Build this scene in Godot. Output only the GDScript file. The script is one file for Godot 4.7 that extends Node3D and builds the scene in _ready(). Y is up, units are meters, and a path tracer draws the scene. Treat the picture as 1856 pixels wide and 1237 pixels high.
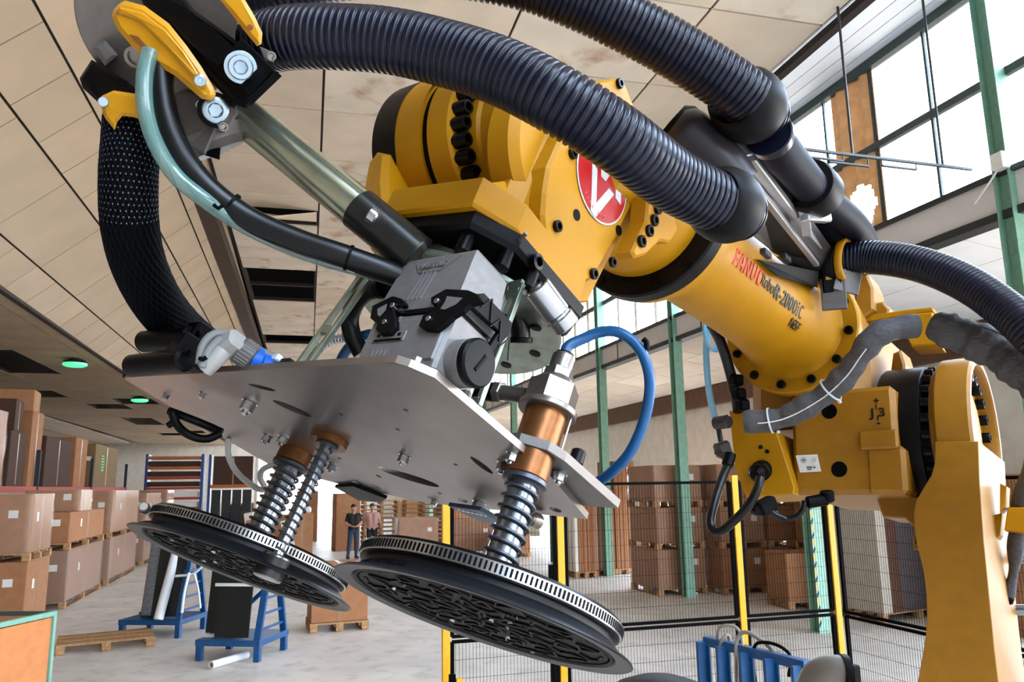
extends Node3D

func _ready() -> void:
	# camera: a phone held at 2.3 m, pitched up and turned right of the hall's long axis
	var cam := Camera3D.new()
	cam.name = "camera"
	cam.position = Vector3(0, 2.3, 0)
	cam.basis = Basis(Vector3.UP, deg_to_rad(-16.4)) * Basis(Vector3.RIGHT, deg_to_rad(10.45)) * Basis(Vector3(0, 0, 1), deg_to_rad(-0.9))
	cam.fov = rad_to_deg(2.0 * atan(618.5 / 1420.0))
	cam.near = 0.05
	cam.far = 300.0
	add_child(cam)
	# bright overcast sky, seen through the high windows and the gates
	var env := Environment.new()
	env.background_mode = Environment.BG_SKY
	var sm := ProceduralSkyMaterial.new()
	sm.sky_top_color = Color(0.80, 0.89, 1.0)
	sm.sky_horizon_color = Color(0.95, 0.97, 1.0)
	sm.ground_bottom_color = Color(0.55, 0.53, 0.50)
	sm.ground_horizon_color = Color(0.70, 0.69, 0.67)
	sm.sky_energy_multiplier = 1.0
	sm.sun_angle_max = 0.0
	var sky := Sky.new()
	sky.sky_material = sm
	env.sky = sky
	env.background_energy_multiplier = 1.0
	env.tonemap_mode = Environment.TONE_MAPPER_LINEAR
	env.tonemap_exposure = 24.0
	env.sdfgi_enabled = true
	env.ssao_enabled = true
	env.ssil_enabled = true
	var we := WorldEnvironment.new()
	we.name = "environment"
	we.environment = env
	add_child(we)
	build_all()

# ---------------------------------------------------------------- helpers
var sg := 1
var M := {}
var names := {}

func numbered(called: String) -> String:
	var n: int = names.get(called, 0)
	names[called] = n + 1
	return called if n == 0 else "%s_%03d" % [called, n]

func thing(called: String, label: String, category: String, at := Vector3.ZERO, group := "") -> Node3D:
	var o := Node3D.new()
	o.name = numbered(called)
	o.position = at
	add_child(o)
	tag(o, label, category, group)
	return o

func tag(o: Node, label: String, category: String, group := "") -> void:
	o.set_meta("label", label)
	o.set_meta("category", category)
	if group != "":
		o.set_meta("group", group)

# commits a SurfaceTool as one named mesh; shapes are laid out in world metres, so the child is set back by its parents' offset
func obj(called: String, st: SurfaceTool, m: Material, parent: Node = self, local := false) -> MeshInstance3D:
	st.generate_normals()
	var o := MeshInstance3D.new()
	o.mesh = st.commit()
	o.mesh.surface_set_material(0, m)
	o.name = numbered(called) if parent == self else called
	if parent is Node3D and parent != self and not local:
		var off := Vector3.ZERO
		var p := parent
		while p != self:
			off += (p as Node3D).position
			p = p.get_parent()
		o.position = -off
	parent.add_child(o, true)
	return o

func inst(called: String, mesh: Mesh, xf: Transform3D, parent: Node) -> MeshInstance3D:
	var o := MeshInstance3D.new()
	o.mesh = mesh
	o.name = called
	o.transform = xf
	parent.add_child(o, true)
	return o

func structure(o: Node, label := "") -> Node:
	o.set_meta("kind", "structure")
	if label != "":
		o.set_meta("label", label)
	return o

func dup(src: Node3D, at: Vector3, turn: float, label: String, group := "") -> Node3D:
	var base := String(src.name)
	var us := base.rfind("_")
	if us > 0 and base.substr(us + 1).is_valid_int():
		base = base.substr(0, us)
	var r: Node3D = src.duplicate()
	r.name = numbered(base)
	add_child(r)
	r.position = at
	r.rotation.y = turn
	r.set_meta("label", label)
	if group != "":
		r.set_meta("group", group)
	return r

func mb() -> SurfaceTool:
	var st := SurfaceTool.new()
	st.begin(Mesh.PRIMITIVE_TRIANGLES)
	return st

func flat(st: SurfaceTool) -> void:
	st.set_smooth_group(-1)

func smooth(st: SurfaceTool) -> void:
	sg += 1
	st.set_smooth_group(sg)

func tri(st: SurfaceTool, a: Vector3, b: Vector3, c: Vector3) -> void:   # a b c counter-clockwise seen from outside
	st.add_vertex(a); st.add_vertex(c); st.add_vertex(b)

func quad(st: SurfaceTool, a: Vector3, b: Vector3, c: Vector3, d: Vector3) -> void:
	tri(st, a, b, c); tri(st, a, c, d)

# chamfered box in frame x
func bx(st: SurfaceTool, x: Transform3D, size: Vector3, ch := 0.0) -> void:
	flat(st)
	var h := size * 0.5
	if ch <= 0.0:
		var v := []
		for i in 8:
			v.append(x * Vector3(h.x if i & 1 else -h.x, h.y if i & 2 else -h.y, h.z if i & 4 else -h.z))
		quad(st, v[1], v[3], v[7], v[5]); quad(st, v[0], v[4], v[6], v[2])
		quad(st, v[2], v[6], v[7], v[3]); quad(st, v[0], v[1], v[5], v[4])
		quad(st, v[4], v[5], v[7], v[6]); quad(st, v[0], v[2], v[3], v[1])
		return
	var c := minf(ch, minf(h.x, minf(h.y, h.z)) * 0.9)
	var s := [-1.0, 1.0]
	for ax in 3:
		var a1 := (ax + 1) % 3
		var a2 := (ax + 2) % 3
		for sx in s:
			var q := []
			for k in [[-1, -1], [1, -1], [1, 1], [-1, 1]]:
				var p := Vector3.ZERO
				p[ax] = h[ax] * sx
				p[a1] = (h[a1] - c) * k[0]
				p[a2] = (h[a2] - c) * k[1]
				q.append(x * p)
			if sx > 0: quad(st, q[0], q[1], q[2], q[3])
			else: quad(st, q[3], q[2], q[1], q[0])
		for s1 in s:
			for s2 in s:   # edge along ax between faces a1*s1 and a2*s2
				var e := []
				for k in [[-1, 0], [1, 0], [1, 1], [-1, 1]]:
					var p := Vector3.ZERO
					p[ax] = (h[ax] - c) * k[0]
					p[a1] = (h[a1] if k[1] == 0 else h[a1] - c) * s1
					p[a2] = (h[a2] - c if k[1] == 0 else h[a2]) * s2
					e.append(x * p)
				if s1 * s2 > 0: quad(st, e[0], e[1], e[2], e[3])
				else: quad(st, e[3], e[2], e[1], e[0])
	for sx in s:
		for sy in s:
			for sz in s:
				var p0 := x * Vector3(h.x * sx, (h.y - c) * sy, (h.z - c) * sz)
				var p1 := x * Vector3((h.x - c) * sx, h.y * sy, (h.z - c) * sz)
				var p2 := x * Vector3((h.x - c) * sx, (h.y - c) * sy, h.z * sz)
				if sx * sy * sz > 0: tri(st, p0, p1, p2)
				else: tri(st, p2, p1, p0)

func box(st: SurfaceTool, center: Vector3, size: Vector3, ch := 0.0, turn := 0.0) -> void:
	bx(st, Transform3D(Basis(Vector3.UP, turn), center), size, ch)

# box between two corners of a room
func span(st: SurfaceTool, lo: Vector3, hi: Vector3, ch := 0.0) -> void:
	box(st, (lo + hi) * 0.5, (hi - lo).abs(), ch)

func frame_on(at: Vector3, y_axis: Vector3, hint := Vector3.UP) -> Transform3D:
	var y := y_axis.normalized()
	if absf(y.dot(hint.normalized())) > 0.98:
		hint = Vector3.RIGHT
	var xx := hint.cross(y).normalized()
	var z := xx.cross(y)
	return Transform3D(Basis(xx, y, z), at)

# bar of rectangular section from a to b
func bar(st: SurfaceTool, a: Vector3, b: Vector3, w: float, d: float, ch := 0.0, hint := Vector3.UP) -> void:
	var f := frame_on((a + b) * 0.5, b - a, hint)
	bx(st, f, Vector3(w, a.distance_to(b), d), ch)

# turned shape: prof holds (radius, height) from low to high along axis
func lathe(st: SurfaceTool, f: Transform3D, prof: PackedVector2Array, seg := 32, arc := TAU) -> void:
	var last := Vector2.ZERO
	smooth(st)
	for i in prof.size() - 1:
		var d := prof[i + 1] - prof[i]
		if d.length() < 1e-7:
			continue
		d = d.normalized()
		if last != Vector2.ZERO and last.dot(d) < 0.82:
			smooth(st)
		last = d
		for k in seg:
			var t0 := arc * k / seg
			var t1 := arc * (k + 1) / seg
			var c0 := Vector3(cos(t0), 0, -sin(t0))
			var c1 := Vector3(cos(t1), 0, -sin(t1))
			var a := f * (c0 * prof[i].x + Vector3(0, prof[i].y, 0))
			var b := f * (c1 * prof[i].x + Vector3(0, prof[i].y, 0))
			var c := f * (c1 * prof[i + 1].x + Vector3(0, prof[i + 1].y, 0))
			var e := f * (c0 * prof[i + 1].x + Vector3(0, prof[i + 1].y, 0))
			if prof[i].x > 1e-6: tri(st, a, b, c)
			if prof[i + 1].x > 1e-6: tri(st, a, c, e)

func rod(st: SurfaceTool, a: Vector3, b: Vector3, r: float, seg := 24, ch := 0.0) -> void:
	var l := a.distance_to(b)
	var p := PackedVector2Array([Vector2(0, 0), Vector2(r - ch, 0)])
	if ch > 0.0: p.append(Vector2(r, ch)); p.append(Vector2(r, l - ch))
	else: p.append(Vector2(r, l))
	p.append(Vector2(r - ch, l)); p.append(Vector2(0, l))
	lathe(st, frame_on(a, b - a), p, seg)

# smooth curve through points, resampled every step metres
func curve(pts: PackedVector3Array, step := 0.01) -> PackedVector3Array:
	var c := smooth_path(pts, step)
	var n := maxi(2, int(c.get_baked_length() / step))
	var out := PackedVector3Array()
	for i in n + 1: out.append(c.sample_baked(c.get_baked_length() * i / n, true))
	return out

func smooth_path(pts: PackedVector3Array, step: float) -> Curve3D:
	var c := Curve3D.new()
	c.bake_interval = step
	var n := pts.size()
	for i in n:
		var t := (pts[mini(i + 1, n - 1)] - pts[maxi(i - 1, 0)]) * 0.5
		var li := pts[i].distance_to(pts[maxi(i - 1, 0)])
		var lo := pts[i].distance_to(pts[mini(i + 1, n - 1)])
		var tl := maxf(t.length(), 1e-6)
		c.add_point(pts[i], -t / tl * li * 0.33, t / tl * lo * 0.33)
	return c

# tube along a path; radii: one radius per path point (or a single one)
func tube(st: SurfaceTool, path: PackedVector3Array, radii: PackedFloat32Array, seg := 12, caps := true, flatten := 1.0) -> void:
	smooth(st)
	var n := path.size()
	var t := (path[1] - path[0]).normalized()
	var side := t.cross(Vector3.UP if absf(t.y) < 0.9 else Vector3.RIGHT).normalized()
	var prev := PackedVector3Array()
	for i in n:
		var nt := (path[mini(i + 1, n - 1)] - path[maxi(i - 1, 0)]).normalized()
		var ax := t.cross(nt)
		if ax.length() > 1e-6:
			side = side.rotated(ax.normalized(), t.angle_to(nt))
		t = nt
		side = (side - t * side.dot(t)).normalized()
		var up := side.cross(t)
		var r := radii[mini(i, radii.size() - 1)]
		var ring := PackedVector3Array()
		for k in seg:
			var an := TAU * k / seg
			ring.append(path[i] + side * cos(an) * r + up * sin(an) * r * flatten)
		if i > 0:
			for k in seg:
				var k2 := (k + 1) % seg
				quad(st, prev[k2], prev[k], ring[k], ring[k2])
		elif caps:
			smooth(st)
			for k in seg: tri(st, path[0], ring[k], ring[(k + 1) % seg])
			smooth(st)
		prev = ring
	if caps:
		smooth(st)
		for k in seg: tri(st, path[n - 1], prev[(k + 1) % seg], prev[k])

# corrugated conduit: square-shouldered rings along the path
func conduit(st: SurfaceTool, pts: PackedVector3Array, r: float, pitch := 0.0088, deep := 0.0035, seg := 36) -> void:
	var c := smooth_path(pts, 0.01)
	var n := int(c.get_baked_length() / pitch) * 8
	var fine := PackedVector3Array()
	var radii := PackedFloat32Array()
	var shape := [0.0, 0.62, 1.0, 1.0, 1.0, 1.0, 1.0, 0.62]
	for i in n:
		fine.append(c.sample_baked(c.get_baked_length() * i / (n - 1), true))
		radii.append(r - deep + deep * shape[i % 8])
	tube(st, fine, radii, seg)

func helix(f: Transform3D, r: float, h0: float, h1: float, turns: float, per := 20) -> PackedVector3Array:
	var p := PackedVector3Array()
	var n := int(turns * per)
	for i in n + 1:
		var a := TAU * turns * i / n
		p.append(f * Vector3(cos(a) * r, lerpf(h0, h1, float(i) / n), sin(a) * r))
	return p

# plane polygon (any winding) pushed out by e; front edge chamfered by bev
func slab(st: SurfaceTool, pts: PackedVector3Array, e: Vector3, bev := 0.0, round_sides := false) -> void:
	var n := pts.size()
	var nrm := Vector3.ZERO
	for i in n:
		nrm += (pts[i] - pts[0]).cross(pts[(i + 1) % n] - pts[0])
	nrm = nrm.normalized()
	var p := pts.duplicate()
	if nrm.dot(e) > 0:      # make the polygon counter-clockwise seen from the front (opposite e)
		p.reverse()
		nrm = -nrm
	var bx_ := (p[1] - p[0]).normalized()
	var by_ := nrm.cross(bx_)
	var flat2 := PackedVector2Array()
	for q in p:
		flat2.append(Vector2((q - p[0]).dot(bx_), (q - p[0]).dot(by_)))
	var idx := Geometry2D.triangulate_polygon(flat2)
	var front := PackedVector3Array()
	var el := e.normalized()
	for i in n:
		if bev <= 0.0:
			front.append(p[i])
			continue
		var d0 := (flat2[i] - flat2[(i + n - 1) % n]).normalized()
		var d1 := (flat2[(i + 1) % n] - flat2[i]).normalized()
		var m := (Vector2(-d0.y, d0.x) + Vector2(-d1.y, d1.x))
		m = m / maxf(0.5, m.length_squared() * 0.5)
		front.append(p[i] + (bx_ * m.x + by_ * m.y) * bev)
	flat(st)
	for i in range(0, idx.size(), 3):
		var a := front[idx[i]]
		var b := front[idx[i + 1]]
		var c := front[idx[i + 2]]
		if (b - a).cross(c - a).dot(nrm) < 0:
			var sw := b
			b = c
			c = sw
		tri(st, a, b, c)
		var ba := p[idx[i]] + e
		var bb := p[idx[i + 1]] + e
		var bc := p[idx[i + 2]] + e
		if (bb - ba).cross(bc - ba).dot(nrm) < 0: tri(st, ba, bb, bc)
		else: tri(st, ba, bc, bb)
	var side_from := el * bev
	if bev > 0.0:
		if round_sides: smooth(st)
		for i in n:
			var k := (i + 1) % n
			quad(st, front[i], p[i] + side_from, p[k] + side_from, front[k])
	if round_sides: smooth(st)
	else: flat(st)
	for i in n:
		var k := (i + 1) % n
		quad(st, p[i] + side_from, p[i] + e, p[k] + e, p[k] + side_from)

# outline with holes (2D, metres) in frame f (x right, z down the sheet, y thickness)
func plate_holes(st: SurfaceTool, f: Transform3D, outline: PackedVector2Array, holes: Array, th: float) -> void:
	# dense rim points, Delaunay triangles, those outside the sheet or inside a hole dropped
	var poly := PackedVector2Array()
	for lp in [outline] + holes:
		var m: int = lp.size()
		for i in m:
			var a: Vector2 = lp[i]
			var b: Vector2 = lp[(i + 1) % m]
			var k := maxi(1, int(a.distance_to(b) / 0.004))
			for q in k: poly.append(a.lerp(b, float(q) / k))
	var all := Geometry2D.triangulate_delaunay(poly)
	var idx := PackedInt32Array()
	for i in range(0, all.size(), 3):
		var c := (poly[all[i]] + poly[all[i + 1]] + poly[all[i + 2]]) / 3.0
		var keep := Geometry2D.is_point_in_polygon(c, outline)
		for h in holes:
			if Geometry2D.is_point_in_polygon(c, h): keep = false
		if keep: idx.append_array(all.slice(i, i + 3))
	flat(st)
	for s in [0, 1]:
		for i in range(0, idx.size(), 3):
			var v := []
			for k in 3:
				var q := poly[idx[i + k]]
				v.append(f * Vector3(q.x, th * s, q.y))
			var up: bool = (v[1] - v[0]).cross(v[2] - v[0]).dot(f.basis.y) > 0
			if up == (s == 1): tri(st, v[0], v[1], v[2])
			else: tri(st, v[0], v[2], v[1])
	for lp in [outline] + holes:
		var cw := Geometry2D.is_polygon_clockwise(lp)
		var hole: bool = lp != outline
		smooth(st) if hole else flat(st)
		for i in lp.size():
			var a: Vector2 = lp[i]
			var b: Vector2 = lp[(i + 1) % lp.size()]
			var a0 := f * Vector3(a.x, 0, a.y)
			var b0 := f * Vector3(b.x, 0, b.y)
			var a1 := f * Vector3(a.x, th, a.y)
			var b1 := f * Vector3(b.x, th, b.y)
			if cw != hole: quad(st, a0, b0, b1, a1)
			else: quad(st, b0, a0, a1, b1)

func oval(c: Vector2, rx: float, ry: float, n := 24, turn := 0.0) -> PackedVector2Array:
	var p := PackedVector2Array()
	for i in n:
		var a := TAU * i / n
		p.append(c + Vector2(cos(a) * rx, sin(a) * ry).rotated(turn))
	return p

# cap screw: head of radius r and height h along axis, with a hexagon socket
func cap_screw(st: SurfaceTool, at: Vector3, axis: Vector3, r: float, h: float, seg := 20) -> void:
	var f := frame_on(at, axis)
	lathe(st, f, PackedVector2Array([Vector2(r, 0), Vector2(r, h * 0.88), Vector2(r * 0.9, h), Vector2(r * 0.58, h)]), seg)
	lathe(st, f, PackedVector2Array([Vector2(r * 0.58, h), Vector2(r * 0.5, h * 0.45), Vector2(0, h * 0.4)]), 6)

# hexagon prism with turned corners
func hex(st: SurfaceTool, at: Vector3, axis: Vector3, across: float, h: float) -> void:
	var f := frame_on(at, axis)
	var r := across / sqrt(3.0)
	flat(st)
	var ch := across * 0.07
	for k in 6:
		var p := []
		for q in [[r - ch, 0.0], [r, ch * 0.6], [r, h - ch * 0.6], [r - ch, h]]:
			for kk in 2:
				var a := TAU * (k + kk) / 6.0
				p.append(f * Vector3(cos(a) * q[0], q[1], -sin(a) * q[0]))
		quad(st, p[0], p[1], p[3], p[2]); quad(st, p[2], p[3], p[5], p[4]); quad(st, p[4], p[5], p[7], p[6])
		tri(st, f * Vector3(0, h, 0), p[6], p[7]); tri(st, f.origin, p[1], p[0])

# nut on a stud: washer, hexagon, thread end pointing along axis
func nut(st: SurfaceTool, at: Vector3, axis: Vector3, s := 0.017) -> void:
	var y := axis.normalized()
	rod(st, at, at + y * 0.002, s * 0.72, 20)
	hex(st, at + y * 0.002, y, s, s * 0.8)
	rod(st, at + y * s * 0.8, at + y * s * 1.25, s * 0.29, 14, 0.001)

# lettering: solid text centred at f.origin, running along f.x with f.y up, proud along f.z
func text_arrays(text: String, size: float, font: SystemFont, depth := 0.002) -> Array:
	var t := TextMesh.new()
	t.text = text
	t.font = font
	t.font_size = 64
	t.pixel_size = size / 64.0
	t.depth = depth
	t.curve_step = 1.5
	return t.get_mesh_arrays() if t.get_surface_count() > 0 else []

func letter(called: String, text: String, f: Transform3D, size: float, m: Material, parent: Node, bold := true, depth := 0.002, bend := 0.0, left := false) -> MeshInstance3D:
	var fo := SystemFont.new()
	fo.font_names = PackedStringArray(["Droid Sans"])
	fo.font_weight = 700 if bold else 400
	var ar := text_arrays(text, size, fo, depth)
	var st := mb()
	flat(st)
	if ar.size() > 0:
		var v: PackedVector3Array = ar[Mesh.ARRAY_VERTEX]
		var ix: PackedInt32Array = ar[Mesh.ARRAY_INDEX] if ar[Mesh.ARRAY_INDEX] != null else PackedInt32Array(range(v.size()))
		var x0 := 1e9
		for q in v: x0 = minf(x0, q.x)
		for i in range(0, ix.size(), 3):
			for k in 3:
				var q := v[ix[i + k]]
				if left: q.x -= x0
				if bend > 0.0:   # wrapped about an axis that runs along f.x, bend metres behind the letters
					var an := q.y / bend
					q = Vector3(q.x, sin(an) * (bend + q.z), cos(an) * (bend + q.z) - bend)
				st.add_vertex(f * q)
	return obj(called, st, m, parent)

func letter_frame(o: Vector3, along: Vector3, out: Vector3) -> Transform3D:
	var z := out.normalized()
	var x := (along - z * along.dot(z)).normalized()
	return Transform3D(Basis(x, z.cross(x), z), o)

# ---------------------------------------------------------------- materials
func noise_tex(seed_: int, freq: float, lo: Color, hi: Color, mid := -1.0, size := 512, oct := 4, type := FastNoiseLite.TYPE_SIMPLEX_SMOOTH) -> NoiseTexture2D:
	var n := FastNoiseLite.new()
	n.seed = seed_
	n.noise_type = type
	n.frequency = freq
	n.fractal_octaves = oct
	var t := NoiseTexture2D.new()
	t.width = size; t.height = size
	t.seamless = true
	t.noise = n
	var g := Gradient.new()
	g.set_color(0, lo); g.set_color(1, hi)
	if mid > 0.0: g.set_offset(0, mid)
	t.color_ramp = g
	return t

func mat(key: String, c: Color, rough: float, metal := 0.0, vary := 0.0, scale := 1.0, extra := {}) -> StandardMaterial3D:
	var m := StandardMaterial3D.new()
	m.albedo_color = c
	m.roughness = rough
	m.metallic = metal
	if extra.has("spec"): m.metallic_specular = extra.spec
	if vary > 0.0:
		m.albedo_texture = noise_tex(hash(key) % 9999, extra.get("freq", 0.02), Color.from_hsv(0, 0, 1.0 - vary), Color.WHITE, -1.0, 256, 5)
		m.uv1_triplanar = true
		m.uv1_world_triplanar = extra.get("world", false)
		m.uv1_scale = Vector3.ONE * scale
	if extra.has("coat"):
		m.clearcoat_enabled = true
		m.clearcoat = extra.coat
		m.clearcoat_roughness = extra.get("coat_rough", 0.1)
	if extra.has("bump"):
		m.heightmap_enabled = true
		m.heightmap_texture = noise_tex(hash(key) % 7777 + 1, extra.get("bump_freq", 0.08), Color.BLACK, Color.WHITE, -1.0, 256, 4)
		m.heightmap_scale = extra.bump
		m.uv1_triplanar = true
		m.uv1_scale = Vector3.ONE * scale
	m.resource_name = key
	M[key] = m
	return m

func build_all() -> void:
	make_materials()
	robot_materials()
	tool_materials()
	hose_materials()
	build_hall()
	build_goods()
	build_fence()
	build_lamps()
	build_people()
	build_robot()
	build_gripper()
	build_dress()
func make_materials() -> void:
	mat("panel", Color(0.80, 0.745, 0.68), 0.85, 0.0, 0.10, 0.4, {"freq": 0.012})
	var stain := noise_tex(41, 0.006, Color(0.62, 0.42, 0.26, 0.0), Color(0.62, 0.42, 0.26, 0.75), 0.62, 512, 5)
	for v in 3:
		var p := mat("panel_%d" % v, [Color(0.88, 0.81, 0.72), Color(0.86, 0.785, 0.69), Color(0.90, 0.84, 0.76)][v], 0.8, 0.0, 0.08, 0.35, {"freq": 0.01})
		p.uv1_world_triplanar = true
		if v == 2:
			p.detail_enabled = true
			p.detail_albedo = stain
			p.detail_blend_mode = BaseMaterial3D.BLEND_MODE_MIX
			p.detail_uv_layer = BaseMaterial3D.DETAIL_UV_1
	for v in 2: mat("panel_tan_%d" % v, [Color(0.71, 0.625, 0.525), Color(0.68, 0.60, 0.50)][v], 0.8, 0.0, 0.08, 0.35, {"freq": 0.01, "world": true})
	mat("panel_cool", Color(0.88, 0.87, 0.86), 0.8, 0.0, 0.05, 0.3)
	mat("seam", Color(0.17, 0.13, 0.10), 0.9)
	mat("beam", Color(0.30, 0.21, 0.14), 0.8, 0.0, 0.3, 1.0)
	mat("brown_beam", Color(0.42, 0.29, 0.19), 0.8, 0.0, 0.2, 1.0)
	mat("void", Color(0.05, 0.045, 0.04), 0.95)
	mat("wall", Color(0.88, 0.85, 0.80), 0.9, 0.0, 0.08, 0.5)
	var sf := mat("soffit", Color(0.92, 0.93, 0.94), 0.6)
	sf.backlight_enabled = true
	sf.backlight = Color(0.30, 0.32, 0.34)
	var fl := mat("floor", Color(0.86, 0.825, 0.785), 0.5, 0.0, 0.14, 0.22, {"freq": 0.012, "world": true})
	fl.detail_enabled = true
	fl.detail_albedo = noise_tex(77, 0.02, Color(0.45, 0.42, 0.38, 0.0), Color(0.50, 0.46, 0.41, 0.45), 0.55, 512, 6)
	fl.detail_uv_layer = BaseMaterial3D.DETAIL_UV_1
	mat("green", Color(0.50, 0.68, 0.59), 0.5, 0.0, 0.12, 1.5)
	mat("green_dark", Color(0.27, 0.32, 0.31), 0.55, 0.0, 0.15, 1.5)
	mat("steel_dark", Color(0.22, 0.23, 0.23), 0.5, 0.5)
	var sheet := mat("sheet", Color(0.88, 0.80, 0.68), 0.7, 0.0, 0.15, 0.6)
	sheet.backlight_enabled = true
	sheet.backlight = Color(0.42, 0.36, 0.27)
	var sh2 := mat("sheet_orange", Color(0.80, 0.66, 0.50), 0.7, 0.0, 0.2, 0.8)
	sh2.backlight_enabled = true
	sh2.backlight = Color(0.36, 0.27, 0.17)
	var glass := mat("glass", Color(0.93, 0.97, 1.0, 0.06), 0.02)
	glass.transparency = BaseMaterial3D.TRANSPARENCY_ALPHA
	mat("wood", Color(0.70, 0.50, 0.32), 0.85, 0.0, 0.3, 2.0)
	mat("wood_pale", Color(0.78, 0.60, 0.41), 0.85, 0.0, 0.3, 2.0)
	mat("carton_0", Color(0.65, 0.445, 0.295), 0.85, 0.0, 0.1, 0.7)
	mat("carton_1", Color(0.62, 0.42, 0.275), 0.85, 0.0, 0.1, 0.7)
	mat("carton_2", Color(0.66, 0.46, 0.31), 0.8, 0.0, 0.1, 0.7)
	mat("carton_pink", Color(0.60, 0.42, 0.305), 0.7, 0.0, 0.14, 3.0, {"freq": 0.05})
	mat("carton_olive", Color(0.50, 0.40, 0.26), 0.85, 0.0, 0.1, 0.7)
	mat("carton_dark", Color(0.27, 0.17, 0.12), 0.85, 0.0, 0.1, 0.7)
	mat("tape", Color(0.58, 0.43, 0.29), 0.3)
	var film := mat("film", Color(0.80, 0.78, 0.75, 0.10), 0.25)
	film.metallic_specular = 0.3
	film.transparency = BaseMaterial3D.TRANSPARENCY_ALPHA
	mat("paper", Color(0.88, 0.87, 0.84), 0.7)
	mat("ink", Color(0.03, 0.03, 0.035), 0.6)
	mat("white_plastic", Color(0.85, 0.86, 0.87), 0.35)
	mat("rack_red", Color(0.66, 0.22, 0.13), 0.5, 0.0, 0.1, 1.0)
	mat("rack_orange", Color(0.74, 0.40, 0.20), 0.5, 0.0, 0.1, 1.0)
	mat("rack_blue", Color(0.10, 0.25, 0.48), 0.5)
	mat("trolley_blue", Color(0.02, 0.30, 0.51), 0.45, 0.0, 0.15, 2.0)
	mat("dark_glass", Color(0.03, 0.06, 0.06), 0.45, 0.0)
	mat("black", Color(0.015, 0.015, 0.017), 0.5, 0.0, 0.0, 1.0, {"spec": 0.2})
	mat("fence_yellow", Color(0.93, 0.66, 0.03), 0.4, 0.0, 0.06, 2.0)
	mat("fence_black", Color(0.014, 0.014, 0.016), 0.6, 0.0, 0.0, 1.0, {"spec": 0.15})
	mat("orange_board", Color(0.80, 0.50, 0.28), 0.75, 0.0, 0.12, 1.5)
	mat("grey_stack", Color(0.36, 0.32, 0.33), 0.7, 0.0, 0.15, 1.0)
	mat("cream_stack", Color(0.76, 0.72, 0.66), 0.7, 0.0, 0.1, 1.0)
	mat("brown_stack", Color(0.40, 0.26, 0.19), 0.8, 0.0, 0.3, 4.0)

# ---------------------------------------------------------------- the hall
func ceiling_sheet(piece_parent: Node3D, a: Vector3, du: Vector3, dv: Vector3, mesh_thick: Vector3, m: Material, gap := 0.022) -> void:
	var st := mb()
	var u := du.normalized() * gap * 0.5
	var v := dv.normalized() * gap * 0.5
	slab(st, PackedVector3Array([a + u + v, a + du - u + v, a + du + dv - u - v, a + dv + u - v]), mesh_thick)
	obj("panel", st, m, piece_parent)

const SKY0 := 2.6
const SKY1 := 11.5   # rooflight behind the photographer

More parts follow.
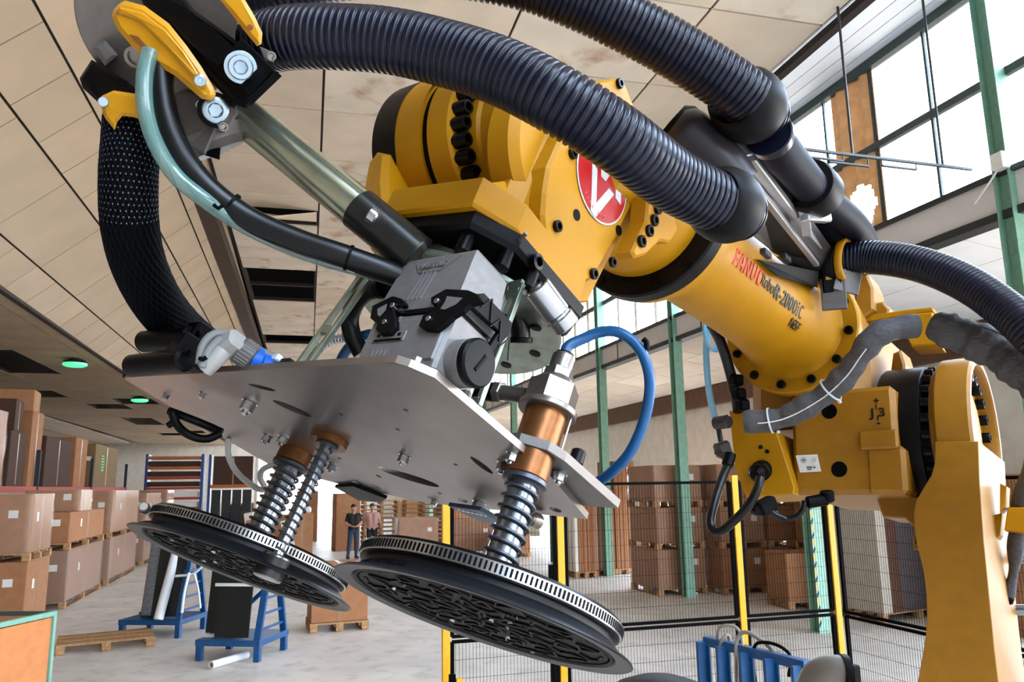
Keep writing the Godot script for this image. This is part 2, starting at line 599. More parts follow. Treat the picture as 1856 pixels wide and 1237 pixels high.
func build_hall() -> void:
	var st := mb()
	span(st, Vector3(-12.2, -0.3, -60), Vector3(12.2, 0, 14))
	structure(obj("floor", st, M.floor), "grey concrete hall floor with worn patches")
	# roof over everything, dark above the ceiling sheets
	st = mb()
	span(st, Vector3(-12.2, 9.3, -60), Vector3(6.4, 9.6, SKY0))
	span(st, Vector3(-12.2, 9.3, SKY1), Vector3(6.4, 9.6, 14))
	span(st, Vector3(-12.2, 9.3, SKY0), Vector3(0.4, 9.6, SKY1))
	span(st, Vector3(4.9, 9.3, SKY0), Vector3(6.4, 9.6, SKY1))
	span(st, Vector3(6.3, 8.2, -60), Vector3(6.4, 9.6, 13.7))
	span(st, Vector3(8.3, 5.5, -60), Vector3(12.2, 5.65, 14))
	structure(obj("trim_1", st, M.void), "dark roof above the ceiling panels")
	st = mb()
	span(st, Vector3(-12.2, 0, -60), Vector3(-11.6, 9.4, 14))
	structure(obj("wall_left", st, mat("wall_dim", Color(0.60, 0.54, 0.47), 0.9, 0.0, 0.1, 0.5)), "pale wall behind the pallet racks")
	st = mb()
	# far end: a wide open gate lets daylight in
	span(st, Vector3(-12.2, 0, -60.3), Vector3(-1.5, 9.4, -60))
	span(st, Vector3(5.6, 0, -60.3), Vector3(12.2, 9.4, -60))
	span(st, Vector3(-1.5, 5.0, -60.3), Vector3(5.6, 9.4, -60))
	structure(obj("wall_back", st, M.wall), "far end wall with an open gate")
	st = mb()
	# wall behind the photographer, glazed above
	span(st, Vector3(-12.2, 0, 13.7), Vector3(8.4, 4.2, 14))
	span(st, Vector3(11.4, 0, 13.7), Vector3(12.2, 4.2, 14))
	span(st, Vector3(-12.2, 4.2, 13.7), Vector3(2.4, 9.4, 14))
	span(st, Vector3(8.0, 4.2, 13.7), Vector3(12.2, 9.4, 14))
	span(st, Vector3(2.4, 7.4, 13.7), Vector3(8.0, 9.4, 14))
	span(st, Vector3(2.4, 4.2, 13.7), Vector3(8.0, 5.4, 14))
	for i in 3: span(st, Vector3(2.4 + 1.87 * i - 0.05, 4.2, 13.75), Vector3(2.4 + 1.87 * i + 0.05, 8.0, 13.9))
	structure(obj("wall_front", st, M.wall), "near end wall with high windows and a gate in the right aisle")
	# right outer wall, with an open gate beside the robot cell
	st = mb()
	var zc := -60.0
	for g in [[-44.0, -39.0], [-35.0, -27.0], [-23.5, -16.0]]:   # low loading gates behind the stacked goods
		span(st, Vector3(11.5, 0, zc), Vector3(12.0, 5.6, g[0]))
		span(st, Vector3(11.5, 2.5, g[0]), Vector3(12.0, 5.6, g[1]))
		zc = g[1]
	span(st, Vector3(11.5, 0, zc), Vector3(12.0, 5.6, -8.0))
	span(st, Vector3(11.5, 3.6, -8.0), Vector3(12.0, 5.6, 7.0))
	span(st, Vector3(11.5, 0, 7.0), Vector3(12.0, 5.6, 14))
	structure(obj("wall_outer", st, M.wall), "cream outer wall of the right aisle")
	st = mb()
	span(st, Vector3(11.3, 4.40, -60), Vector3(11.5, 4.92, 14))
	structure(obj("trim_2", st, M.brown_beam), "brown wall beam along the right aisle")

	# flat ceiling of the nave
	var c := Node3D.new()
	c.name = "ceiling"
	c.position = Vector3(0, 8, -10)
	c.rotation.y = -0.033
	add_child(c)
	structure(c, "flat cream ceiling of large sheets in dark joints")
	st = mb()
	for x in [-1.5, 0.37, 2.67, 4.93, 6.5]:
		span(st, Vector3(x - 0.05, 0.03, -52), Vector3(x + 0.05, 0.14, 22.5))
	for k in 42:
		span(st, Vector3(-1.5, 0.035, 20.8 - 1.865 * k), Vector3(6.5, 0.12, 20.9 - 1.865 * k))
	obj("joint_grid", st, M.seam, c, true)
	var rng := RandomNumberGenerator.new()
	rng.seed = 5
	var xs := [-1.5, 0.37, 2.67, 4.93, 6.5]
	for k in 38:
		var z1 := 20.85 - 1.865 * k
		for col in 4:
			var zz := z1 - 10.0
			var missing: bool = col == 0 and (absf(zz + 22.2) < 1.9 or absf(zz + 29.6) < 0.6)
			if missing or ((col == 1 or col == 2) and zz > SKY0 and zz < SKY1):
				continue
			st = mb()
			var far := 1.865
			if col == 0 and absf(zz + 14.9) < 0.8:
				far = 0.85      # a short sheet: the rest has come down
			span(st, Vector3(xs[col] + 0.018, 0, z1 - far + 0.016), Vector3(xs[col + 1] - 0.018, 0.03, z1 - 0.016))
			obj("panel", st, M["panel_%d" % [0, 1, 2, 0, 2][rng.randi() % 5]], c, true)
	# one sheet hangs by its far edge
	st = mb()
	slab(st, PackedVector3Array([Vector3(-1.4, 0.0, -6.8), Vector3(0.33, 0.0, -6.8), Vector3(0.33, -0.05, -6.1), Vector3(-0.5, -0.32, -5.75), Vector3(-1.4, -0.12, -6.0)]), Vector3(0, 0.03, 0))
	obj("sagging_panel", st, M.panel_1, c, true)
	# beam between nave and left slope
	st = mb()
	bar(st, Vector3(-0.75, 7.93, 12), Vector3(-0.75 - 1.62 + 1.0, 7.93, -18), 0.32, 0.3)
	st = mb()
	bar(st, Vector3(-2.55, 7.9, 12), Vector3(-0.2, 7.9, -59), 0.34, 0.34)
	structure(obj("trim_3", st, M.beam), "dark brown beam where the flat ceiling meets the slope")

	# left slope
	var ls := Node3D.new()
	ls.name = "ceiling_slope"
	ls.position = Vector3(-4.4, 5.5, -14)
	ls.rotation = Vector3(0, -0.024, 0)
	add_child(ls)
	structure(ls, "sloping cream ceiling sheets left of the beam")
	var up := Vector3(2.9, 2.5, 0).normalized()
	var out := Vector3(-2.5, 2.9, 0).normalized()
	st = mb()
	slab(st, PackedVector3Array([out * 0.035 + Vector3(0, 0, 27), out * 0.035 + up * 3.9 + Vector3(0, 0, 27), out * 0.035 + up * 3.9 + Vector3(0, 0, -46), out * 0.035 + Vector3(0, 0, -46)]), out * 0.02)
	obj("joint_backing", st, M.seam, ls, true)
	var rows := [[0.0, 0.65, 1.04], [0.65, 1.8, 2.07], [1.8, 2.6, 1.03], [2.6, 3.22, 2.07], [3.22, 3.95, 2.07]]
	for r in rows.size():
		var z: float = [14.6, 14.42, 14.65, 14.3, 14.9][r]
		var cnt := 0
		while z > -45 and cnt < 60:
			var l: float = rows[r][2] if z > -26 else rows[r][2] * 2
			st = mb()
			var a: Vector3 = up * (rows[r][0] + 0.016) + Vector3(0, 0, z - 0.012)
			var b: Vector3 = up * (rows[r][1] - 0.016) + Vector3(0, 0, z - 0.012)
			var back := Vector3(0, 0, -(l - 0.024))
			slab(st, PackedVector3Array([a, b, b + back, a + back]), out * 0.025)
			obj("panel", st, M["panel_tan_%d" % (rng.randi() % 2)], ls, true)
			z -= l
			cnt += 1
	# low flat ceiling of the left aisle
	var la := Node3D.new()
	la.name = "ceiling_aisle"
	la.position = Vector3(-4.4, 5.5, -14)
	la.rotation = Vector3(0, -0.018, 0)
	add_child(la)
	structure(la, "low flat ceiling of the left aisle with sheets missing")
	st = mb()
	span(st, Vector3(-0.06, -0.02, -46), Vector3(0.05, 0.12, 27))
	for k in 5: span(st, Vector3(-0.4 - 1.3 * k, 0.02, -46), Vector3(-0.34 - 1.3 * k, 0.08, 27))
	obj("joint_grid", st, M.seam, la, true)
	var gone := {"2_16": 1, "2_17": 1, "1_21": 1, "2_22": 1, "2_25": 1, "2_26": 1, "2_30": 1, "1_29": 1, "3_20": 1}
	for k in 36:
		for col in 5:
			if gone.has("%d_%d" % [col, k]):
				continue
			st = mb()
			var x1: float = -0.38 - 1.3 * (col - 1) if col > 0 else -0.02
			var x0: float = -0.36 - 1.3 * col + 0.015
			span(st, Vector3(x0, 0, 26 - 2.0 * k - 1.985), Vector3(x1, 0.025, 26 - 2.0 * k))
			obj("panel", st, M["panel_tan_%d" % (rng.randi() % 2)], la, true)
	st = mb()
	span(st, Vector3(-11.8, 5.5, -59), Vector3(-9.9, 5.6, 13))
	structure(obj("ceiling_edge", st, M.panel), "pale ceiling strip along the left wall")

	# soffit from ceiling edge up to the window head
	st = mb()
	slab(st, PackedVector3Array([Vector3(6.0, 7.98, 13.7), Vector3(8.12, 8.45, 13.7), Vector3(8.12, 8.45, -59), Vector3(7.4, 7.98, -59)]), Vector3(-0.002, 0.012, 0))
	structure(obj("trim_4", st, M.soffit), "white sloping soffit above the high windows")
	st = mb()
	for k in 4:
		var f := 0.2 + 0.22 * k
		bar(st, Vector3(lerpf(6.1, 8.12, f), lerpf(7.98, 8.45, f) - 0.006, 13), Vector3(lerpf(7.3, 8.12, f), lerpf(7.98, 8.45, f) - 0.006, -58), 0.006, 0.006)
	structure(obj("trim_5", st, mat("joint_grey", Color(0.5, 0.5, 0.5), 0.7)), "thin joints in the soffit")
	st = mb()
	bar(st, Vector3(5.98, 7.98, 13.5), Vector3(8.0, 7.98, -59), 0.12, 0.1)
	structure(obj("trim_6", st, M.seam), "dark edge strip of the flat ceiling")

	# clerestory wall: solid band under the windows, head beam above
	st = mb()
	span(st, Vector3(8.10, 5.36, -60), Vector3(8.34, 5.84, 13.7))
	span(st, Vector3(8.12, 8.44, -60), Vector3(8.4, 9.4, 13.7))
	structure(obj("wall_right", st, M.panel_cool), "white panel band under the high windows")
	st = mb()
	for k in 14: span(st, Vector3(8.085, 5.38, -45.0 + 4.15 * k - 2.1), Vector3(8.1, 5.82, -45.0 + 4.15 * k - 2.07))
	span(st, Vector3(8.06, 5.30, -60), Vector3(8.30, 5.40, 13.7))
	span(st, Vector3(8.04, 5.82, -60), Vector3(8.3, 5.88, 13.7))
	structure(obj("trim_7", st, M.steel_dark), "dark rails along the panel band")
	build_windows()
	# right aisle ceiling, falling away from the nave
	var ra := Node3D.new()
	ra.name = "ceiling_right"
	ra.position = Vector3(8.12, 5.36, 0)
	add_child(ra)
	structure(ra, "pale sheets of the right aisle ceiling")
	var dn := Vector3(3.38, -0.44, 0)
	st = mb()
	slab(st, PackedVector3Array([Vector3(0, 0.04, 13.7), dn + Vector3(0, 0.04, 13.7), dn + Vector3(0, 0.04, -60), Vector3(0, 0.04, -60)]), Vector3(0, 0.05, 0))
	obj("joint_backing", st, M.seam, ra, true)
	for k in 32:
		for col in 3:
			st = mb()
			var a: Vector3 = dn * (col / 3.0) + Vector3(0.01, 0, 13.0 - 2.07 * k - (0.0 if col != 1 else 0.9))
			var b: Vector3 = dn * ((col + 1) / 3.0) + Vector3(-0.01, 0, a.z)
			slab(st, PackedVector3Array([a, b, b + Vector3(0, 0, -2.05), a + Vector3(0, 0, -2.05)]), Vector3(0, 0.03, 0))
			obj("panel", st, M.panel_cool if k < 12 else M["panel_%d" % (rng.randi() % 2)], ra, true)
	# green columns under the clerestory
	for k in 13:
		var z := -44.0 + 4.14 * k
		column(Vector3(8.1, 0, z), k)

func column(p: Vector3, k: int) -> void:
	var place := "with the black and yellow hazard strip, behind the fence corner" if k == 8 else ("beside the stacked cartons, reaching the white panel band" if k == 7 else ("farther back beside the flat carton bundles" if k == 6 else ("at the upper right corner beside the window" if k == 9 else "of the far row under the high windows")))
	if k > 9: place = "of the near row under the high windows"
	var o := thing("steel_column", "pale green steel column " + place, "column", p, "green columns under the high windows" if k < 6 or k > 9 else "")
	var st := mb()
	box(st, p + Vector3(0, 4.2, 0.0), Vector3(0.012, 8.4, 0.2))
	obj("web", st, M.green, o)
	for s in [-1, 1]:
		st = mb()
		box(st, p + Vector3(0.0, 4.2, 0.1 * s), Vector3(0.2, 8.4, 0.014))
		obj("flange", st, M.green, o)
	if k == 8:
		for i in 22:
			st = mb()
			var y := 0.08 + 0.11 * i
			slab(st, PackedVector3Array([p + Vector3(-0.1, y, 0.108), p + Vector3(-0.055, y + 0.06, 0.108), p + Vector3(-0.055, y + 0.115, 0.108), p + Vector3(-0.1, y + 0.055, 0.108)]), Vector3(0, 0, 0.002))
			obj("hazard_stripe", st, M.ink if i % 2 == 0 else M.fence_yellow, o)
	if k == 9:
		st = mb()
		box(st, p + Vector3(-0.13, 5.95, 0.05), Vector3(0.12, 0.2, 0.16), 0.01)
		obj("junction_box", st, M.paper, o)
		st = mb()
		tube(st, curve(PackedVector3Array([p + Vector3(-0.13, 5.86, 0), p + Vector3(-0.2, 5.7, -0.1), p + Vector3(-0.2, 5.55, -0.3)]), 0.05), [0.012], 6)
		obj("cable", st, M.paper, o)

func corrugated(x: float, z0: float, z1: float, y0: float, y1: float, hole := PackedVector2Array()) -> SurfaceTool:
	var st := mb()
	smooth(st)
	var n := int(absf(z1 - z0) / 0.03)
	if hole.size() == 0:
		for i in n:
			var za := lerpf(z0, z1, float(i) / n)
			var zb := lerpf(z0, z1, float(i + 1) / n)
			var xa := x + 0.03 * sin(za * 24.0)
			var xb := x + 0.03 * sin(zb * 24.0)
			quad(st, Vector3(xa, y0, zb if z1 > z0 else za), Vector3(xb, y0, zb), Vector3(xb, y1, zb), Vector3(xa, y1, za))
		return st
	# cut into a grid, leaving out the cells that fell away
	var rows := 60
	for i in n:
		for j in rows:
			var za := lerpf(z0, z1, float(i) / n)
			var zb := lerpf(z0, z1, float(i + 1) / n)
			var ya := lerpf(y0, y1, float(j) / rows)
			var yb := lerpf(y0, y1, float(j + 1) / rows)
			if Geometry2D.is_point_in_polygon(Vector2((za + zb) * 0.5, (ya + yb) * 0.5), hole):
				continue
			var xa := x + 0.03 * sin(za * 24.0)
			var xb := x + 0.03 * sin(zb * 24.0)
			quad(st, Vector3(xa, ya, za), Vector3(xb, ya, zb), Vector3(xb, yb, zb), Vector3(xa, yb, za))
	return st

func build_windows() -> void:
	# bays between the columns; sky shows through the near ones, old corrugated sheets fill the others
	var w := 0
	for k in 14:
		var z0 := -48.14 + 4.14 * k
		var z1 := z0 + 4.14
		w += 1
		var o := Node3D.new()
		o.name = "window_%d" % w
		o.position = Vector3(8.2, 5.86, (z0 + z1) * 0.5)
		add_child(o)
		structure(o, "high window bay, %d from the far end" % w)
		var st := mb()
		span(st, Vector3(8.16, 7.05, z0), Vector3(8.24, 7.15, z1))
		span(st, Vector3(8.13, 8.30, z0), Vector3(8.25, 8.45, z1))
		span(st, Vector3(8.14, 5.86, z0), Vector3(8.25, 5.92, z1))
		obj("frame", st, M.green_dark, o)
		var open_bay := k >= 9
		for q in 4:
			var a := z0 + 4.14 * q / 4.0
			var b := a + 4.14 / 4.0
			st = mb()
			span(st, Vector3(8.18, 5.9, b - 0.02), Vector3(8.22, 8.35, b + 0.02))
			obj("mullion", st, M.green_dark, o)
			if k == 9 and q == 1:
				var hole := PackedVector2Array([Vector2(-9.15, 6.0), Vector2(-9.42, 6.12), Vector2(-9.5, 6.35), Vector2(-9.42, 6.58), Vector2(-9.2, 6.66), Vector2(-8.98, 6.55), Vector2(-8.9, 6.3), Vector2(-8.98, 6.12)])
				obj("old_sheet", corrugated(8.2, -9.68, -8.72, 5.9, 8.4, hole), M.sheet_orange, o)
				continue
			if not open_bay and not (k == 8 and q == 1) and not (k == 7 and q == 0) and not (k == 3 and q == 2):
				obj("sheet", corrugated(8.2, a, b, 5.9, 8.4), M.sheet, o)
				continue
			for lev in 2:
				st = mb()
				span(st, Vector3(8.198, 5.92 if lev == 0 else 7.15, a + 0.02), Vector3(8.202, 7.05 if lev == 0 else 8.3, b - 0.02))
				obj("pane", st, M.glass, o)
	# ragged foam left along the head
	# cable tray hung on rods in front of the windows
	var t := thing("cable_rail", "thin steel cable rail hung on rods in front of the high windows", "rail", Vector3(6.6, 6.0, -7.2))
	var st := mb()
	bar(st, Vector3(5.2, 6.07, -7.2), Vector3(8.1, 6.07, -7.2), 0.035, 0.03, 0.0)
	obj("rail", st, M.steel_dark, t)
	st = mb()
	for q in [[5.6, 6.2, 5.98], [6.0, 6.55, 5.95], [6.75, 7.25, 5.98]]:
		bar(st, Vector3(q[0], q[2], -7.2), Vector3(q[1], q[2], -7.2), 0.03, 0.02)
		for e in [q[0], q[1]]: bar(st, Vector3(e, q[2], -7.2), Vector3(e, 6.07, -7.2), 0.012, 0.012)
	obj("lamp_bracket", st, M.steel_dark, t)
	for x in [6.34, 7.66]:
		st = mb()
		rod(st, Vector3(x, 6.07, -7.2), Vector3(x, 7.96 + (x - 6.0) * 0.22, -7.2), 0.016, 8)
		obj("hanger_rod", st, M.steel_dark, t)

# ---------------------------------------------------------------- pallets, cartons, racks
func make_pallet(w: float, d: float) -> Node3D:
	var o := Node3D.new()
	o.name = "wooden_pallet"
	for i in 6:
		var st := mb()
		span(st, Vector3(-w / 2, 0.12, -d / 2 + (d - 0.1) * i / 5.0), Vector3(w / 2, 0.142, -d / 2 + (d - 0.1) * i / 5.0 + 0.1))
		obj("deck_board", st, M.wood_pale if i % 2 else M.wood, o, true)
	for i in 3:
		for k in 3:
			var st := mb()
			var bxp := (w - 0.12) * (i - 1) * 0.5
			var bz := (d - 0.12) * (k - 1) * 0.5
			box(st, Vector3(bxp, 0.07, bz), Vector3(0.12, 0.1, 0.12))
			obj("block", st, M.wood_pale, o, true)
		var st2 := mb()
		span(st2, Vector3((w - 0.12) * (i - 1) * 0.5 - 0.05, 0, -d / 2), Vector3((w - 0.12) * (i - 1) * 0.5 + 0.05, 0.02, d / 2))
		obj("bottom_board", st2, M.wood, o, true)
	return o

var pallets := {}
func pallet(at: Vector3, w: float, d: float, turn: float, label: String, group := "") -> void:
	var key := "%.1f_%.1f" % [w, d]
	if not pallets.has(key): pallets[key] = make_pallet(w, d)
	var o := dup(pallets[key], at, turn, label, group)
	o.set_meta("category", "pallet")

func carton(at: Vector3, size: Vector3, turn: float, label: String, m: Material, wrap := false, labels := 1, group := "", word := "carton") -> Node3D:
	var o := Node3D.new()
	o.name = numbered("cardboard_carton")
	o.position = at
	o.rotation.y = turn
	add_child(o)
	tag(o, label, word, group)
	var st := mb()
	box(st, Vector3(0, size.y / 2, 0), size, 0.012)
	obj("body", st, m, o, true)
	st = mb()
	box(st, Vector3(0, size.y * 0.5, 0), Vector3(0.06, size.y + 0.003, size.z + 0.003))
	box(st, Vector3(0, size.y * 0.5, 0), Vector3(size.x + 0.003, size.y - 0.1, 0.06))
	obj("tape", st, M.tape, o, true)
	for i in labels:
		st = mb()
		if i % 2 == 0: box(st, Vector3(size.x * 0.28, size.y * 0.66, size.z / 2 + 0.002), Vector3(0.15, 0.13, 0.003))
		else: box(st, Vector3(size.x / 2 + 0.002, size.y * 0.6, size.z * 0.2), Vector3(0.003, 0.16, 0.12))
		obj("sticker", st, M.paper, o, true)
	if wrap:
		st = mb()
		# stretch film: a slightly wavy skin round the carton
		smooth(st)
		var n := 40
		for j in 6:
			for i in n:
				var q := []
				for kk in [[i, j], [i + 1, j], [i + 1, j + 1], [i, j + 1]]:
					var s := float(kk[0] % n) / n * 4.0
					var side := int(s)
					var f := s - side
					var hx := size.x / 2 + 0.015 + 0.012 * sin(kk[0] * 2.3 + kk[1] * 1.7)
					var hz := size.z / 2 + 0.015 + 0.012 * sin(kk[0] * 1.9 + kk[1] * 2.1)
					var p: Vector3 = [Vector3(lerpf(-hx, hx, f), 0, hz), Vector3(hx, 0, lerpf(hz, -hz, f)), Vector3(lerpf(hx, -hx, f), 0, -hz), Vector3(-hx, 0, lerpf(-hz, hz, f))][side]
					p.y = size.y * kk[1] / 6.0
					q.append(p)
				quad(st, q[0], q[1], q[2], q[3])
		obj("stretch_film", st, M.film, o, true)
	return o

# a column of palletised cartons, tiers from the floor up: [height, material, wrapped]
func stack(x: float, z: float, w: float, d: float, tiers: Array, where: String, turn := 0.0, labels := 1, y := 0.0) -> void:
	var words := ["bottom", "second", "third", "fourth"]
	for i in tiers.size():
		var t: Array = tiers[i]
		var tier: String = "only" if tiers.size() == 1 else ("top" if i == tiers.size() - 1 else words[i])
		var what := "shrink-wrapped brown carton" if t[2] else "brown cardboard carton"
		if t[1] == M.carton_olive: what = "olive brown carton"
		if t[1] == M.carton_dark: what = "dark brown carton"
		if t[1] == M.carton_pink: what = "pinkish shrink-wrapped carton"
		var ph := ("%s on the %s tier of %s" % [what, tier, where]) if tiers.size() > 1 else "%s of %s" % [what, where]
		pallet(Vector3(x, y, z), w, d, turn, ("wooden pallet under the %s tier of %s" % [tier, where]) if tiers.size() > 1 else "wooden pallet under %s" % where)
		y += 0.142
		carton(Vector3(x, y, z), Vector3(w - 0.03 - 0.04 * (i % 2), t[0], d - 0.03), turn, ph, t[1], t[2], labels)
		y += t[0]

func build_goods() -> void:
	var c0: Material = M.carton_0
	var c1: Material = M.carton_1
	var c2: Material = M.carton_2
	var pk: Material = M.carton_pink
	# row along the left aisle
	stack(-4.72, -16.3, 1.3, 1.4, [[1.0, c0, false], [1.0, c0, true]], "the nearest stack at the left edge", 0.0, 2)
	stack(-4.65, -19.9, 1.2, 3.3, [[1.0, pk, true], [0.62, c0, false]], "the second stack along the left aisle", 0.0, 2)
	stack(-4.62, -24.2, 1.2, 3.9, [[1.0, pk, true], [1.05, c2, true]], "the third stack along the left aisle", 0.0, 2)
	stack(-4.62, -29.2, 1.2, 3.2, [[0.95, pk, true], [1.0, c2, true]], "the fourth stack along the left aisle", 0.0, 2)
	stack(-4.6, -33.2, 1.2, 2.0, [[0.95, pk, true], [1.1, c2, true]], "the fifth stack along the left aisle", 0.0, 1)
	carton(Vector3(-4.55, 1.906, -19.3), Vector3(1.0, 0.45, 1.2), 0.0, "shrink-wrapped carton laid on the second left stack", c2, true, 1)
	# right-hand wall of pallets
	stack(8.15, -16.0, 1.15, 1.3, [[0.78, c0, true], [0.72, c0, true], [0.75, c2, true]], "the stack left of the tall green column", 0.03, 1)
	stack(9.42, -15.55, 1.1, 1.2, [[0.78, c1, false], [0.72, c0, true], [0.75, c0, true]], "the stack right of the tall green column", 0.0, 1)
	stack(10.55, -15.5, 1.1, 1.2, [[0.78, c1, false], [0.72, c1, false], [0.75, c1, false]], "the stack beside the second yellow post", 0.0, 1)
	stack(10.85, -14.0, 1.1, 0.9, [[0.8, c1, false], [0.76, c1, false], [0.72, c1, false]], "the stack by the outer wall", 0.0, 1)
	stack(9.45, -13.2, 0.95, 0.85, [[0.85, c2, false]], "the low pallet by the hazard striped column", -0.12, 1)
	# tall bundles of flat cartons
	var nb := 0
	for q in [[7.45, -19.6, 2.05, "left of the far green column"], [8.1, -19.9, 2.0, "behind the far green column"], [8.72, -19.9, 2.75, "right of the far green column"]]:
		pallet(Vector3(q[0], 0, q[1]), 0.62, 1.2, 0.0, "small pallet under the flat carton bundle " + q[3])
		var o := thing("carton_bundle", "tall bundle of flat brown cartons with pale edges " + q[3], "carton bundle", Vector3(q[0], 0.142, q[1]))
		for i in 5:
			var st := mb()
			box(st, Vector3(q[0] - 0.24 + 0.12 * i, 0.142 + q[2] / 2, q[1]), Vector3(0.11, q[2] - 0.02 * (i % 2), 1.1), 0.006)
			obj("flat_carton", st, [M.carton_0, M.carton_1, M.paper][([2, 0, 0, 1, 1] if nb < 2 else [1, 1, 0, 1, 1])[i]], o)
		nb += 1
	# dark stack of sheets behind the fence corner
	pallet(Vector3(10.3, 0, -11.9), 1.9, 1.2, 0.2, "pallet under the grey block of sheets behind the fence")
	var sk := thing("sheet_stack", "grey block of stacked sheets with cream and brown edges behind the fence", "stack", Vector3(10.3, 0.142, -11.9))
	var bs := Basis(Vector3.UP, 0.2)
	var names_ := ["cream_sheets", "brown_sheets", "grey_sheets"]
	for i in 3:
		var st := mb()
		var wdt: float = [0.22, 0.26, 1.34][i]
		var cx: float = [-0.80, -0.56, 0.24][i]
		bx(st, Transform3D(bs, Vector3(10.3, 0.142 + 1.02, -11.9) + bs * Vector3(cx, 0.0, 0.0)), Vector3(wdt, 2.04, 1.2), 0.01)
		obj(names_[i], st, [M.cream_stack, M.brown_stack, M.grey_stack][i], sk)
	var sst := mb()
	bx(sst, Transform3D(bs, Vector3(10.3, 0.142 + 1.02, -11.9) + bs * Vector3(0.35, 0, 0.604)), Vector3(0.03, 2.04, 0.006))
	obj("strap", sst, M.white_plastic, sk)
	carton(Vector3(10.95, 0.0, -9.3), Vector3(0.9, 2.35, 1.0), 0.1, "brown carton tower seen right of the yellow upright arm", c1, false, 0)
	# floor goods in the middle
	stack(1.0, -14.1, 0.95, 0.75, [[0.92, c0, false]], "the carton standing alone on the open floor", 0.05, 0)
	stack(4.55, -27.5, 1.35, 1.2, [[1.12, c2, true]], "the shiny wrapped carton beside the two people", 0.0, 1)
	stack(6.4, -27.3, 1.5, 1.2, [[1.0, c1, true]], "the wrapped carton behind the fence end post", 0.0, 1)
	stack(7.6, -25.6, 0.7, 0.8, [[0.7, c1, false]], "the small carton behind the front spring", 0.0, 0)
	carton(Vector3(2.45, 0, -31.0), Vector3(0.9, 2.1, 0.9), 0.1, "tall brown carton standing behind the two people", c2, false, 0)
	carton(Vector3(0.75, 0, -29.5), Vector3(0.75, 1.45, 0.6), 0.2, "upright carton with a white parcel on top, left of the people", c2, false, 0)
	var wp := thing("white_parcel", "white wrapped parcel on the upright carton left of the people", "parcel", Vector3(0.75, 1.45, -29.5))
	var pst := mb()
	box(pst, Vector3(0.75, 1.56, -29.5), Vector3(0.7, 0.22, 0.55), 0.05)
	obj("wrapped_body", pst, M.white_plastic, wp)
	pst = mb()
	box(pst, Vector3(0.75, 1.56, -29.5), Vector3(0.05, 0.224, 0.556), 0.0)
	obj("band", pst, M.paper, wp)
	var lean := [[-0.75, -28.3, 1.3, 0.22, c2], [-0.2, -28.3, 1.15, 0.30, c0], [0.35, -28.3, 1.25, 0.25, M.paper], [-0.9, -29.2, 1.5, 0.15, M.paper]]
	var lw := ["cream board bundle leaning at the left of the heap", "brown board leaning in the middle of the heap", "white board leaning right in the heap", "white sheet leaning at the back of the heap"]
	for i in lean.size():
		var q: Array = lean[i]
		var o := thing("leaning_board", lw[i], "board", Vector3(q[0], 0, q[1]))
		var st := mb()
		var b := Basis(Vector3(0, 0, 1), q[3])
		bx(st, Transform3D(b, Vector3(q[0], q[2] / 2 * cos(q[3]) + 0.15 * sin(q[3]), q[1])), Vector3(0.3, q[2], 0.5), 0.01)
		obj("face", st, q[4], o)
		st = mb()
		bx(st, Transform3D(b, Vector3(q[0], q[2] / 2 * cos(q[3]) + 0.15 * sin(q[3]), q[1])), Vector3(0.306, 0.05, 0.506))
		obj("strap", st, M.tape, o)
	carton(Vector3(-0.3, 0, -27.4), Vector3(1.5, 0.3, 0.7), 0.15, "low carton tray lying in front of the board heap", c2, false, 0)
	# piles of empty pallets in the far background
	for s in 2:
		for i in 10:
			var dz := -34.0
			pallet(Vector3(4.1 + 1.75 * s, 0.143 * i * 1.25, dz), 1.5, 1.1, 0.02 * (i % 3), "empty pallet, %s from the floor, in the %s pile behind the people" % [["lowest", "second", "third", "fourth", "fifth", "sixth", "seventh", "eighth", "ninth", "topmost"][i], ["left", "right"][s]], "pallets in the %s far pile" % ["left", "right"][s])
	# far cartons along the end of the hall
	var far := [[-1.6, -38, 1.2, 1.7], [0.3, -40, 1.3, 1.1], [1.2, -37, 0.9, 2.2], [7.2, -33, 1.2, 2.2], [5.9, -38, 1.4, 1.6]]
	var fw := ["at the far left of the open gate", "low in front of the open gate", "tall beside the far gate opening", "far right behind the fence", "between the pallet piles and the far wall"]
	for i in far.size():
		carton(Vector3(far[i][0], 0, far[i][1]), Vector3(far[i][2], far[i][3], 1.0), 0.0, "distant brown carton " + fw[i], [c0, c2, c1][i % 3], false, 0)

	# pallet rack on the left: red beams carry cartons
	var rk := thing("pallet_rack", "long pallet rack with red beams along the left aisle", "rack", Vector3(-6.0, 0, -26))
	for k in 4:
		for s in 2:
			var st := mb()
			box(st, Vector3(-5.5 - 1.06 * s, 1.65, -15.5 - 5.6 * k), Vector3(0.09, 3.3, 0.08))
			obj("upright", st, mat("rack_dark", Color(0.13, 0.15, 0.19), 0.6) if not M.has("rack_dark") else M.rack_dark, rk)
	for s in 2:
		for l in 1:
			var st := mb()
			box(st, Vector3(-5.5 - 1.05 * s, 2.38, -24), Vector3(0.05, 0.13, 17))
			obj("beam", st, M.rack_red, rk)
	var rkst := mb()
	box(rkst, Vector3(-6.02, 2.43, -24), Vector3(0.95, 0.02, 17))
	obj("shelf_deck", rkst, M.wood, rk)
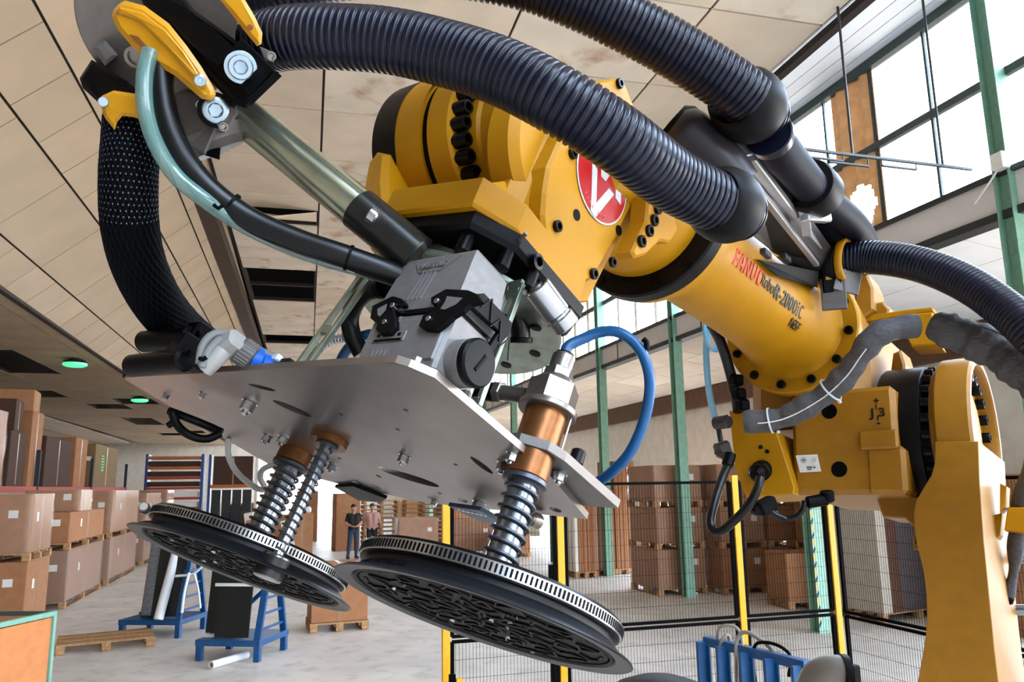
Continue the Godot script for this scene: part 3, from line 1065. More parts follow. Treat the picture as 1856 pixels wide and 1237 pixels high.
	var on := [[-16.6, 1.5, 1.15, "carton_2", "wrapped carton pair at the near end of the rack"], [-18.3, 1.3, 1.55, "carton_2", "tall wrapped carton second on the rack"], [-19.8, 1.2, 1.2, "carton_dark", "black-brown carton third on the rack"], [-21.1, 1.0, 1.75, "carton_1", "tall carton fourth on the rack"], [-23.2, 2.6, 1.25, "carton_dark", "wide dark carton fifth on the rack"], [-25.6, 1.5, 1.4, "carton_1", "carton with reddish flaps sixth on the rack"], [-29.2, 3.6, 1.35, "carton_olive", "long olive carton with green print at the far end of the rack"]]
	for q in on:
		var o := carton(Vector3(-6.02, 2.442, q[0]), Vector3(0.88, q[2], q[1] - 0.1), 0.0, q[4], M[q[3]], q[3] == "carton_2", 1)
		if q[3] == "carton_olive":
			for i in 6:
				var st := mb()
				box(st, Vector3(0.453, 0.55 + 0.09 * i, 0.7), Vector3(0.004, 0.05, 0.5 - 0.06 * absf(i - 2.5)))
				obj("printed_mark", st, mat("green_print", Color(0.25, 0.75, 0.3), 0.6) if not M.has("green_print") else M.green_print, o, true)
	for q in [[-17.0, 0.8, "dark bundle on top of the near rack carton"], [-19.85, 0.7, "dark bin on top of the rack cartons"], [-21.4, 0.5, "tan sack on top of the tall rack carton"]]:
		carton(Vector3(-6.02, 2.443 + (1.15 if q[0] > -18 else (1.2 if q[0] > -21 else 1.75)), q[0] if q[0] > -21 else -21.1), Vector3(0.75, q[1], 0.8), 0.1, q[2], M.carton_dark if q[0] > -21 else M.carton_2, false, 0)
	# red-fronted rack farther back
	var rb := thing("shelf_rack", "far rack with red and orange shelves and white sheets", "rack", Vector3(-4.4, 0, -36))
	for s in 2:
		var st := mb()
		box(st, Vector3(-5.3 + 2.15 * s, 1.9, -36), Vector3(0.1, 3.8, 0.9))
		obj("upright", st, M.rack_blue, rb)
	for i in 9:
		var st := mb()
		box(st, Vector3(-4.25, 0.3 + 0.42 * i, -36), Vector3(2.05, 0.1, 1.0))
		obj("shelf", st, M.rack_orange if i > 6 else M.rack_red, rb)
	for i in 8:
		var st := mb()
		box(st, Vector3(-4.25, 0.47 + 0.42 * i, -36.05), Vector3(1.95, 0.2, 0.85))
		obj("white_sheets", st, M.carton_dark if i > 4 else M.paper, rb)
	var r3 := thing("steel_rack", "far rack with an orange beam carrying dark panes", "rack", Vector3(-2.2, 0, -36.5))
	for s in 2:
		var st := mb()
		box(st, Vector3(-2.9 + 1.9 * s, 1.9, -36.5), Vector3(0.1, 3.8, 0.8))
		obj("upright", st, M.rack_blue if s == 0 else M.wall, r3)
	var st3 := mb()
	box(st3, Vector3(-1.95, 2.45, -36.5), Vector3(1.8, 0.14, 0.9))
	obj("beam", st3, M.rack_orange, r3)
	for i in 4:
		st3 = mb()
		box(st3, Vector3(-2.6 + 0.42 * i, 1.2, -36.4), Vector3(0.36, 2.2, 0.5))
		obj("pane_rack", st3, M.dark_glass, r3)
	carton(Vector3(-1.95, 2.525, -36.5), Vector3(1.6, 1.2, 0.8), 0.0, "dark carton on the orange beam of the far rack", M.carton_dark, false, 0)

	build_trolleys()
	# loose pallet on the floor at left, and a white tube
	pallet(Vector3(-2.45, 0, -13.75), 1.3, 0.9, 0.2, "bare wooden pallet lying on the floor before the blue trolley")
	var wt := thing("cardboard_tube", "white tube lying on the floor before the blue trolley", "tube", Vector3(-0.55, 0.05, -11.75))
	var tst := mb()
	lathe(tst, frame_on(Vector3(-0.78, 0.052, -11.5), Vector3(0.42, 0, -0.52)), PackedVector2Array([Vector2(0.035, 0.02), Vector2(0.035, 0), Vector2(0.05, 0), Vector2(0.05, 0.68), Vector2(0.035, 0.68), Vector2(0.035, 0.66)]), 20)
	obj("tube_wall", tst, M.white_plastic, wt)
	tst = mb()
	rod(tst, Vector3(-0.766, 0.052, -11.517), Vector3(-0.74, 0.052, -11.55), 0.034, 16)
	obj("plug", tst, M.carton_1, wt)
	# orange board in a green frame, lower left corner
	var ob := thing("board_cart", "orange board in a pale green steel frame at the lower left corner", "cart", Vector3(-2.4, 0, -8.7))
	var a := Vector3(-2.75, 0, -7.3)
	var b := Vector3(-2.03, 0, -8.75)
	var dirr := (b - a).normalized()
	tst = mb()
	slab(tst, PackedVector3Array([a - dirr * 0.5 + Vector3(0, 0.1, 0), b + Vector3(0, 0.1, 0), b + Vector3(0, 1.13, 0), a - dirr * 0.5 + Vector3(0, 1.13, 0)]), Vector3(-0.02, 0, -0.01))
	obj("board", tst, M.orange_board, ob)
	for q in [[a - dirr * 0.5, a + Vector3(0, 1.15, 0) - dirr * 0.5], [b, b + Vector3(0, 1.185, 0)], [a + Vector3(0, 1.165, 0) - dirr * 0.5, b + Vector3(0, 1.165, 0)]]:
		tst = mb()
		bar(tst, q[0], q[1], 0.045, 0.045, 0.004, Vector3(1, 0, 0.3))
		obj("frame_tube", tst, M.green, ob)
	tst = mb()
	bar(tst, b + Vector3(0, 1.165, 0), b + Vector3(-2.4, 1.165, -0.9), 0.04, 0.04, 0.004)
	obj("frame_tube", tst, M.green_dark, ob)

func trolley(called: String, label: String, at: Vector3, turn: float, w: float) -> Node3D:
	var o := thing(called, label, "trolley", at)
	o.rotation.y = turn
	var st := mb()
	box(st, Vector3(0, 0.24, 0), Vector3(w, 0.08, 0.9), 0.005)
	obj("deck", st, M.trolley_blue, o, true)
	for s in [-1, 1]:
		for q in [-1, 1]:
			st = mb()
			box(st, Vector3(s * (w / 2 - 0.05), 0.1, q * 0.4), Vector3(0.08, 0.2, 0.08))
			obj("foot", st, M.trolley_blue, o, true)
		if s < 0: continue
		st = mb()
		for q in [-1, 1]: bar(st, Vector3(s * (w / 2 - 0.06), 0.2, 0.42 * q), Vector3(s * (w / 2 - 0.06), 1.5, 0.06 * q), 0.09, 0.05)
		for i in 5: bar(st, Vector3(s * (w / 2 - 0.06), 0.4 + 0.2 * i, 0.36 - 0.06 * i), Vector3(s * (w / 2 - 0.06), 0.4 + 0.2 * i, -0.36 + 0.06 * i), 0.03, 0.03)
		bar(st, Vector3(w / 2 - 0.06, 1.0, 0.0), Vector3(-w / 2 + 0.1, 0.3, 0.0), 0.06, 0.05)
		obj("side_frame", st, M.trolley_blue, o, true)
	return o

func build_trolleys() -> void:
	var t := trolley("glass_trolley", "blue glass trolley with a grey roll and white strapping, farther one", Vector3(-1.75, 0, -14.6), -0.4, 1.05)
	var st := mb()
	bx(st, Transform3D(Basis(Vector3.RIGHT, -0.16), Vector3(0.2, 0.85, 0.22)), Vector3(0.5, 1.1, 0.05))
	obj("sheet", st, M.dark_glass, t, true)
	var rl := thing("film_roll", "grey wrapped roll standing on the farther blue trolley", "roll", Vector3(-1.95, 0.285, -14.6))
	st = mb()
	rod(st, Vector3(-1.95, 0.285, -14.55), Vector3(-1.88, 1.5, -14.75), 0.16, 24, 0.02)
	obj("wrap", st, mat("roll_grey", Color(0.55, 0.57, 0.60), 0.25, 0.0, 0.4, 5.0), rl)
	st = mb()
	rod(st, Vector3(-1.88, 1.5, -14.75), Vector3(-1.876, 1.53, -14.756), 0.05, 16)
	obj("core", st, M.paper, rl)
	var wt := thing("white_tube", "long white tube leaning on the farther blue trolley", "tube", Vector3(-1.75, 0.285, -14.1))
	st = mb()
	rod(st, Vector3(-1.78, 0.285, -14.1), Vector3(-1.55, 1.62, -14.5), 0.075, 20, 0.005)
	obj("tube_wall", st, M.white_plastic, wt)
	st = mb()
	rod(st, Vector3(-1.55, 1.62, -14.5), Vector3(-1.547, 1.634, -14.504), 0.06, 16)
	obj("cap", st, M.paper, wt)
	var sp := thing("strap_knot", "white strap tied round the farther blue trolley frame", "strap", Vector3(-1.2, 0.9, -14.1))
	st = mb()
	tube(st, curve(PackedVector3Array([Vector3(-1.55, 0.95, -14.05), Vector3(-1.3, 0.98, -14.0), Vector3(-1.15, 1.1, -14.0), Vector3(-1.1, 1.25, -14.05)]), 0.03), [0.05], 8, true, 0.4)
	obj("loop", st, M.white_plastic, sp)
	st = mb()
	tube(st, curve(PackedVector3Array([Vector3(-1.28, 1.0, -14.0), Vector3(-1.2, 0.75, -13.95), Vector3(-1.15, 0.45, -13.95)]), 0.03), [0.045], 8, true, 0.4)
	obj("tail", st, M.white_plastic, sp)
	st = mb()
	tube(st, curve(PackedVector3Array([Vector3(-1.35, 1.0, -14.0), Vector3(-1.4, 0.7, -13.95), Vector3(-1.42, 0.4, -13.95)]), 0.03), [0.06], 8, true, 0.4)
	obj("tail", st, M.white_plastic, sp)
	t = trolley("glass_trolley", "blue glass trolley carrying dark green panes, nearer one", Vector3(-0.42, 0, -12.3), -0.45, 0.95)
	for i in 3:
		st = mb()
		bx(st, Transform3D(Basis(Vector3.RIGHT, -0.12), Vector3(0.02 - 0.16 * i, 0.95, 0.30 - 0.16 * i)), Vector3(0.5, 1.3, 0.02))
		obj("glass_pane", st, M.dark_glass, t, true)
	st = mb()
	bx(st, Transform3D(Basis(), Vector3(0.05, 1.0, 0.36)), Vector3(0.62, 0.04, 0.03))
	obj("clamp_bar", st, M.white_plastic, t, true)
	st = mb()
	bx(st, Transform3D(Basis(), Vector3(-0.3, 0.3, 0.2)), Vector3(0.3, 0.05, 0.12))
	obj("white_block", st, M.white_plastic, t, true)

# ---------------------------------------------------------------- safety fence
func fence_post(o: Node3D, p: Vector3, h: float, along: Vector3) -> void:
	var side := along.cross(Vector3.UP).normalized()
	var st := mb()
	bar(st, p, p + Vector3(0, h, 0), 0.06, 0.06, 0.003, along)
	for i in 4: cap_screw(st, p + side * -0.03 + Vector3(0, h * (0.25 + 0.06 * i + (0.3 if i > 1 else 0.0)), 0), -side, 0.006, 0.004, 8)
	var post := obj("post", st, M.fence_yellow, o)
	st = mb()
	bar(st, p, p + Vector3(0, 0.01, 0), 0.16, 0.12, 0.0, along)
	obj("foot_plate", st, M.fence_black, post)

func fence_panel(o: Node3D, a: Vector3, b: Vector3, y0: float, y1: float) -> void:
	var st := mb()
	var d := (b - a).normalized()
	bar(st, a + Vector3(0, y0, 0), a + Vector3(0, y1, 0), 0.03, 0.03, 0.0, d)
	bar(st, b + Vector3(0, y0, 0), b + Vector3(0, y1, 0), 0.03, 0.03, 0.0, d)
	bar(st, a + Vector3(0, y0, 0), b + Vector3(0, y0, 0), 0.025, 0.025)
	bar(st, a + Vector3(0, y1, 0), b + Vector3(0, y1, 0), 0.025, 0.025)
	var fr := obj("panel_frame", st, M.fence_black, o)
	st = mb()
	var n := int(a.distance_to(b) / 0.028)
	for i in range(1, n):
		var p := a.lerp(b, float(i) / n)
		bar(st, p + Vector3(0, y0, 0), p + Vector3(0, y1, 0), 0.0023, 0.0023, 0.0, d)
	var rows := int((y1 - y0) / 0.125)
	for i in range(1, rows):
		var y := lerpf(y0, y1, float(i) / rows)
		bar(st, a + Vector3(0, y, 0), b + Vector3(0, y, 0), 0.0023, 0.0023)
	var w := obj("wire_mesh", st, M.fence_black, fr)
	w.set_meta("kind", "stuff")

func build_fence() -> void:
	var o := thing("safety_fence", "black wire mesh safety fence with yellow posts across the hall", "fence", Vector3(3.4, 0, -6.5))
	var along := Vector3(1, 0, 0.04).normalized()
	var xs := [1.311, 2.294, 3.996, 4.998]
	for i in 4:
		fence_post(o, Vector3(xs[i], 0, -6.45), 2.36, along)
	for i in 3:
		for lev in 2:
			fence_panel(o, Vector3(xs[i] + 0.05, 0, -6.45), Vector3(xs[i + 1] - 0.05, 0, -6.45), [0.1, 1.12][lev], [1.08, 2.3][lev])
	var o2 := thing("safety_fence", "wire mesh fence side running from the corner towards the camera at right", "fence", Vector3(4.95, 0, -4.5))
	var zs := [-6.38, -4.95, -3.5, -2.2]
	for i in 3:
		if i < 3: fence_post(o2, Vector3(xs[3], 0, zs[i + 1]), 2.36, Vector3(0, 0, 1))
		for lev in 2:
			fence_panel(o2, Vector3(xs[3], 0, zs[i] + 0.05), Vector3(xs[3], 0, zs[i + 1] - 0.05), [0.1, 1.12][lev], [1.08, 2.3][lev])
	# low sensor posts on the floor near the fence
	var q := thing("sensor_post", "short yellow sensor post with black back, low beside the fence end post", "sensor post", Vector3(1.3628, 0, -6.2))
	var p := Vector3(1.3628, 0, -6.2)
	var st := mb()
	bar(st, p, p + Vector3(0, 0.86, 0), 0.055, 0.05, 0.003, Vector3.RIGHT)
	obj("yellow_profile", st, M.fence_yellow, q)
	st = mb()
	bar(st, p + Vector3(-0.05, 0, -0.02), p + Vector3(-0.05, 0.89, -0.02), 0.03, 0.05, 0.003, Vector3.RIGHT)
	obj("black_profile", st, M.fence_black, q)
	var p2 := Vector3(2.7454, 0, -8)
	q = thing("sensor_post", "slim black post standing just behind the fence, left of the second yellow post", "sensor post", p2)
	st = mb()
	bar(st, p2, p2 + Vector3(0, 1.48, 0), 0.06, 0.06, 0.004, Vector3.RIGHT)
	obj("black_profile", st, M.fence_black, q)
	st = mb()
	box(st, p2 + Vector3(0, 0.01, 0), Vector3(0.16, 0.02, 0.16))
	obj("foot_plate", st, M.fence_black, q)
	# blue stillage in the cell, with cables thrown over it
	build_stillage()

func build_stillage() -> void:
	var a := Vector3(2.93, 1.2, -5.22)
	var b := Vector3(3.10, 1.2, -4.32)
	var o := thing("blue_stillage", "blue steel frame with upright bars at the foot of the fence", "frame", Vector3(3.0, 0, -4.8))
	var st := mb()
	bar(st, a, b, 0.06, 0.06, 0.004)
	obj("top_rail", st, M.trolley_blue, o)
	for i in 5:
		var p := a.lerp(b, [0.02, 0.24, 0.48, 0.72, 0.97][i])
		st = mb()
		bar(st, Vector3(p.x - 0.05, 0, p.z), p + Vector3(-0.05, 0.0, 0), 0.075, 0.03, 0.002, Vector3(0, 0, 1))
		bar(st, Vector3(p.x - 0.015, 0, p.z + 0.02), p + Vector3(-0.015, 0.0, 0.02), 0.012, 0.06, 0.002, Vector3(0, 0, 1))
		obj("upright", st, M.trolley_blue, o)
	var c := thing("cable_tangle", "grey hoses and cables thrown over the blue frame", "cables", Vector3(3.0, 1.25, -4.9))
	var cs := [
		[Vector3(2.9, 0.85, -5.05), Vector3(2.93, 1.15, -5.05), Vector3(2.96, 1.27, -5.0), Vector3(3.02, 1.2, -5.05), Vector3(3.0, 0.95, -5.05)],
		[Vector3(2.93, 0.7, -4.85), Vector3(2.95, 1.1, -4.87), Vector3(2.99, 1.3, -4.86), Vector3(3.05, 1.28, -4.7), Vector3(3.08, 1.18, -4.55)],
		[Vector3(2.95, 0.75, -4.83), Vector3(2.98, 1.15, -4.84), Vector3(3.0, 1.32, -4.9), Vector3(2.93, 1.33, -5.0), Vector3(2.95, 1.22, -5.1)],
		[Vector3(3.04, 0.8, -4.75), Vector3(3.02, 1.15, -4.78), Vector3(3.02, 1.27, -4.7), Vector3(3.1, 1.24, -4.5), Vector3(3.09, 1.1, -4.5)],
	]
	for i in cs.size():
		st = mb()
		tube(st, curve(PackedVector3Array(cs[i]), 0.02), [0.011 if i != 1 else 0.014], 8)
		obj("hose", st, mat("hose_grey", Color(0.52, 0.50, 0.46), 0.5) if not M.has("hose_grey") else (M.hose_grey if i < 3 else M.black), c)

func build_lamps() -> void:
	var em := mat("lamp_green", Color(0.5, 0.9, 0.7), 0.5)
	em.emission_enabled = true
	em.emission = Color(0.25, 0.9, 0.55)
	em.emission_energy_multiplier = 0.055
	var k := 0
	for p in [Vector3(-4.9, 5.36, -21.08), Vector3(-4.72, 5.36, -29.25)]:
		var o := thing("ceiling_lamp", ["nearer of the two green-glowing lamps under the left aisle ceiling", "farther of the two green-glowing lamps under the left aisle ceiling"][k], "lamp", p)
		var st := mb()
		lathe(st, Transform3D(Basis(), p), PackedVector2Array([Vector2(0.0, -0.05), Vector2(0.20, -0.05), Vector2(0.27, -0.02), Vector2(0.27, 0.03)]), 28)
		obj("glowing_bowl", st, em, o)
		st = mb()
		lathe(st, Transform3D(Basis(), p), PackedVector2Array([Vector2(0.27, 0.03), Vector2(0.29, 0.03), Vector2(0.25, 0.08), Vector2(0.08, 0.14), Vector2(0.0, 0.14)]), 28)
		obj("shade", st, M.steel_dark, o)
		var l := OmniLight3D.new()
		l.name = "lamp_light"
		l.light_color = Color(0.4, 1.0, 0.7)
		l.light_energy = 0.003
		l.light_size = 0.2
		l.omni_range = 40
		l.omni_attenuation = 2.0
		l.shadow_enabled = true
		l.position = p + Vector3(0, -0.3, 0)
		add_child(l)
		k += 1
# ---------------------------------------------------------------- robot arm
var FA := Vector3(-0.8027, 0.1248, 0.5831)          # along the forearm, elbow to wrist
var FC := Vector3(1.2633, 2.691, -1.723)          # centre of the forearm's rear flange
var JA := Vector3(-0.8212, 0.127, 0.5564)          # the elbow block's own axes: forwards, up, along the elbow shaft
var JK := Vector3(0.1051, 0.9919, -0.0712)
var JJ := Vector3(0.5609, -0, 0.8279)
var JM := Vector3(1.4582, 2.4038, -1.8551)

func j(a: float, k: float, s: float) -> Vector3:
	return JM + JA * a + JK * k + JJ * s

func jbox(st: SurfaceTool, a0: float, a1: float, k0: float, k1: float, s0: float, s1: float, ch := 0.0) -> void:
	bx(st, Transform3D(Basis(JA, JK, JA.cross(JK)), j((a0 + a1) / 2, (k0 + k1) / 2, (s0 + s1) / 2)), Vector3(a1 - a0, k1 - k0, s1 - s0), ch)

func robot_materials() -> void:
	var y := mat("robot_yellow", Color(0.71, 0.49, 0.012), 0.5, 0.0, 0.07, 3.0, {"spec": 0.35, "freq": 0.01})
	y.heightmap_enabled = true
	y.heightmap_texture = noise_tex(90, 0.06, Color.BLACK, Color.WHITE, -1.0, 256, 3)
	y.heightmap_scale = 0.02
	mat("cast_yellow", Color(0.62, 0.415, 0.015), 0.5, 0.0, 0.1, 4.0, {"bump": 0.05, "bump_freq": 0.2})
	mat("clip_yellow", Color(0.74, 0.51, 0.03), 0.4)
	mat("ring_black", Color(0.025, 0.021, 0.027), 0.45, 0.0, 0.0, 1.0, {"spec": 0.3})
	mat("flange_black", Color(0.035, 0.035, 0.043), 0.42, 0.0, 0.1, 5.0, {"spec": 0.3})
	mat("bolt_black", Color(0.02, 0.02, 0.023), 0.32, 0.2, 0.0, 1.0, {"spec": 0.35})
	mat("decal_red", Color(0.66, 0.05, 0.06), 0.3, 0.0, 0.0, 1.0, {"coat": 0.5})
	mat("decal_faint", Color(0.75, 0.36, 0.36), 0.4)
	mat("decal_grey", Color(0.74, 0.73, 0.72), 0.35)
	mat("print_red", Color(0.75, 0.13, 0.08), 0.5)
	mat("print_black", Color(0.05, 0.04, 0.03), 0.5)
	mat("print_brown", Color(0.50, 0.30, 0.05), 0.5)
	mat("fabric_grey", Color(0.33, 0.32, 0.325), 0.75, 0.0, 0.2, 9.0, {"bump": 0.25, "bump_freq": 0.03})
	mat("rail_alu", Color(0.74, 0.74, 0.75), 0.3, 0.7)

func bolt_ring(parent: Node, f: Transform3D, r: float, n: int, size: float, h: float, a0 := 0.0, a1 := TAU) -> void:
	for i in n:
		var a := lerpf(a0, a1, float(i) / n)
		var st := mb()
		cap_screw(st, f * Vector3(cos(a) * r, 0, sin(a) * r), f.basis.y, size, h, 14)
		obj("bolt", st, M.bolt_black, parent)

func build_robot() -> void:

	var o := thing("robot_arm", "big yellow industrial robot arm reaching from the right with a gripper on its wrist", "robot", Vector3(1.62, 0, -1.7))
	var st := mb()
	# --- forearm tube
	var ff := frame_on(FC, FA)
	lathe(st, ff, PackedVector2Array([Vector2(0, -0.03), Vector2(0.17, -0.03), Vector2(0.172, -0.027), Vector2(0.172, -0.002), Vector2(0.168, 0.002), Vector2(0.135, 0.003), Vector2(0.129, 0.010), Vector2(0.125, 0.035), Vector2(0.120, 0.08), Vector2(0.1135, 0.14), Vector2(0.1095, 0.22), Vector2(0.1078, 0.32), Vector2(0.1078, 0.60), Vector2(0.110, 0.63), Vector2(0.122, 0.67), Vector2(0.140, 0.708), Vector2(0.152, 0.73), Vector2(0.155, 0.742), Vector2(0.155, 0.757), Vector2(0, 0.757)]), 72)
	var fore := obj("forearm", st, M.robot_yellow, o)
	var nb := 12
	for i in nb:
		var a := TAU * (i + 0.32) / nb
		st = mb()
		cap_screw(st, ff * Vector3(cos(a) * 0.150, 0.001, sin(a) * 0.150), FA, 0.0115, 0.009, 16)
		obj("bolt", st, M.bolt_black, fore)
	# ribs cast on the tube's top
	for q in [[0.10, 0.30], [0.40, 0.54]]:
		st = mb()
		var upd := Vector3(0.42, 0.87, 0.15)
		upd = (upd - FA * upd.dot(FA)).normalized()
		var sd := FA.cross(upd)
		slab(st, PackedVector3Array([FC + FA * q[0] + upd * 0.09 - sd * 0.02, FC + FA * (q[0] + 0.02) + upd * 0.135 - sd * 0.02, FC + FA * (q[1] - 0.07) + upd * 0.135 - sd * 0.02, FC + FA * q[1] + upd * 0.09 - sd * 0.02]), sd * 0.04, 0.004)
		obj("mounting_lug", st, M.robot_yellow, fore)
	# lettering wrapped on the tube
	var rad := Vector3(0.515, -0.34, 0.785)
	rad = (rad - FA * rad.dot(FA)).normalized()
	var base := FC + rad * 0.1092
	letter("lettering", "FANUC", letter_frame(base + FA * 0.61, -FA, rad), 0.045, M.print_red, fore, true, 0.0012, 0.1085, true).set_meta("label", "red maker's name in capital letters")
	letter("lettering", "Robot", letter_frame(base + FA * 0.468, -FA, rad), 0.032, M.print_black, fore, false, 0.0012, 0.1085, true)
	letter("lettering", "R-2000iC", letter_frame(base + FA * 0.388, -FA, rad), 0.044, M.print_black, fore, true, 0.0012, 0.1085, true)
	var rad2 := rad.rotated(FA, -0.30)
	letter("lettering", "165F", letter_frame(FC + rad2 * 0.1105 + FA * 0.262, -FA, rad2), 0.030, M.print_black, fore, true, 0.0012, 0.1085, true)

	# --- black bearing ring and neck at the forearm's front
	st = mb()
	lathe(st, ff, PackedVector2Array([Vector2(0, 0.755), Vector2(0.153, 0.755), Vector2(0.1585, 0.758), Vector2(0.1585, 0.786), Vector2(0.155, 0.79), Vector2(0.0, 0.79)]), 72)
	var rg := obj("bearing_ring", st, M.ring_black, o)
	bolt_ring(rg, frame_on(FC + FA * 0.79, FA), 0.140, 14, 0.0085, 0.003)
	st = mb()
	lathe(st, ff, PackedVector2Array([Vector2(0, 0.79), Vector2(0.120, 0.79), Vector2(0.122, 0.795), Vector2(0.122, 0.83), Vector2(0.116, 0.86), Vector2(0.112, 0.92), Vector2(0.112, 1.03), Vector2(0.09, 1.06), Vector2(0.0, 1.06)]), 56)
	var neck := obj("wrist_neck", st, M.robot_yellow, o)
	st = mb()
	# flat cheek on the neck with its four bolts
	slab(st, PackedVector3Array([Vector3(0.5298, 2.7001, -1.0521), Vector3(0.5362, 2.7424, -1.0531), Vector3(0.5511, 2.7529, -1.0628), Vector3(0.6063, 2.7353, -1.1037), Vector3(0.6188, 2.7114, -1.1146), Vector3(0.5956, 2.6843, -1.1004), Vector3(0.5677, 2.679, -1.0809), Vector3(0.529, 2.6462, -1.056), Vector3(0.501, 2.6336, -1.0371), Vector3(0.493, 2.6414, -1.0307)]), td(0.03, 0, 0), 0.004)
	obj("neck_cheek", st, M.robot_yellow, neck)
	for p in [Vector3(0.5566, 2.7272, -1.0689), Vector3(0.5473, 2.7056, -1.0641), Vector3(0.5339, 2.6848, -1.0563), Vector3(0.5137, 2.6625, -1.0438)]:
		st = mb()
		cap_screw(st, p, td(-1, 0, 0), 0.0098, 0.006, 16)
		obj("bolt", st, M.bolt_black, neck)

	# --- wrist: J5 drum across, cover plate on the right, gearbox below
	var y0 := 0.70
	var z0 := -0.08
	var fd := Transform3D(Basis(td(0, 1, 0), td(1, 0, 0), td(0, 0, -1)), t(0, y0, z0))   # lathe axis runs along the drum
	st = mb()
	lathe(st, fd, PackedVector2Array([Vector2(0, 0.08), Vector2(0.092, 0.08), Vector2(0.095, 0.085), Vector2(0.095, 0.150), Vector2(0.101, 0.154), Vector2(0.101, 0.182), Vector2(0.122, 0.184), Vector2(0.126, 0.189), Vector2(0.128, 0.228), Vector2(0.0, 0.228)]), 72)
	var drum := obj("wrist_drum", st, M.robot_yellow, o)
	st = mb()
	lathe(st, fd, PackedVector2Array([Vector2(0, 0.228), Vector2(0.124, 0.228), Vector2(0.124, 0.241), Vector2(0.0, 0.241)]), 72)
	obj("seal_ring", st, M.ring_black, drum)
	st = mb()
	lathe(st, fd, PackedVector2Array([Vector2(0, 0.241), Vector2(0.122, 0.241), Vector2(0.124, 0.244), Vector2(0.126, 0.254), Vector2(0.133, 0.238), Vector2(0.134, 0.262), Vector2(0.134, 0.342), Vector2(0.130, 0.346), Vector2(0.0, 0.346)]), 80)
	obj("drum_end", st, M.robot_yellow, drum)
	st = mb()
	# black belt round the drum's end: widest in the middle, pointed below
	smooth(st)
	for i in 60:
		var q := []
		for kk in 2:
			var a := lerpf(0.55, 3.05, float(i + kk) / 60.0)
			var wd := 0.026 * minf(1.0, (3.05 - a) / 0.7)
			var ce := 0.316 + 0.010 * maxf(0.0, (a - 2.3) / 0.7)
			for s in [-1, 1]:
				q.append(fd * Vector3(cos(a) * 0.1348, ce + wd * s, -sin(a) * 0.1348 * -1.0))
		quad(st, q[0], q[1], q[3], q[2])
	obj("black_belt", st, M.ring_black, drum)
	st = mb()
	cap_screw(st, fd * Vector3(0.03, 0.346, 0.11), td(1, 0, 0), 0.007, 0.008, 14)
	obj("bolt", st, M.bolt_black, drum)
	for i in 11:
		var a := 0.72 + 0.222 * i
		st = mb()
		var rdir := fd.basis * Vector3(cos(a), 0, sin(a))
		cap_screw(st, fd * Vector3(cos(a) * 0.112, 0.185, sin(a) * 0.112), -td(1, 0, 0), 0.0115, 0.024, 18)
		obj("bolt", st, M.bolt_black, drum)
	# body between drum and cover
	st = mb()
	tbox(st, 0.055, 0.115, 0.50, 0.79, -0.135, 0.06, 0.02)
	tbox(st, 0.10, 0.30, 0.47, 0.68, -0.12, 0.03, 0.02)
	rod(st, t(0.06, 0.655, -0.06), t(0.12, 0.655, -0.06), 0.125, 48, 0.012)
	obj("wrist_core", st, M.robot_yellow, o)
	# cover plate, with its round sticker and screws
	st = mb()
	slab(st, PackedVector3Array([Vector3(0.4133, 2.8832, -0.9954), Vector3(0.4293, 2.8963, -1.0058), Vector3(0.4859, 2.9289, -1.0433), Vector3(0.4941, 2.9285, -1.0493), Vector3(0.5308, 2.8892, -1.0787), Vector3(0.5752, 2.8313, -1.1153), Vector3(0.5438, 2.7684, -1.0982), Vector3(0.4822, 2.6687, -1.0627), Vector3(0.4368, 2.6052, -1.0356), Vector3(0.4246, 2.5924, -1.0279), Vector3(0.409, 2.5839, -1.0176), Vector3(0.3297, 2.6319, -0.9569), Vector3(0.3264, 2.6581, -0.9524), Vector3(0.3293, 2.6894, -0.9518), Vector3(0.3365, 2.7281, -0.9537), Vector3(0.3666, 2.7908, -0.9699)]), td(0.035, 0, 0), 0.005)
	var cover := obj("cover_plate", st, M.robot_yellow, o)
	st = mb()
	slab(st, PackedVector3Array([Vector3(0.4211, 2.9083, -1.0407), Vector3(0.5306, 2.97, -1.1137), Vector3(0.5838, 2.9108, -1.1566), Vector3(0.6233, 2.827, -1.1918), Vector3(0.5091, 2.6802, -1.1227), Vector3(0.4405, 2.5729, -1.0828), Vector3(0.4087, 2.5645, -1.0608), Vector3(0.4232, 2.5926, -1.0688), Vector3(0.3459, 2.6442, -1.0093), Vector3(0.3382, 2.676, -1.0012), Vector3(0.3401, 2.7085, -0.9998), Vector3(0.3453, 2.7482, -1.0002), Vector3(0.3685, 2.8119, -1.0114)]), td(0.03, 0, 0), 0.003)
	obj("cover_rim", st, M.robot_yellow, cover)
	for p in [Vector3(0.3825, 2.7644, -0.9834), Vector3(0.3517, 2.6492, -0.9711), Vector3(0.427, 2.6019, -1.0289), Vector3(0.4899, 2.921, -1.0469), Vector3(0.4855, 2.6412, -1.0919)]:
		st = mb()
		cap_screw(st, p, td(-1, 0, 0), 0.0085, 0.006, 16)
		obj("bolt", st, M.bolt_black, cover)
	for p in [Vector3(0.3928, 2.6787, -0.998), Vector3(0.4877, 2.685, -1.0652), Vector3(0.519, 2.7524, -1.0818)]:
		st = mb()
		lathe(st, frame_on(p, td(-1, 0, 0)), PackedVector2Array([Vector2(0.0085, 0), Vector2(0.0085, 0.001), Vector2(0.006, 0.0012), Vector2(0.0, 0.0004)]), 16)
		obj("screw_hole", st, M.black, cover)
	build_sticker(o)
	# yellow shoe round the black gearbox
	st = mb()
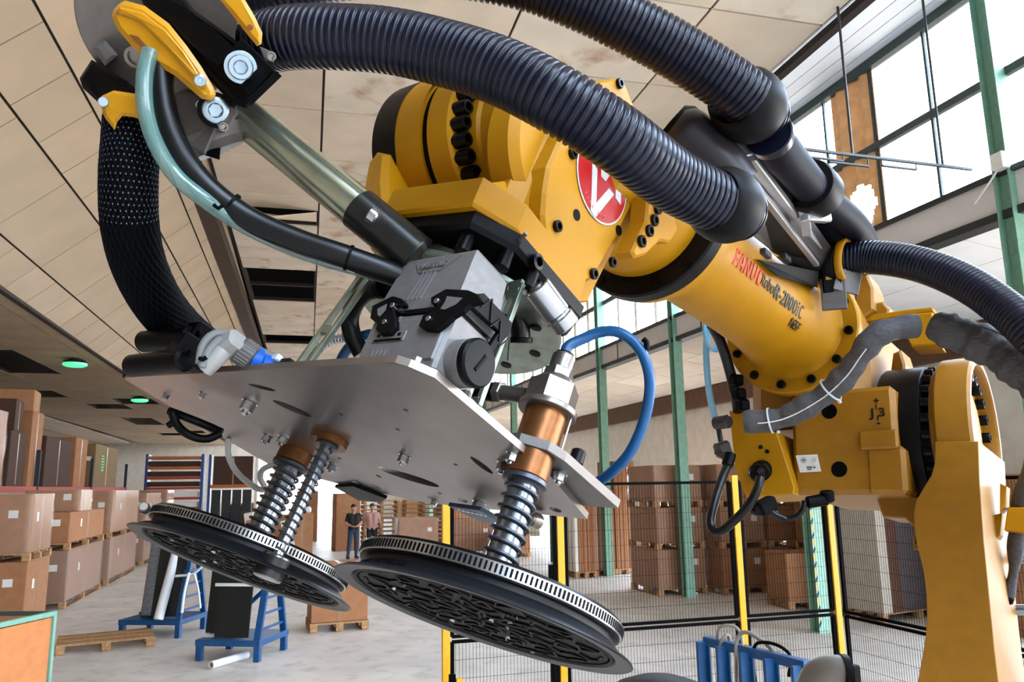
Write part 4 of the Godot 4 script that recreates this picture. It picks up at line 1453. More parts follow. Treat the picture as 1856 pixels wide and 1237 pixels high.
	slab(st, PackedVector3Array([t(0.205, 0.452, -0.212), t(0.055, 0.452, -0.196), t(0.026, 0.452, -0.135), t(0.03, 0.452, 0.03), t(0.07, 0.452, 0.07), t(0.25, 0.452, 0.07), t(0.29, 0.452, 0.02), t(0.29, 0.452, -0.15)]), td(0, 0.045, 0), 0.004)
	slab(st, PackedVector3Array([t(0.21, 0.497, -0.205), t(0.06, 0.497, -0.185), t(0.05, 0.497, 0.03), t(0.25, 0.497, 0.03), t(0.29, 0.497, -0.14)]), td(0.02, 0.05, 0.045), 0.002)
	slab(st, PackedVector3Array([t(0.215, 0.475, -0.205), t(0.29, 0.475, -0.195), t(0.345, 0.60, -0.19), t(0.335, 0.64, -0.19), t(0.30, 0.615, -0.195), t(0.262, 0.545, -0.20)]), td(0, 0, 0.10), 0.01)
	obj("gearbox_shoe", st, M.robot_yellow, o)
	st = mb()
	slab(st, PackedVector3Array([t(0.20, 0.428, -0.200), t(0.058, 0.428, -0.184), t(0.022, 0.428, -0.125), t(0.022, 0.428, 0.035), t(0.07, 0.428, 0.075), t(0.24, 0.428, 0.075), t(0.285, 0.428, 0.02), t(0.285, 0.428, -0.14)]), td(0, 0.0245, 0), 0.006)
	var gb := obj("gearbox", st, M.flange_black, o)
	st = mb()
	rod(st, t(0.18, 0.4285, -0.04), t(0.18, 0.4275, -0.04), 0.1, 48)
	obj("output_face", st, M.ring_black, gb)
	for q in [[0.075, -0.165], [0.04, -0.125], [0.03, -0.08], [0.028, 0.01]]:
		st = mb()
		rod(st, t(q[0], 0.429, q[1]), t(q[0], 0.402, q[1]), 0.0105, 20, 0.001)
		obj("bolt", st, M.bolt_black, gb)
	st = mb()
	lathe(st, frame_on(t(0.022, 0.436, -0.09), td(-1, 0, 0)), PackedVector2Array([Vector2(0.011, 0), Vector2(0.011, 0.008), Vector2(0.0065, 0.009), Vector2(0.0065, 0.002), Vector2(0, 0.002)]), 24)
	obj("port_ring", st, M.bolt_black, gb)
	st = mb()
	rod(st, t(0.0215, 0.442, -0.13), t(0.008, 0.446, -0.135), 0.0028, 10)
	obj("bright_pin", st, M.bright_steel, gb)

	build_elbow(o)

func build_sticker(o: Node3D) -> void:
	# round red sticker with an angular grey monogram, laid on the cover plate
	var cx := Vector3(0.4494, 2.7523, -1.031)
	var f := Transform3D(Basis(td(0, 0, 1), td(0, 1, 0), td(-1, 0, 0)), cx)   # x to the right of the plate, y up, z out
	var st := mb()
	lathe(st, Transform3D(Basis(f.basis.x, f.basis.z, -f.basis.y), cx), PackedVector2Array([Vector2(0, 0), Vector2(0.0705, 0.0002), Vector2(0.0705, 0.0011), Vector2(0.0, 0.0013)]), 64)
	var s := obj("round_sticker", st, M.decal_grey, o)
	st = mb()
	lathe(st, Transform3D(Basis(f.basis.x, f.basis.z, -f.basis.y), cx + f.basis.z * 0.0012), PackedVector2Array([Vector2(0, 0), Vector2(0.0675, 0.0), Vector2(0.0675, 0.0004), Vector2(0.0, 0.0005)]), 64)
	obj("red_field", st, M.decal_red, s)
	var polys := [PackedVector3Array([Vector3(0.4254, 2.7683, -1.0098), Vector3(0.4365, 2.7608, -1.0183), Vector3(0.4338, 2.7088, -1.0208), Vector3(0.4632, 2.7418, -1.039), Vector3(0.475, 2.7357, -1.0479), Vector3(0.4312, 2.6856, -1.0209), Vector3(0.4215, 2.6932, -1.0133), Vector3(0.424, 2.7328, -1.0118)]), PackedVector3Array([Vector3(0.4453, 2.7684, -1.024), Vector3(0.4699, 2.7684, -1.0416), Vector3(0.4555, 2.7493, -1.0328), Vector3(0.4453, 2.7532, -1.0252)]), PackedVector3Array([Vector3(0.4806, 2.7689, -1.0491), Vector3(0.4941, 2.7678, -1.0589), Vector3(0.491, 2.7247, -1.0602), Vector3(0.4789, 2.7319, -1.051)])]
	for p in polys:
		st = mb()
		slab(st, p, td(0.0006, 0, 0))
		obj("monogram_stroke", st, M.decal_grey, s)
	var word := "VILA AGO"
	for i in word.length():
		if word[i] == " ": continue
		var a := -0.75 * PI + 0.3 + 0.14 * i
		var up := Vector3(-cos(a), -sin(a), 0)
		var lx := up.cross(Vector3(0, 0, 1))
		letter("sticker_lettering", word[i], Transform3D(f.basis * Basis(lx, up, Vector3(0, 0, 1)), cx + f.basis * Vector3(cos(a) * 0.059, sin(a) * 0.059, 0.0022)), 0.008, M.decal_faint, s, true, 0.0005)

func build_elbow(o: Node3D) -> void:
	# --- elbow housing: faces forward with the J3 mark, carries the forearm flange
	var st := mb()
	jbox(st, -0.22, 0.20, -0.165, 0.10, -0.03, 0.225, 0.012)
	jbox(st, -0.24, 0.15, 0.02, 0.34, -0.17, 0.15, 0.04)
	rod(st, FC - FA * 0.16, FC - FA * 0.03, 0.165, 56, 0.006)
	jbox(st, 0.195, 0.212, -0.058, -0.012, 0.14, 0.228, 0.005)
	jbox(st, 0.10, 0.205, -0.165, -0.05, 0.15, 0.24, 0.01)
	var h := obj("elbow_housing", st, M.cast_yellow, o)
	# hollows, label and marks on the front face
	for p in [Vector3(1.337, 2.4734, -1.6895), Vector3(1.3312, 2.3271, -1.6646)]:
		st = mb()
		lathe(st, frame_on(p, JA), PackedVector2Array([Vector2(0.0195, 0), Vector2(0.0185, 0.0012), Vector2(0.0165, 0.0004), Vector2(0.0, 0.0002)]), 28)
		obj("cored_hole", st, M.black, h)
	st = mb()
	slab(st, PackedVector3Array([Vector3(1.2744, 2.3649, -1.7552), Vector3(1.3052, 2.3657, -1.7098), Vector3(1.305, 2.3227, -1.7003), Vector3(1.2752, 2.3211, -1.7439)]), -JA * 0.0015)
	var lb := obj("white_label", st, M.paper, h)
	st = mb()
	var lf := letter_frame(Vector3(1.2894, 2.3442, -1.7266), JJ, JA)
	for q in [[-0.012, 0.008, 0.011], [0.014, 0.008, 0.007]]:
		for i in 12:
			var a := TAU * i / 12.0
			var b := TAU * (i + 1) / 12.0
			bar(st, lf * Vector3(q[0] + cos(a) * q[2] * 0.6, q[1] + sin(a) * q[2] * 0.6, 0), lf * Vector3(q[0] + cos(b) * q[2] * 0.6, q[1] + sin(b) * q[2] * 0.6, 0), 0.0007, 0.0005)
	bx(st, lf * Transform3D(Basis(), Vector3(-0.012, 0.008, 0)), Vector3(0.005, 0.0035, 0.0006))
	for i in 3:
		bx(st, lf * Transform3D(Basis(), Vector3(0.002, -0.009 - 0.0035 * i, 0)), Vector3(0.015 - 0.002 * i, 0.0014, 0.0006))
	bx(st, lf * Transform3D(Basis(), Vector3(0.015, -0.011, 0)), Vector3(0.004, 0.004, 0.0006))
	obj("printed_symbols", st, M.print_black, lb)
	var k := 0
	for q in [["J", Vector3(1.3932, 2.4618, -1.603), 0.030], ["3", Vector3(1.4053, 2.4616, -1.585), 0.030], ["+", Vector3(1.4023, 2.4912, -1.5962), 0.026], ["-", Vector3(1.3977, 2.4378, -1.5908), 0.030]]:
		letter("axis_mark", q[0], letter_frame(q[1], JJ, JA), q[2], M.print_black, h, true, 0.0015)
	for p in [[Vector3(1.4002, 2.4762, -1.5959), 1], [Vector3(1.3985, 2.4487, -1.5921), -1]]:
		st = mb()
		bx(st, letter_frame(p[0], JJ, JA), Vector3(0.003, 0.012, 0.001))
		obj("axis_mark", st, M.print_black, h)
	# rounded bosses at the lower edge
	for p in [Vector3(1.2972, 2.2862, -1.7604), Vector3(1.3446, 2.2825, -1.6894)]:
		st = mb()
		rod(st, p - JA * 0.04, p + JA * 0.02, 0.020, 28, 0.008)
		obj("cast_boss", st, M.cast_yellow, h)
	# connector box on the left flank with a capped plug
	st = mb()
	slab(st, PackedVector3Array([Vector3(1.1697, 2.4916, -1.8875), Vector3(1.2105, 2.4877, -1.8264), Vector3(1.2036, 2.4288, -1.8232), Vector3(1.2366, 2.4255, -1.7736), Vector3(1.2448, 2.2841, -1.7293), Vector3(1.2412, 2.2678, -1.7309), Vector3(1.1703, 2.26, -1.8338), Vector3(1.1614, 2.3319, -1.8633)]), -JA * 0.15, 0.003)
	var cb := obj("connector_box", st, M.robot_yellow, o)
	st = mb()
	slab(st, PackedVector3Array([Vector3(1.1957, 2.4862, -1.8749), Vector3(1.2225, 2.4842, -1.8348), Vector3(1.2173, 2.4323, -1.8308), Vector3(1.1895, 2.432, -1.8717)]), -JA * 0.06)
	obj("opening", st, M.black, cb)
	st = mb()
	var cp := Vector3(1.2075, 2.3301, -1.8038)
	lathe(st, frame_on(cp, JA - JK * 0.35), PackedVector2Array([Vector2(0, 0), Vector2(0.026, 0), Vector2(0.026, 0.018), Vector2(0.0225, 0.022), Vector2(0.0225, 0.045), Vector2(0.018, 0.05), Vector2(0.012, 0.06), Vector2(0, 0.06)]), 28)
	obj("round_plug", st, M.black_plastic, cb)
	for p in [Vector3(1.2075, 2.3887, -1.8064), Vector3(1.2161, 2.3766, -1.791)]:
		st = mb()
		cap_screw(st, p, JA, 0.0055, 0.003, 12)
		obj("bolt", st, M.bolt_black, cb)
	# toothed casting under the housing
	st = mb()
	slab(st, PackedVector3Array([Vector3(1.4377, 2.266, -1.6742), Vector3(1.4405, 2.2082, -1.6568), Vector3(1.4686, 2.2062, -1.6149), Vector3(1.4777, 2.1832, -1.5962), Vector3(1.4888, 2.1938, -1.5822), Vector3(1.4956, 2.2589, -1.587)]), -JA * 0.16, 0.004)
	slab(st, PackedVector3Array([Vector3(1.531, 2.176, -1.6596), Vector3(1.545, 2.1792, -1.6398), Vector3(1.5386, 2.1263, -1.6372), Vector3(1.5233, 2.1279, -1.66)]), -JA * 0.05, 0.003)
	obj("stop_casting", st, M.cast_yellow, o)
	st = mb()
	slab(st, PackedVector3Array([Vector3(1.5307, 2.1737, -1.6506), Vector3(1.5392, 2.1741, -1.6381), Vector3(1.5356, 2.1397, -1.6356), Vector3(1.5261, 2.1418, -1.6502)]), JA * 0.004)
	obj("rubber_stop", st, M.black, o)
	# --- elbow drive: black reducer ring with bolts, yellow hub of the lower arm
	var fj := frame_on(j(0, 0.0, 0), JJ)
	st = mb()
	lathe(st, fj, PackedVector2Array([Vector2(0, 0.17), Vector2(0.178, 0.17), Vector2(0.182, 0.176), Vector2(0.182, 0.268), Vector2(0.176, 0.272), Vector2(0.0, 0.272)]), 72)
	var red := obj("reducer_ring", st, M.ring_black, o)
	for i in 26:
		var a := TAU * i / 26.0
		st = mb()
		rod(st, fj * Vector3(cos(a) * 0.168, 0.272, sin(a) * 0.168), fj * Vector3(cos(a) * 0.168, 0.29, sin(a) * 0.168), 0.0125, 10, 0.001)
		obj("bolt", st, M.bolt_black, red)
	st = mb()
	lathe(st, fj, PackedVector2Array([Vector2(0.14, 0.302), Vector2(0.186, 0.302), Vector2(0.193, 0.308), Vector2(0.194, 0.318), Vector2(0.194, 0.376), Vector2(0.188, 0.383), Vector2(0.176, 0.383), Vector2(0.172, 0.376), Vector2(0.172, 0.345), Vector2(0.0, 0.345)]), 80)
	lathe(st, fj, PackedVector2Array([Vector2(0, 0.29), Vector2(0.17, 0.29), Vector2(0.17, 0.304), Vector2(0, 0.304)]), 48)
	slab(st, PackedVector3Array([Vector3(1.4658, 2.3867, -1.4921), Vector3(1.4576, 2.3358, -1.4926), Vector3(1.4496, 2.3082, -1.4981), Vector3(1.4344, 2.2757, -1.5132), Vector3(1.4228, 2.2506, -1.5245), Vector3(1.4162, 2.2231, -1.5281), Vector3(1.4123, 2.192, -1.5267), Vector3(1.4096, 2.1552, -1.5223), Vector3(1.4093, 2.1227, -1.5152), Vector3(1.4081, 2.0834, -1.5081), Vector3(1.4045, 2.0421, -1.5039), Vector3(1.3991, 2.0011, -1.5026), Vector3(1.3919, 1.9603, -1.504), Vector3(1.3842, 1.9253, -1.5073), Vector3(1.3753, 1.8902, -1.5124), Vector3(1.3627, 1.8381, -1.5191), Vector3(1.3502, 1.7864, -1.5258), Vector3(1.3234, 1.6525, -1.5348), Vector3(1.4513, 1.6965, -1.3561), Vector3(1.4551, 1.8149, -1.3774), Vector3(1.4577, 1.8797, -1.3885), Vector3(1.4633, 1.9407, -1.394), Vector3(1.4702, 2.0064, -1.3989), Vector3(1.4761, 2.0622, -1.403), Vector3(1.482, 2.1192, -1.4072), Vector3(1.4869, 2.1655, -1.4106), Vector3(1.4924, 2.2125, -1.4131), Vector3(1.5012, 2.2844, -1.4166), Vector3(1.5146, 2.3825, -1.4193)]), -JA * 0.34, 0.0015, true)
	var la := obj("lower_arm", st, M.cast_yellow, o)
	for i in 20:
		var a := TAU * i / 20.0
		st = mb()
		cap_screw(st, fj * Vector3(cos(a) * 0.148, 0.345, sin(a) * 0.148), JJ, 0.014, 0.022, 14)
		obj("bolt", st, M.bolt_black, la)
	st = mb()
	lathe(st, fj, PackedVector2Array([Vector2(0.0, 0.345), Vector2(0.115, 0.345), Vector2(0.115, 0.352), Vector2(0, 0.353)]), 40)
	obj("hub_cap", st, M.cast_yellow, la)
	# base turret far below the frame, so that the arm stands on something
	st = mb()
	var ab := Vector3(1.5319, 1.6188, -1.5671)
	box(st, Vector3(ab.x, 0.70, ab.z), Vector3(0.5, 0.9, 0.55), 0.05, 0.97)
	lathe(st, Transform3D(Basis(), Vector3(ab.x - 0.1, 0, ab.z + 0.05)), PackedVector2Array([Vector2(0, 0), Vector2(0.45, 0), Vector2(0.45, 0.25), Vector2(0.33, 0.3), Vector2(0.33, 0.5), Vector2(0, 0.5)]), 48)
	box(st, Vector3(ab.x, (ab.y + 1.0) * 0.5, ab.z), Vector3(0.26, absf(ab.y - 1.0) + 0.3, 0.3), 0.03, 0.97)
	obj("turret_base", st, M.cast_yellow, o)
	# flange lugs, cable bracket on the elbow's upper right
	st = mb()
	slab(st, PackedVector3Array([Vector3(1.445, 2.8362, -1.6857), Vector3(1.466, 2.8352, -1.6545), Vector3(1.4683, 2.7963, -1.6422), Vector3(1.4607, 2.7363, -1.6397), Vector3(1.4444, 2.7178, -1.6595), Vector3(1.4363, 2.7435, -1.6773)]), -JA * 0.10, 0.006)
	slab(st, PackedVector3Array([Vector3(1.4626, 2.7547, -1.695), Vector3(1.4974, 2.76, -1.6448), Vector3(1.5032, 2.7364, -1.631), Vector3(1.4974, 2.7165, -1.635), Vector3(1.4611, 2.7204, -1.6894)]), -JA * 0.08, 0.005)
	obj("cast_lug", st, M.cast_yellow, o)
	st = mb()
	slab(st, PackedVector3Array([Vector3(1.5695, 2.6351, -1.7077), Vector3(1.5812, 2.6418, -1.6919), Vector3(1.5815, 2.6015, -1.6822), Vector3(1.5688, 2.5129, -1.6808), Vector3(1.5572, 2.5056, -1.6963), Vector3(1.5543, 2.5607, -1.7131)]), -JA * 0.10, 0.006)
	obj("cast_lug", st, M.cast_yellow, o)
	st = mb()
	slab(st, PackedVector3Array([Vector3(1.4534, 2.7249, -1.6838), Vector3(1.5154, 2.7256, -1.5925), Vector3(1.5507, 2.7227, -1.5397), Vector3(1.5503, 2.7109, -1.5375), Vector3(1.5133, 2.711, -1.5923), Vector3(1.4525, 2.7064, -1.681)]), -JA * 0.07, 0.002)
	slab(st, PackedVector3Array([Vector3(1.5007, 2.7115, -1.584), Vector3(1.5376, 2.7069, -1.5285), Vector3(1.5307, 2.6417, -1.5238), Vector3(1.5322, 2.6241, -1.5176), Vector3(1.4991, 2.6261, -1.5669), Vector3(1.4953, 2.6593, -1.58)]), -JA * 0.09, 0.003)
	slab(st, PackedVector3Array([Vector3(1.4526, 2.6841, -1.6576), Vector3(1.4731, 2.7061, -1.6324), Vector3(1.4762, 2.6961, -1.6256), Vector3(1.4566, 2.6739, -1.6495)]), -JA * 0.02, 0.001)
	obj("cable_bracket", st, M.robot_yellow, o)
	# bracket and steel bars at the right edge, beside the lower arm
	st = mb()
	slab(st, PackedVector3Array([Vector3(1.6314, 2.2879, -1.4831), Vector3(1.6377, 2.2801, -1.4721), Vector3(1.6288, 2.232, -1.4742), Vector3(1.6206, 2.2194, -1.4835)]), -JA * 0.05, 0.002)
	slab(st, PackedVector3Array([Vector3(1.6313, 2.2321, -1.4705), Vector3(1.6533, 2.2323, -1.4381), Vector3(1.6438, 2.1732, -1.4387), Vector3(1.6192, 2.1795, -1.4763)]), -JA * 0.05, 0.002)
	slab(st, PackedVector3Array([Vector3(1.6256, 2.2121, -1.5103), Vector3(1.6381, 2.2187, -1.4934), Vector3(1.6276, 2.1681, -1.4974), Vector3(1.6183, 2.149, -1.5068)]), -JA * 0.05, 0.002)
	obj("side_bracket", st, M.robot_yellow, o)
	st = mb()
	rod(st, Vector3(1.6974, 2.1014, -1.6056), Vector3(1.795, 2.1094, -1.5223), 0.013, 20)
	rod(st, Vector3(1.7086, 1.977, -1.6262), Vector3(1.7997, 1.9831, -1.5452), 0.013, 20)
	obj("steel_bar", st, M.rod_steel, o)
# ---------------------------------------------------------------- gripper: everything laid out in the tool frame
# x runs along the two suction cups, y up the cup axes, z across the plate away from the near edge
var TF := Transform3D(Basis(Vector3(-0.5794, 0.0683, -0.8122), Vector3(0.383, 0.9024, -0.1973), Vector3(0.7194, -0.4254, -0.549)), Vector3(0.2174, 2.1516, -0.8803))

func t(x: float, y: float, z: float) -> Vector3:
	return TF * Vector3(x, y, z)

func td(x: float, y: float, z: float) -> Vector3:
	return TF.basis * Vector3(x, y, z)

func tframe(x: float, y: float, z: float) -> Transform3D:
	return Transform3D(TF.basis, t(x, y, z))

func tbox(st: SurfaceTool, x0: float, x1: float, y0: float, y1: float, z0: float, z1: float, ch := 0.0) -> void:
	bx(st, tframe((x0 + x1) / 2, (y0 + y1) / 2, (z0 + z1) / 2), Vector3(absf(x1 - x0), absf(y1 - y0), absf(z1 - z0)), ch)

func tool_materials() -> void:
	var pl := mat("plate_steel", Color(0.60, 0.565, 0.54), 0.38, 0.85, 0.12, 4.0, {"freq": 0.008})
	pl.roughness_texture = noise_tex(12, 0.03, Color(0.85, 0.85, 0.85), Color(1, 1, 1), -1.0, 256, 4)
	mat("alu_block", Color(0.46, 0.44, 0.425), 0.45, 0.8, 0.1, 8.0)
	mat("cast_alu", Color(0.50, 0.49, 0.485), 0.5, 0.35, 0.12, 14.0, {"bump": 0.03, "bump_freq": 0.25})
	mat("zinc", Color(0.62, 0.66, 0.60), 0.34, 0.8, 0.3, 9.0, {"freq": 0.012})
	mat("tube_zinc", Color(0.80, 0.82, 0.72), 0.24, 0.9, 0.18, 6.0, {"freq": 0.01})
	mat("bright_steel", Color(0.74, 0.74, 0.75), 0.22, 0.95)
	mat("rod_steel", Color(0.58, 0.60, 0.63), 0.2, 0.9, 0.1, 20.0)
	mat("spring_steel", Color(0.33, 0.35, 0.38), 0.35, 0.75)
	mat("bronze", Color(0.55, 0.35, 0.20), 0.33, 0.75, 0.15, 12.0)
	mat("rubber", Color(0.02, 0.021, 0.026), 0.36, 0.0, 0.0, 1.0, {"spec": 0.3})
	mat("rubber_grey", Color(0.085, 0.088, 0.098), 0.4, 0.0, 0.0, 1.0, {"spec": 0.35})
	mat("rib_rubber", Color(0.06, 0.045, 0.048), 0.55, 0.0, 0.0, 1.0, {"spec": 0.25})
	mat("cup_floor", Color(0.075, 0.06, 0.062), 0.6, 0.0, 0.0, 1.0, {"spec": 0.25})
	mat("black_plastic", Color(0.016, 0.016, 0.018), 0.42, 0.0, 0.0, 1.0, {"spec": 0.25})
	mat("lever_black", Color(0.016, 0.016, 0.020), 0.5, 0.0, 0.0, 1.0, {"spec": 0.25})
	mat("nickel", Color(0.55, 0.52, 0.49), 0.3, 0.8, 0.08, 12.0)
	mat("blue_tube", Color(0.0, 0.30, 0.50), 0.36)
	mat("blue_plastic", Color(0.03, 0.36, 0.78), 0.4)
	mat("grey_plastic", Color(0.60, 0.59, 0.57), 0.5)
	mat("dark_plate", Color(0.22, 0.28, 0.35), 0.4, 0.2)
	mat("lint", Color(0.8, 0.78, 0.74), 0.9)
	var cl := mat("clear_tube", Color(0.40, 0.54, 0.51, 0.6), 0.12)
	cl.transparency = BaseMaterial3D.TRANSPARENCY_ALPHA
	mat("clear_white", Color(0.80, 0.80, 0.79), 0.3)

func suction_cup(o: Node3D, cx: float, cz: float, bolt_angle: float) -> Node3D:
	var f := tframe(cx, 0, cz)
	var holder := Node3D.new()
	holder.name = "suction_cup"
	holder.position = f.origin - o.position
	o.add_child(holder, true)
	# rubber skirt and groove
	var st := mb()
	lathe(st, f, PackedVector2Array([Vector2(0.149, 0.006), Vector2(0.152, 0.002), Vector2(0.169, 0.0), Vector2(0.171, 0.0012), Vector2(0.1695, 0.003), Vector2(0.160, 0.0065), Vector2(0.151, 0.013), Vector2(0.1465, 0.0145), Vector2(0.1445, 0.017), Vector2(0.1445, 0.0225), Vector2(0.150, 0.0235), Vector2(0.150, 0.0245)]), 96)
	obj("skirt", st, M.rubber_grey, holder)
	st = mb()
	lathe(st, f, PackedVector2Array([Vector2(0.0, 0.0065), Vector2(0.1385, 0.0065), Vector2(0.1385, 0.004), Vector2(0.141, 0.0032), Vector2(0.1435, 0.004), Vector2(0.1435, 0.008), Vector2(0.1455, 0.008), Vector2(0.1455, 0.003), Vector2(0.149, 0.003), Vector2(0.149, 0.006)]), 96)
	obj("cup_floor", st, M.cup_floor, holder)
	# the moulded ribs on the sealing side: rings, spokes and slanting webs
	st = mb()
	flat(st)
	var rings := [0.030, 0.058, 0.086, 0.112, 0.1375]
	for r in rings:
		var n := 12 if r < 0.05 else 24
		for i in n:
			var a0 := TAU * (i + 0.1) / n
			var a1 := TAU * (i + 0.9) / n
			if r > 0.03 and r < 0.13 and (i + int(r * 1000)) % 3 == 0: continue
			bar(st, f * Vector3(cos(a0) * r, 0.0055, sin(a0) * r), f * Vector3(cos(a1) * r, 0.0055, sin(a1) * r), 0.0036, 0.003, 0.0005, f.basis.y)
	for i in 24:
		var a := TAU * i / 24.0
		for k in 4:
			var r0: float = rings[k]
			var r1: float = rings[k + 1]
			var sk := (0.5 if (i + k) % 2 else -0.5) * TAU / 24.0
			bar(st, f * Vector3(cos(a) * r0, 0.0055, sin(a) * r0), f * Vector3(cos(a + sk) * r1, 0.0055, sin(a + sk) * r1), 0.0036, 0.003, 0.0005, f.basis.y)
	for i in 6:
		var a := TAU * i / 6.0
		bar(st, f * Vector3(cos(a) * 0.006, 0.0055, sin(a) * 0.006), f * Vector3(cos(a) * 0.030, 0.0055, sin(a) * 0.030), 0.0036, 0.003, 0.0005, f.basis.y)
	obj("rib_pattern", st, M.rib_rubber, holder)
	st = mb()
	flat(st)
	var rng := RandomNumberGenerator.new()
	rng.seed = 31 + int(bolt_angle * 10)
	for i in (12 if cx == 0.0 else 5):
		var a := rng.randf() * TAU
		var r := rng.randf_range(0.04, 0.125)
		var p := f * Vector3(cos(a) * r, 0.001, sin(a) * r)
		var b := Basis(f.basis.y, rng.randf() * TAU) * f.basis
		tri(st, p, p + b.x * 0.004, p + b.z * 0.002 - b.y * 0.003)
		tri(st, p + b.x * 0.004, p + b.x * 0.006 - b.y * 0.002, p + b.z * 0.002 - b.y * 0.003)
	var lint := obj("lint_scraps", st, M.lint, holder)
	lint.set_meta("label", "pale scraps stuck between the ribs")
	lint.set_meta("kind", "stuff")
	# top disc, worm clamp, hub
	st = mb()
	lathe(st, f, PackedVector2Array([Vector2(0.1445, 0.023), Vector2(0.1505, 0.0235), Vector2(0.1505, 0.038), Vector2(0.1485, 0.0405), Vector2(0.135, 0.0425), Vector2(0.05, 0.045), Vector2(0.04, 0.048), Vector2(0, 0.048)]), 96)
	obj("top_disc", st, M.rubber, holder)
	st = mb()
	lathe(st, f, PackedVector2Array([Vector2(0.1508, 0.0245), Vector2(0.1525, 0.0245), Vector2(0.153, 0.0252), Vector2(0.153, 0.0361), Vector2(0.1525, 0.0368), Vector2(0.1508, 0.0368)]), 120)
	obj("clamp_band", st, M.bright_steel, holder)
	st = mb()
	flat(st)
	for i in 150:
		var a := bolt_angle - 0.25 - TAU * i / 186.0
		var up := Vector3(-sin(a), 0, cos(a))
		var p := f * Vector3(cos(a) * 0.1531, 0.0306, sin(a) * 0.1531)
		bx(st, Transform3D(f.basis * Basis(Vector3(cos(a), 0, sin(a)), Vector3.UP, up), p), Vector3(0.0008, 0.0084, 0.0023))
	obj("thread_slots", st, M.black, holder)
	st = mb()
	var ba := bolt_angle
	var br := Basis(Vector3(cos(ba), 0, sin(ba)), Vector3.UP, Vector3(-sin(ba), 0, cos(ba)))
	bx(st, Transform3D(f.basis * br, f * Vector3(cos(ba) * 0.160, 0.031, sin(ba) * 0.160)), Vector3(0.013, 0.015, 0.022), 0.003)
	rod(st, f * (br * Vector3(0.161, 0.031, -0.024)), f * (br * Vector3(0.161, 0.031, 0.016)), 0.0065, 16, 0.001)
	hex(st, f * (br * Vector3(0.161, 0.031, 0.016)), f.basis * br.z, 0.011, 0.007)
	obj("clamp_screw", st, M.nickel, holder)
	# raised type number on the skirt's cone, read round the rim
	var word := "AK 120035"
	for i in word.length():
		if word[i] == " ": continue
		var a := -1.25 - 0.05 * i
		var rad := Vector3(cos(a), 0, sin(a))
		var z := (rad * 0.55 + Vector3(0, 0.83, 0)).normalized()
		var xx := Vector3(sin(a), 0, -cos(a))
		letter("type_number", word[i], Transform3D(f.basis * Basis(xx, z.cross(xx), z), f * (rad * 0.1552 + Vector3(0, 0.0099, 0))), 0.010, M.rubber, holder, true, 0.0016)
	# plunger rod with its spring
	st = mb()
	lathe(st, f, PackedVector2Array([Vector2(0.024, 0.045), Vector2(0.024, 0.050), Vector2(0.0215, 0.052), Vector2(0.0178, 0.052), Vector2(0.0178, 0.186), Vector2(0, 0.186)]), 32)
	obj("plunger_rod", st, M.rod_steel, holder)
	st = mb()
	tube(st, helix(f, 0.0208, 0.054, 0.163, 8.2 if cx == 0.0 else 9.4, 28), [0.0023], 10)
	obj("spring", st, M.spring_steel, holder)
	return holder

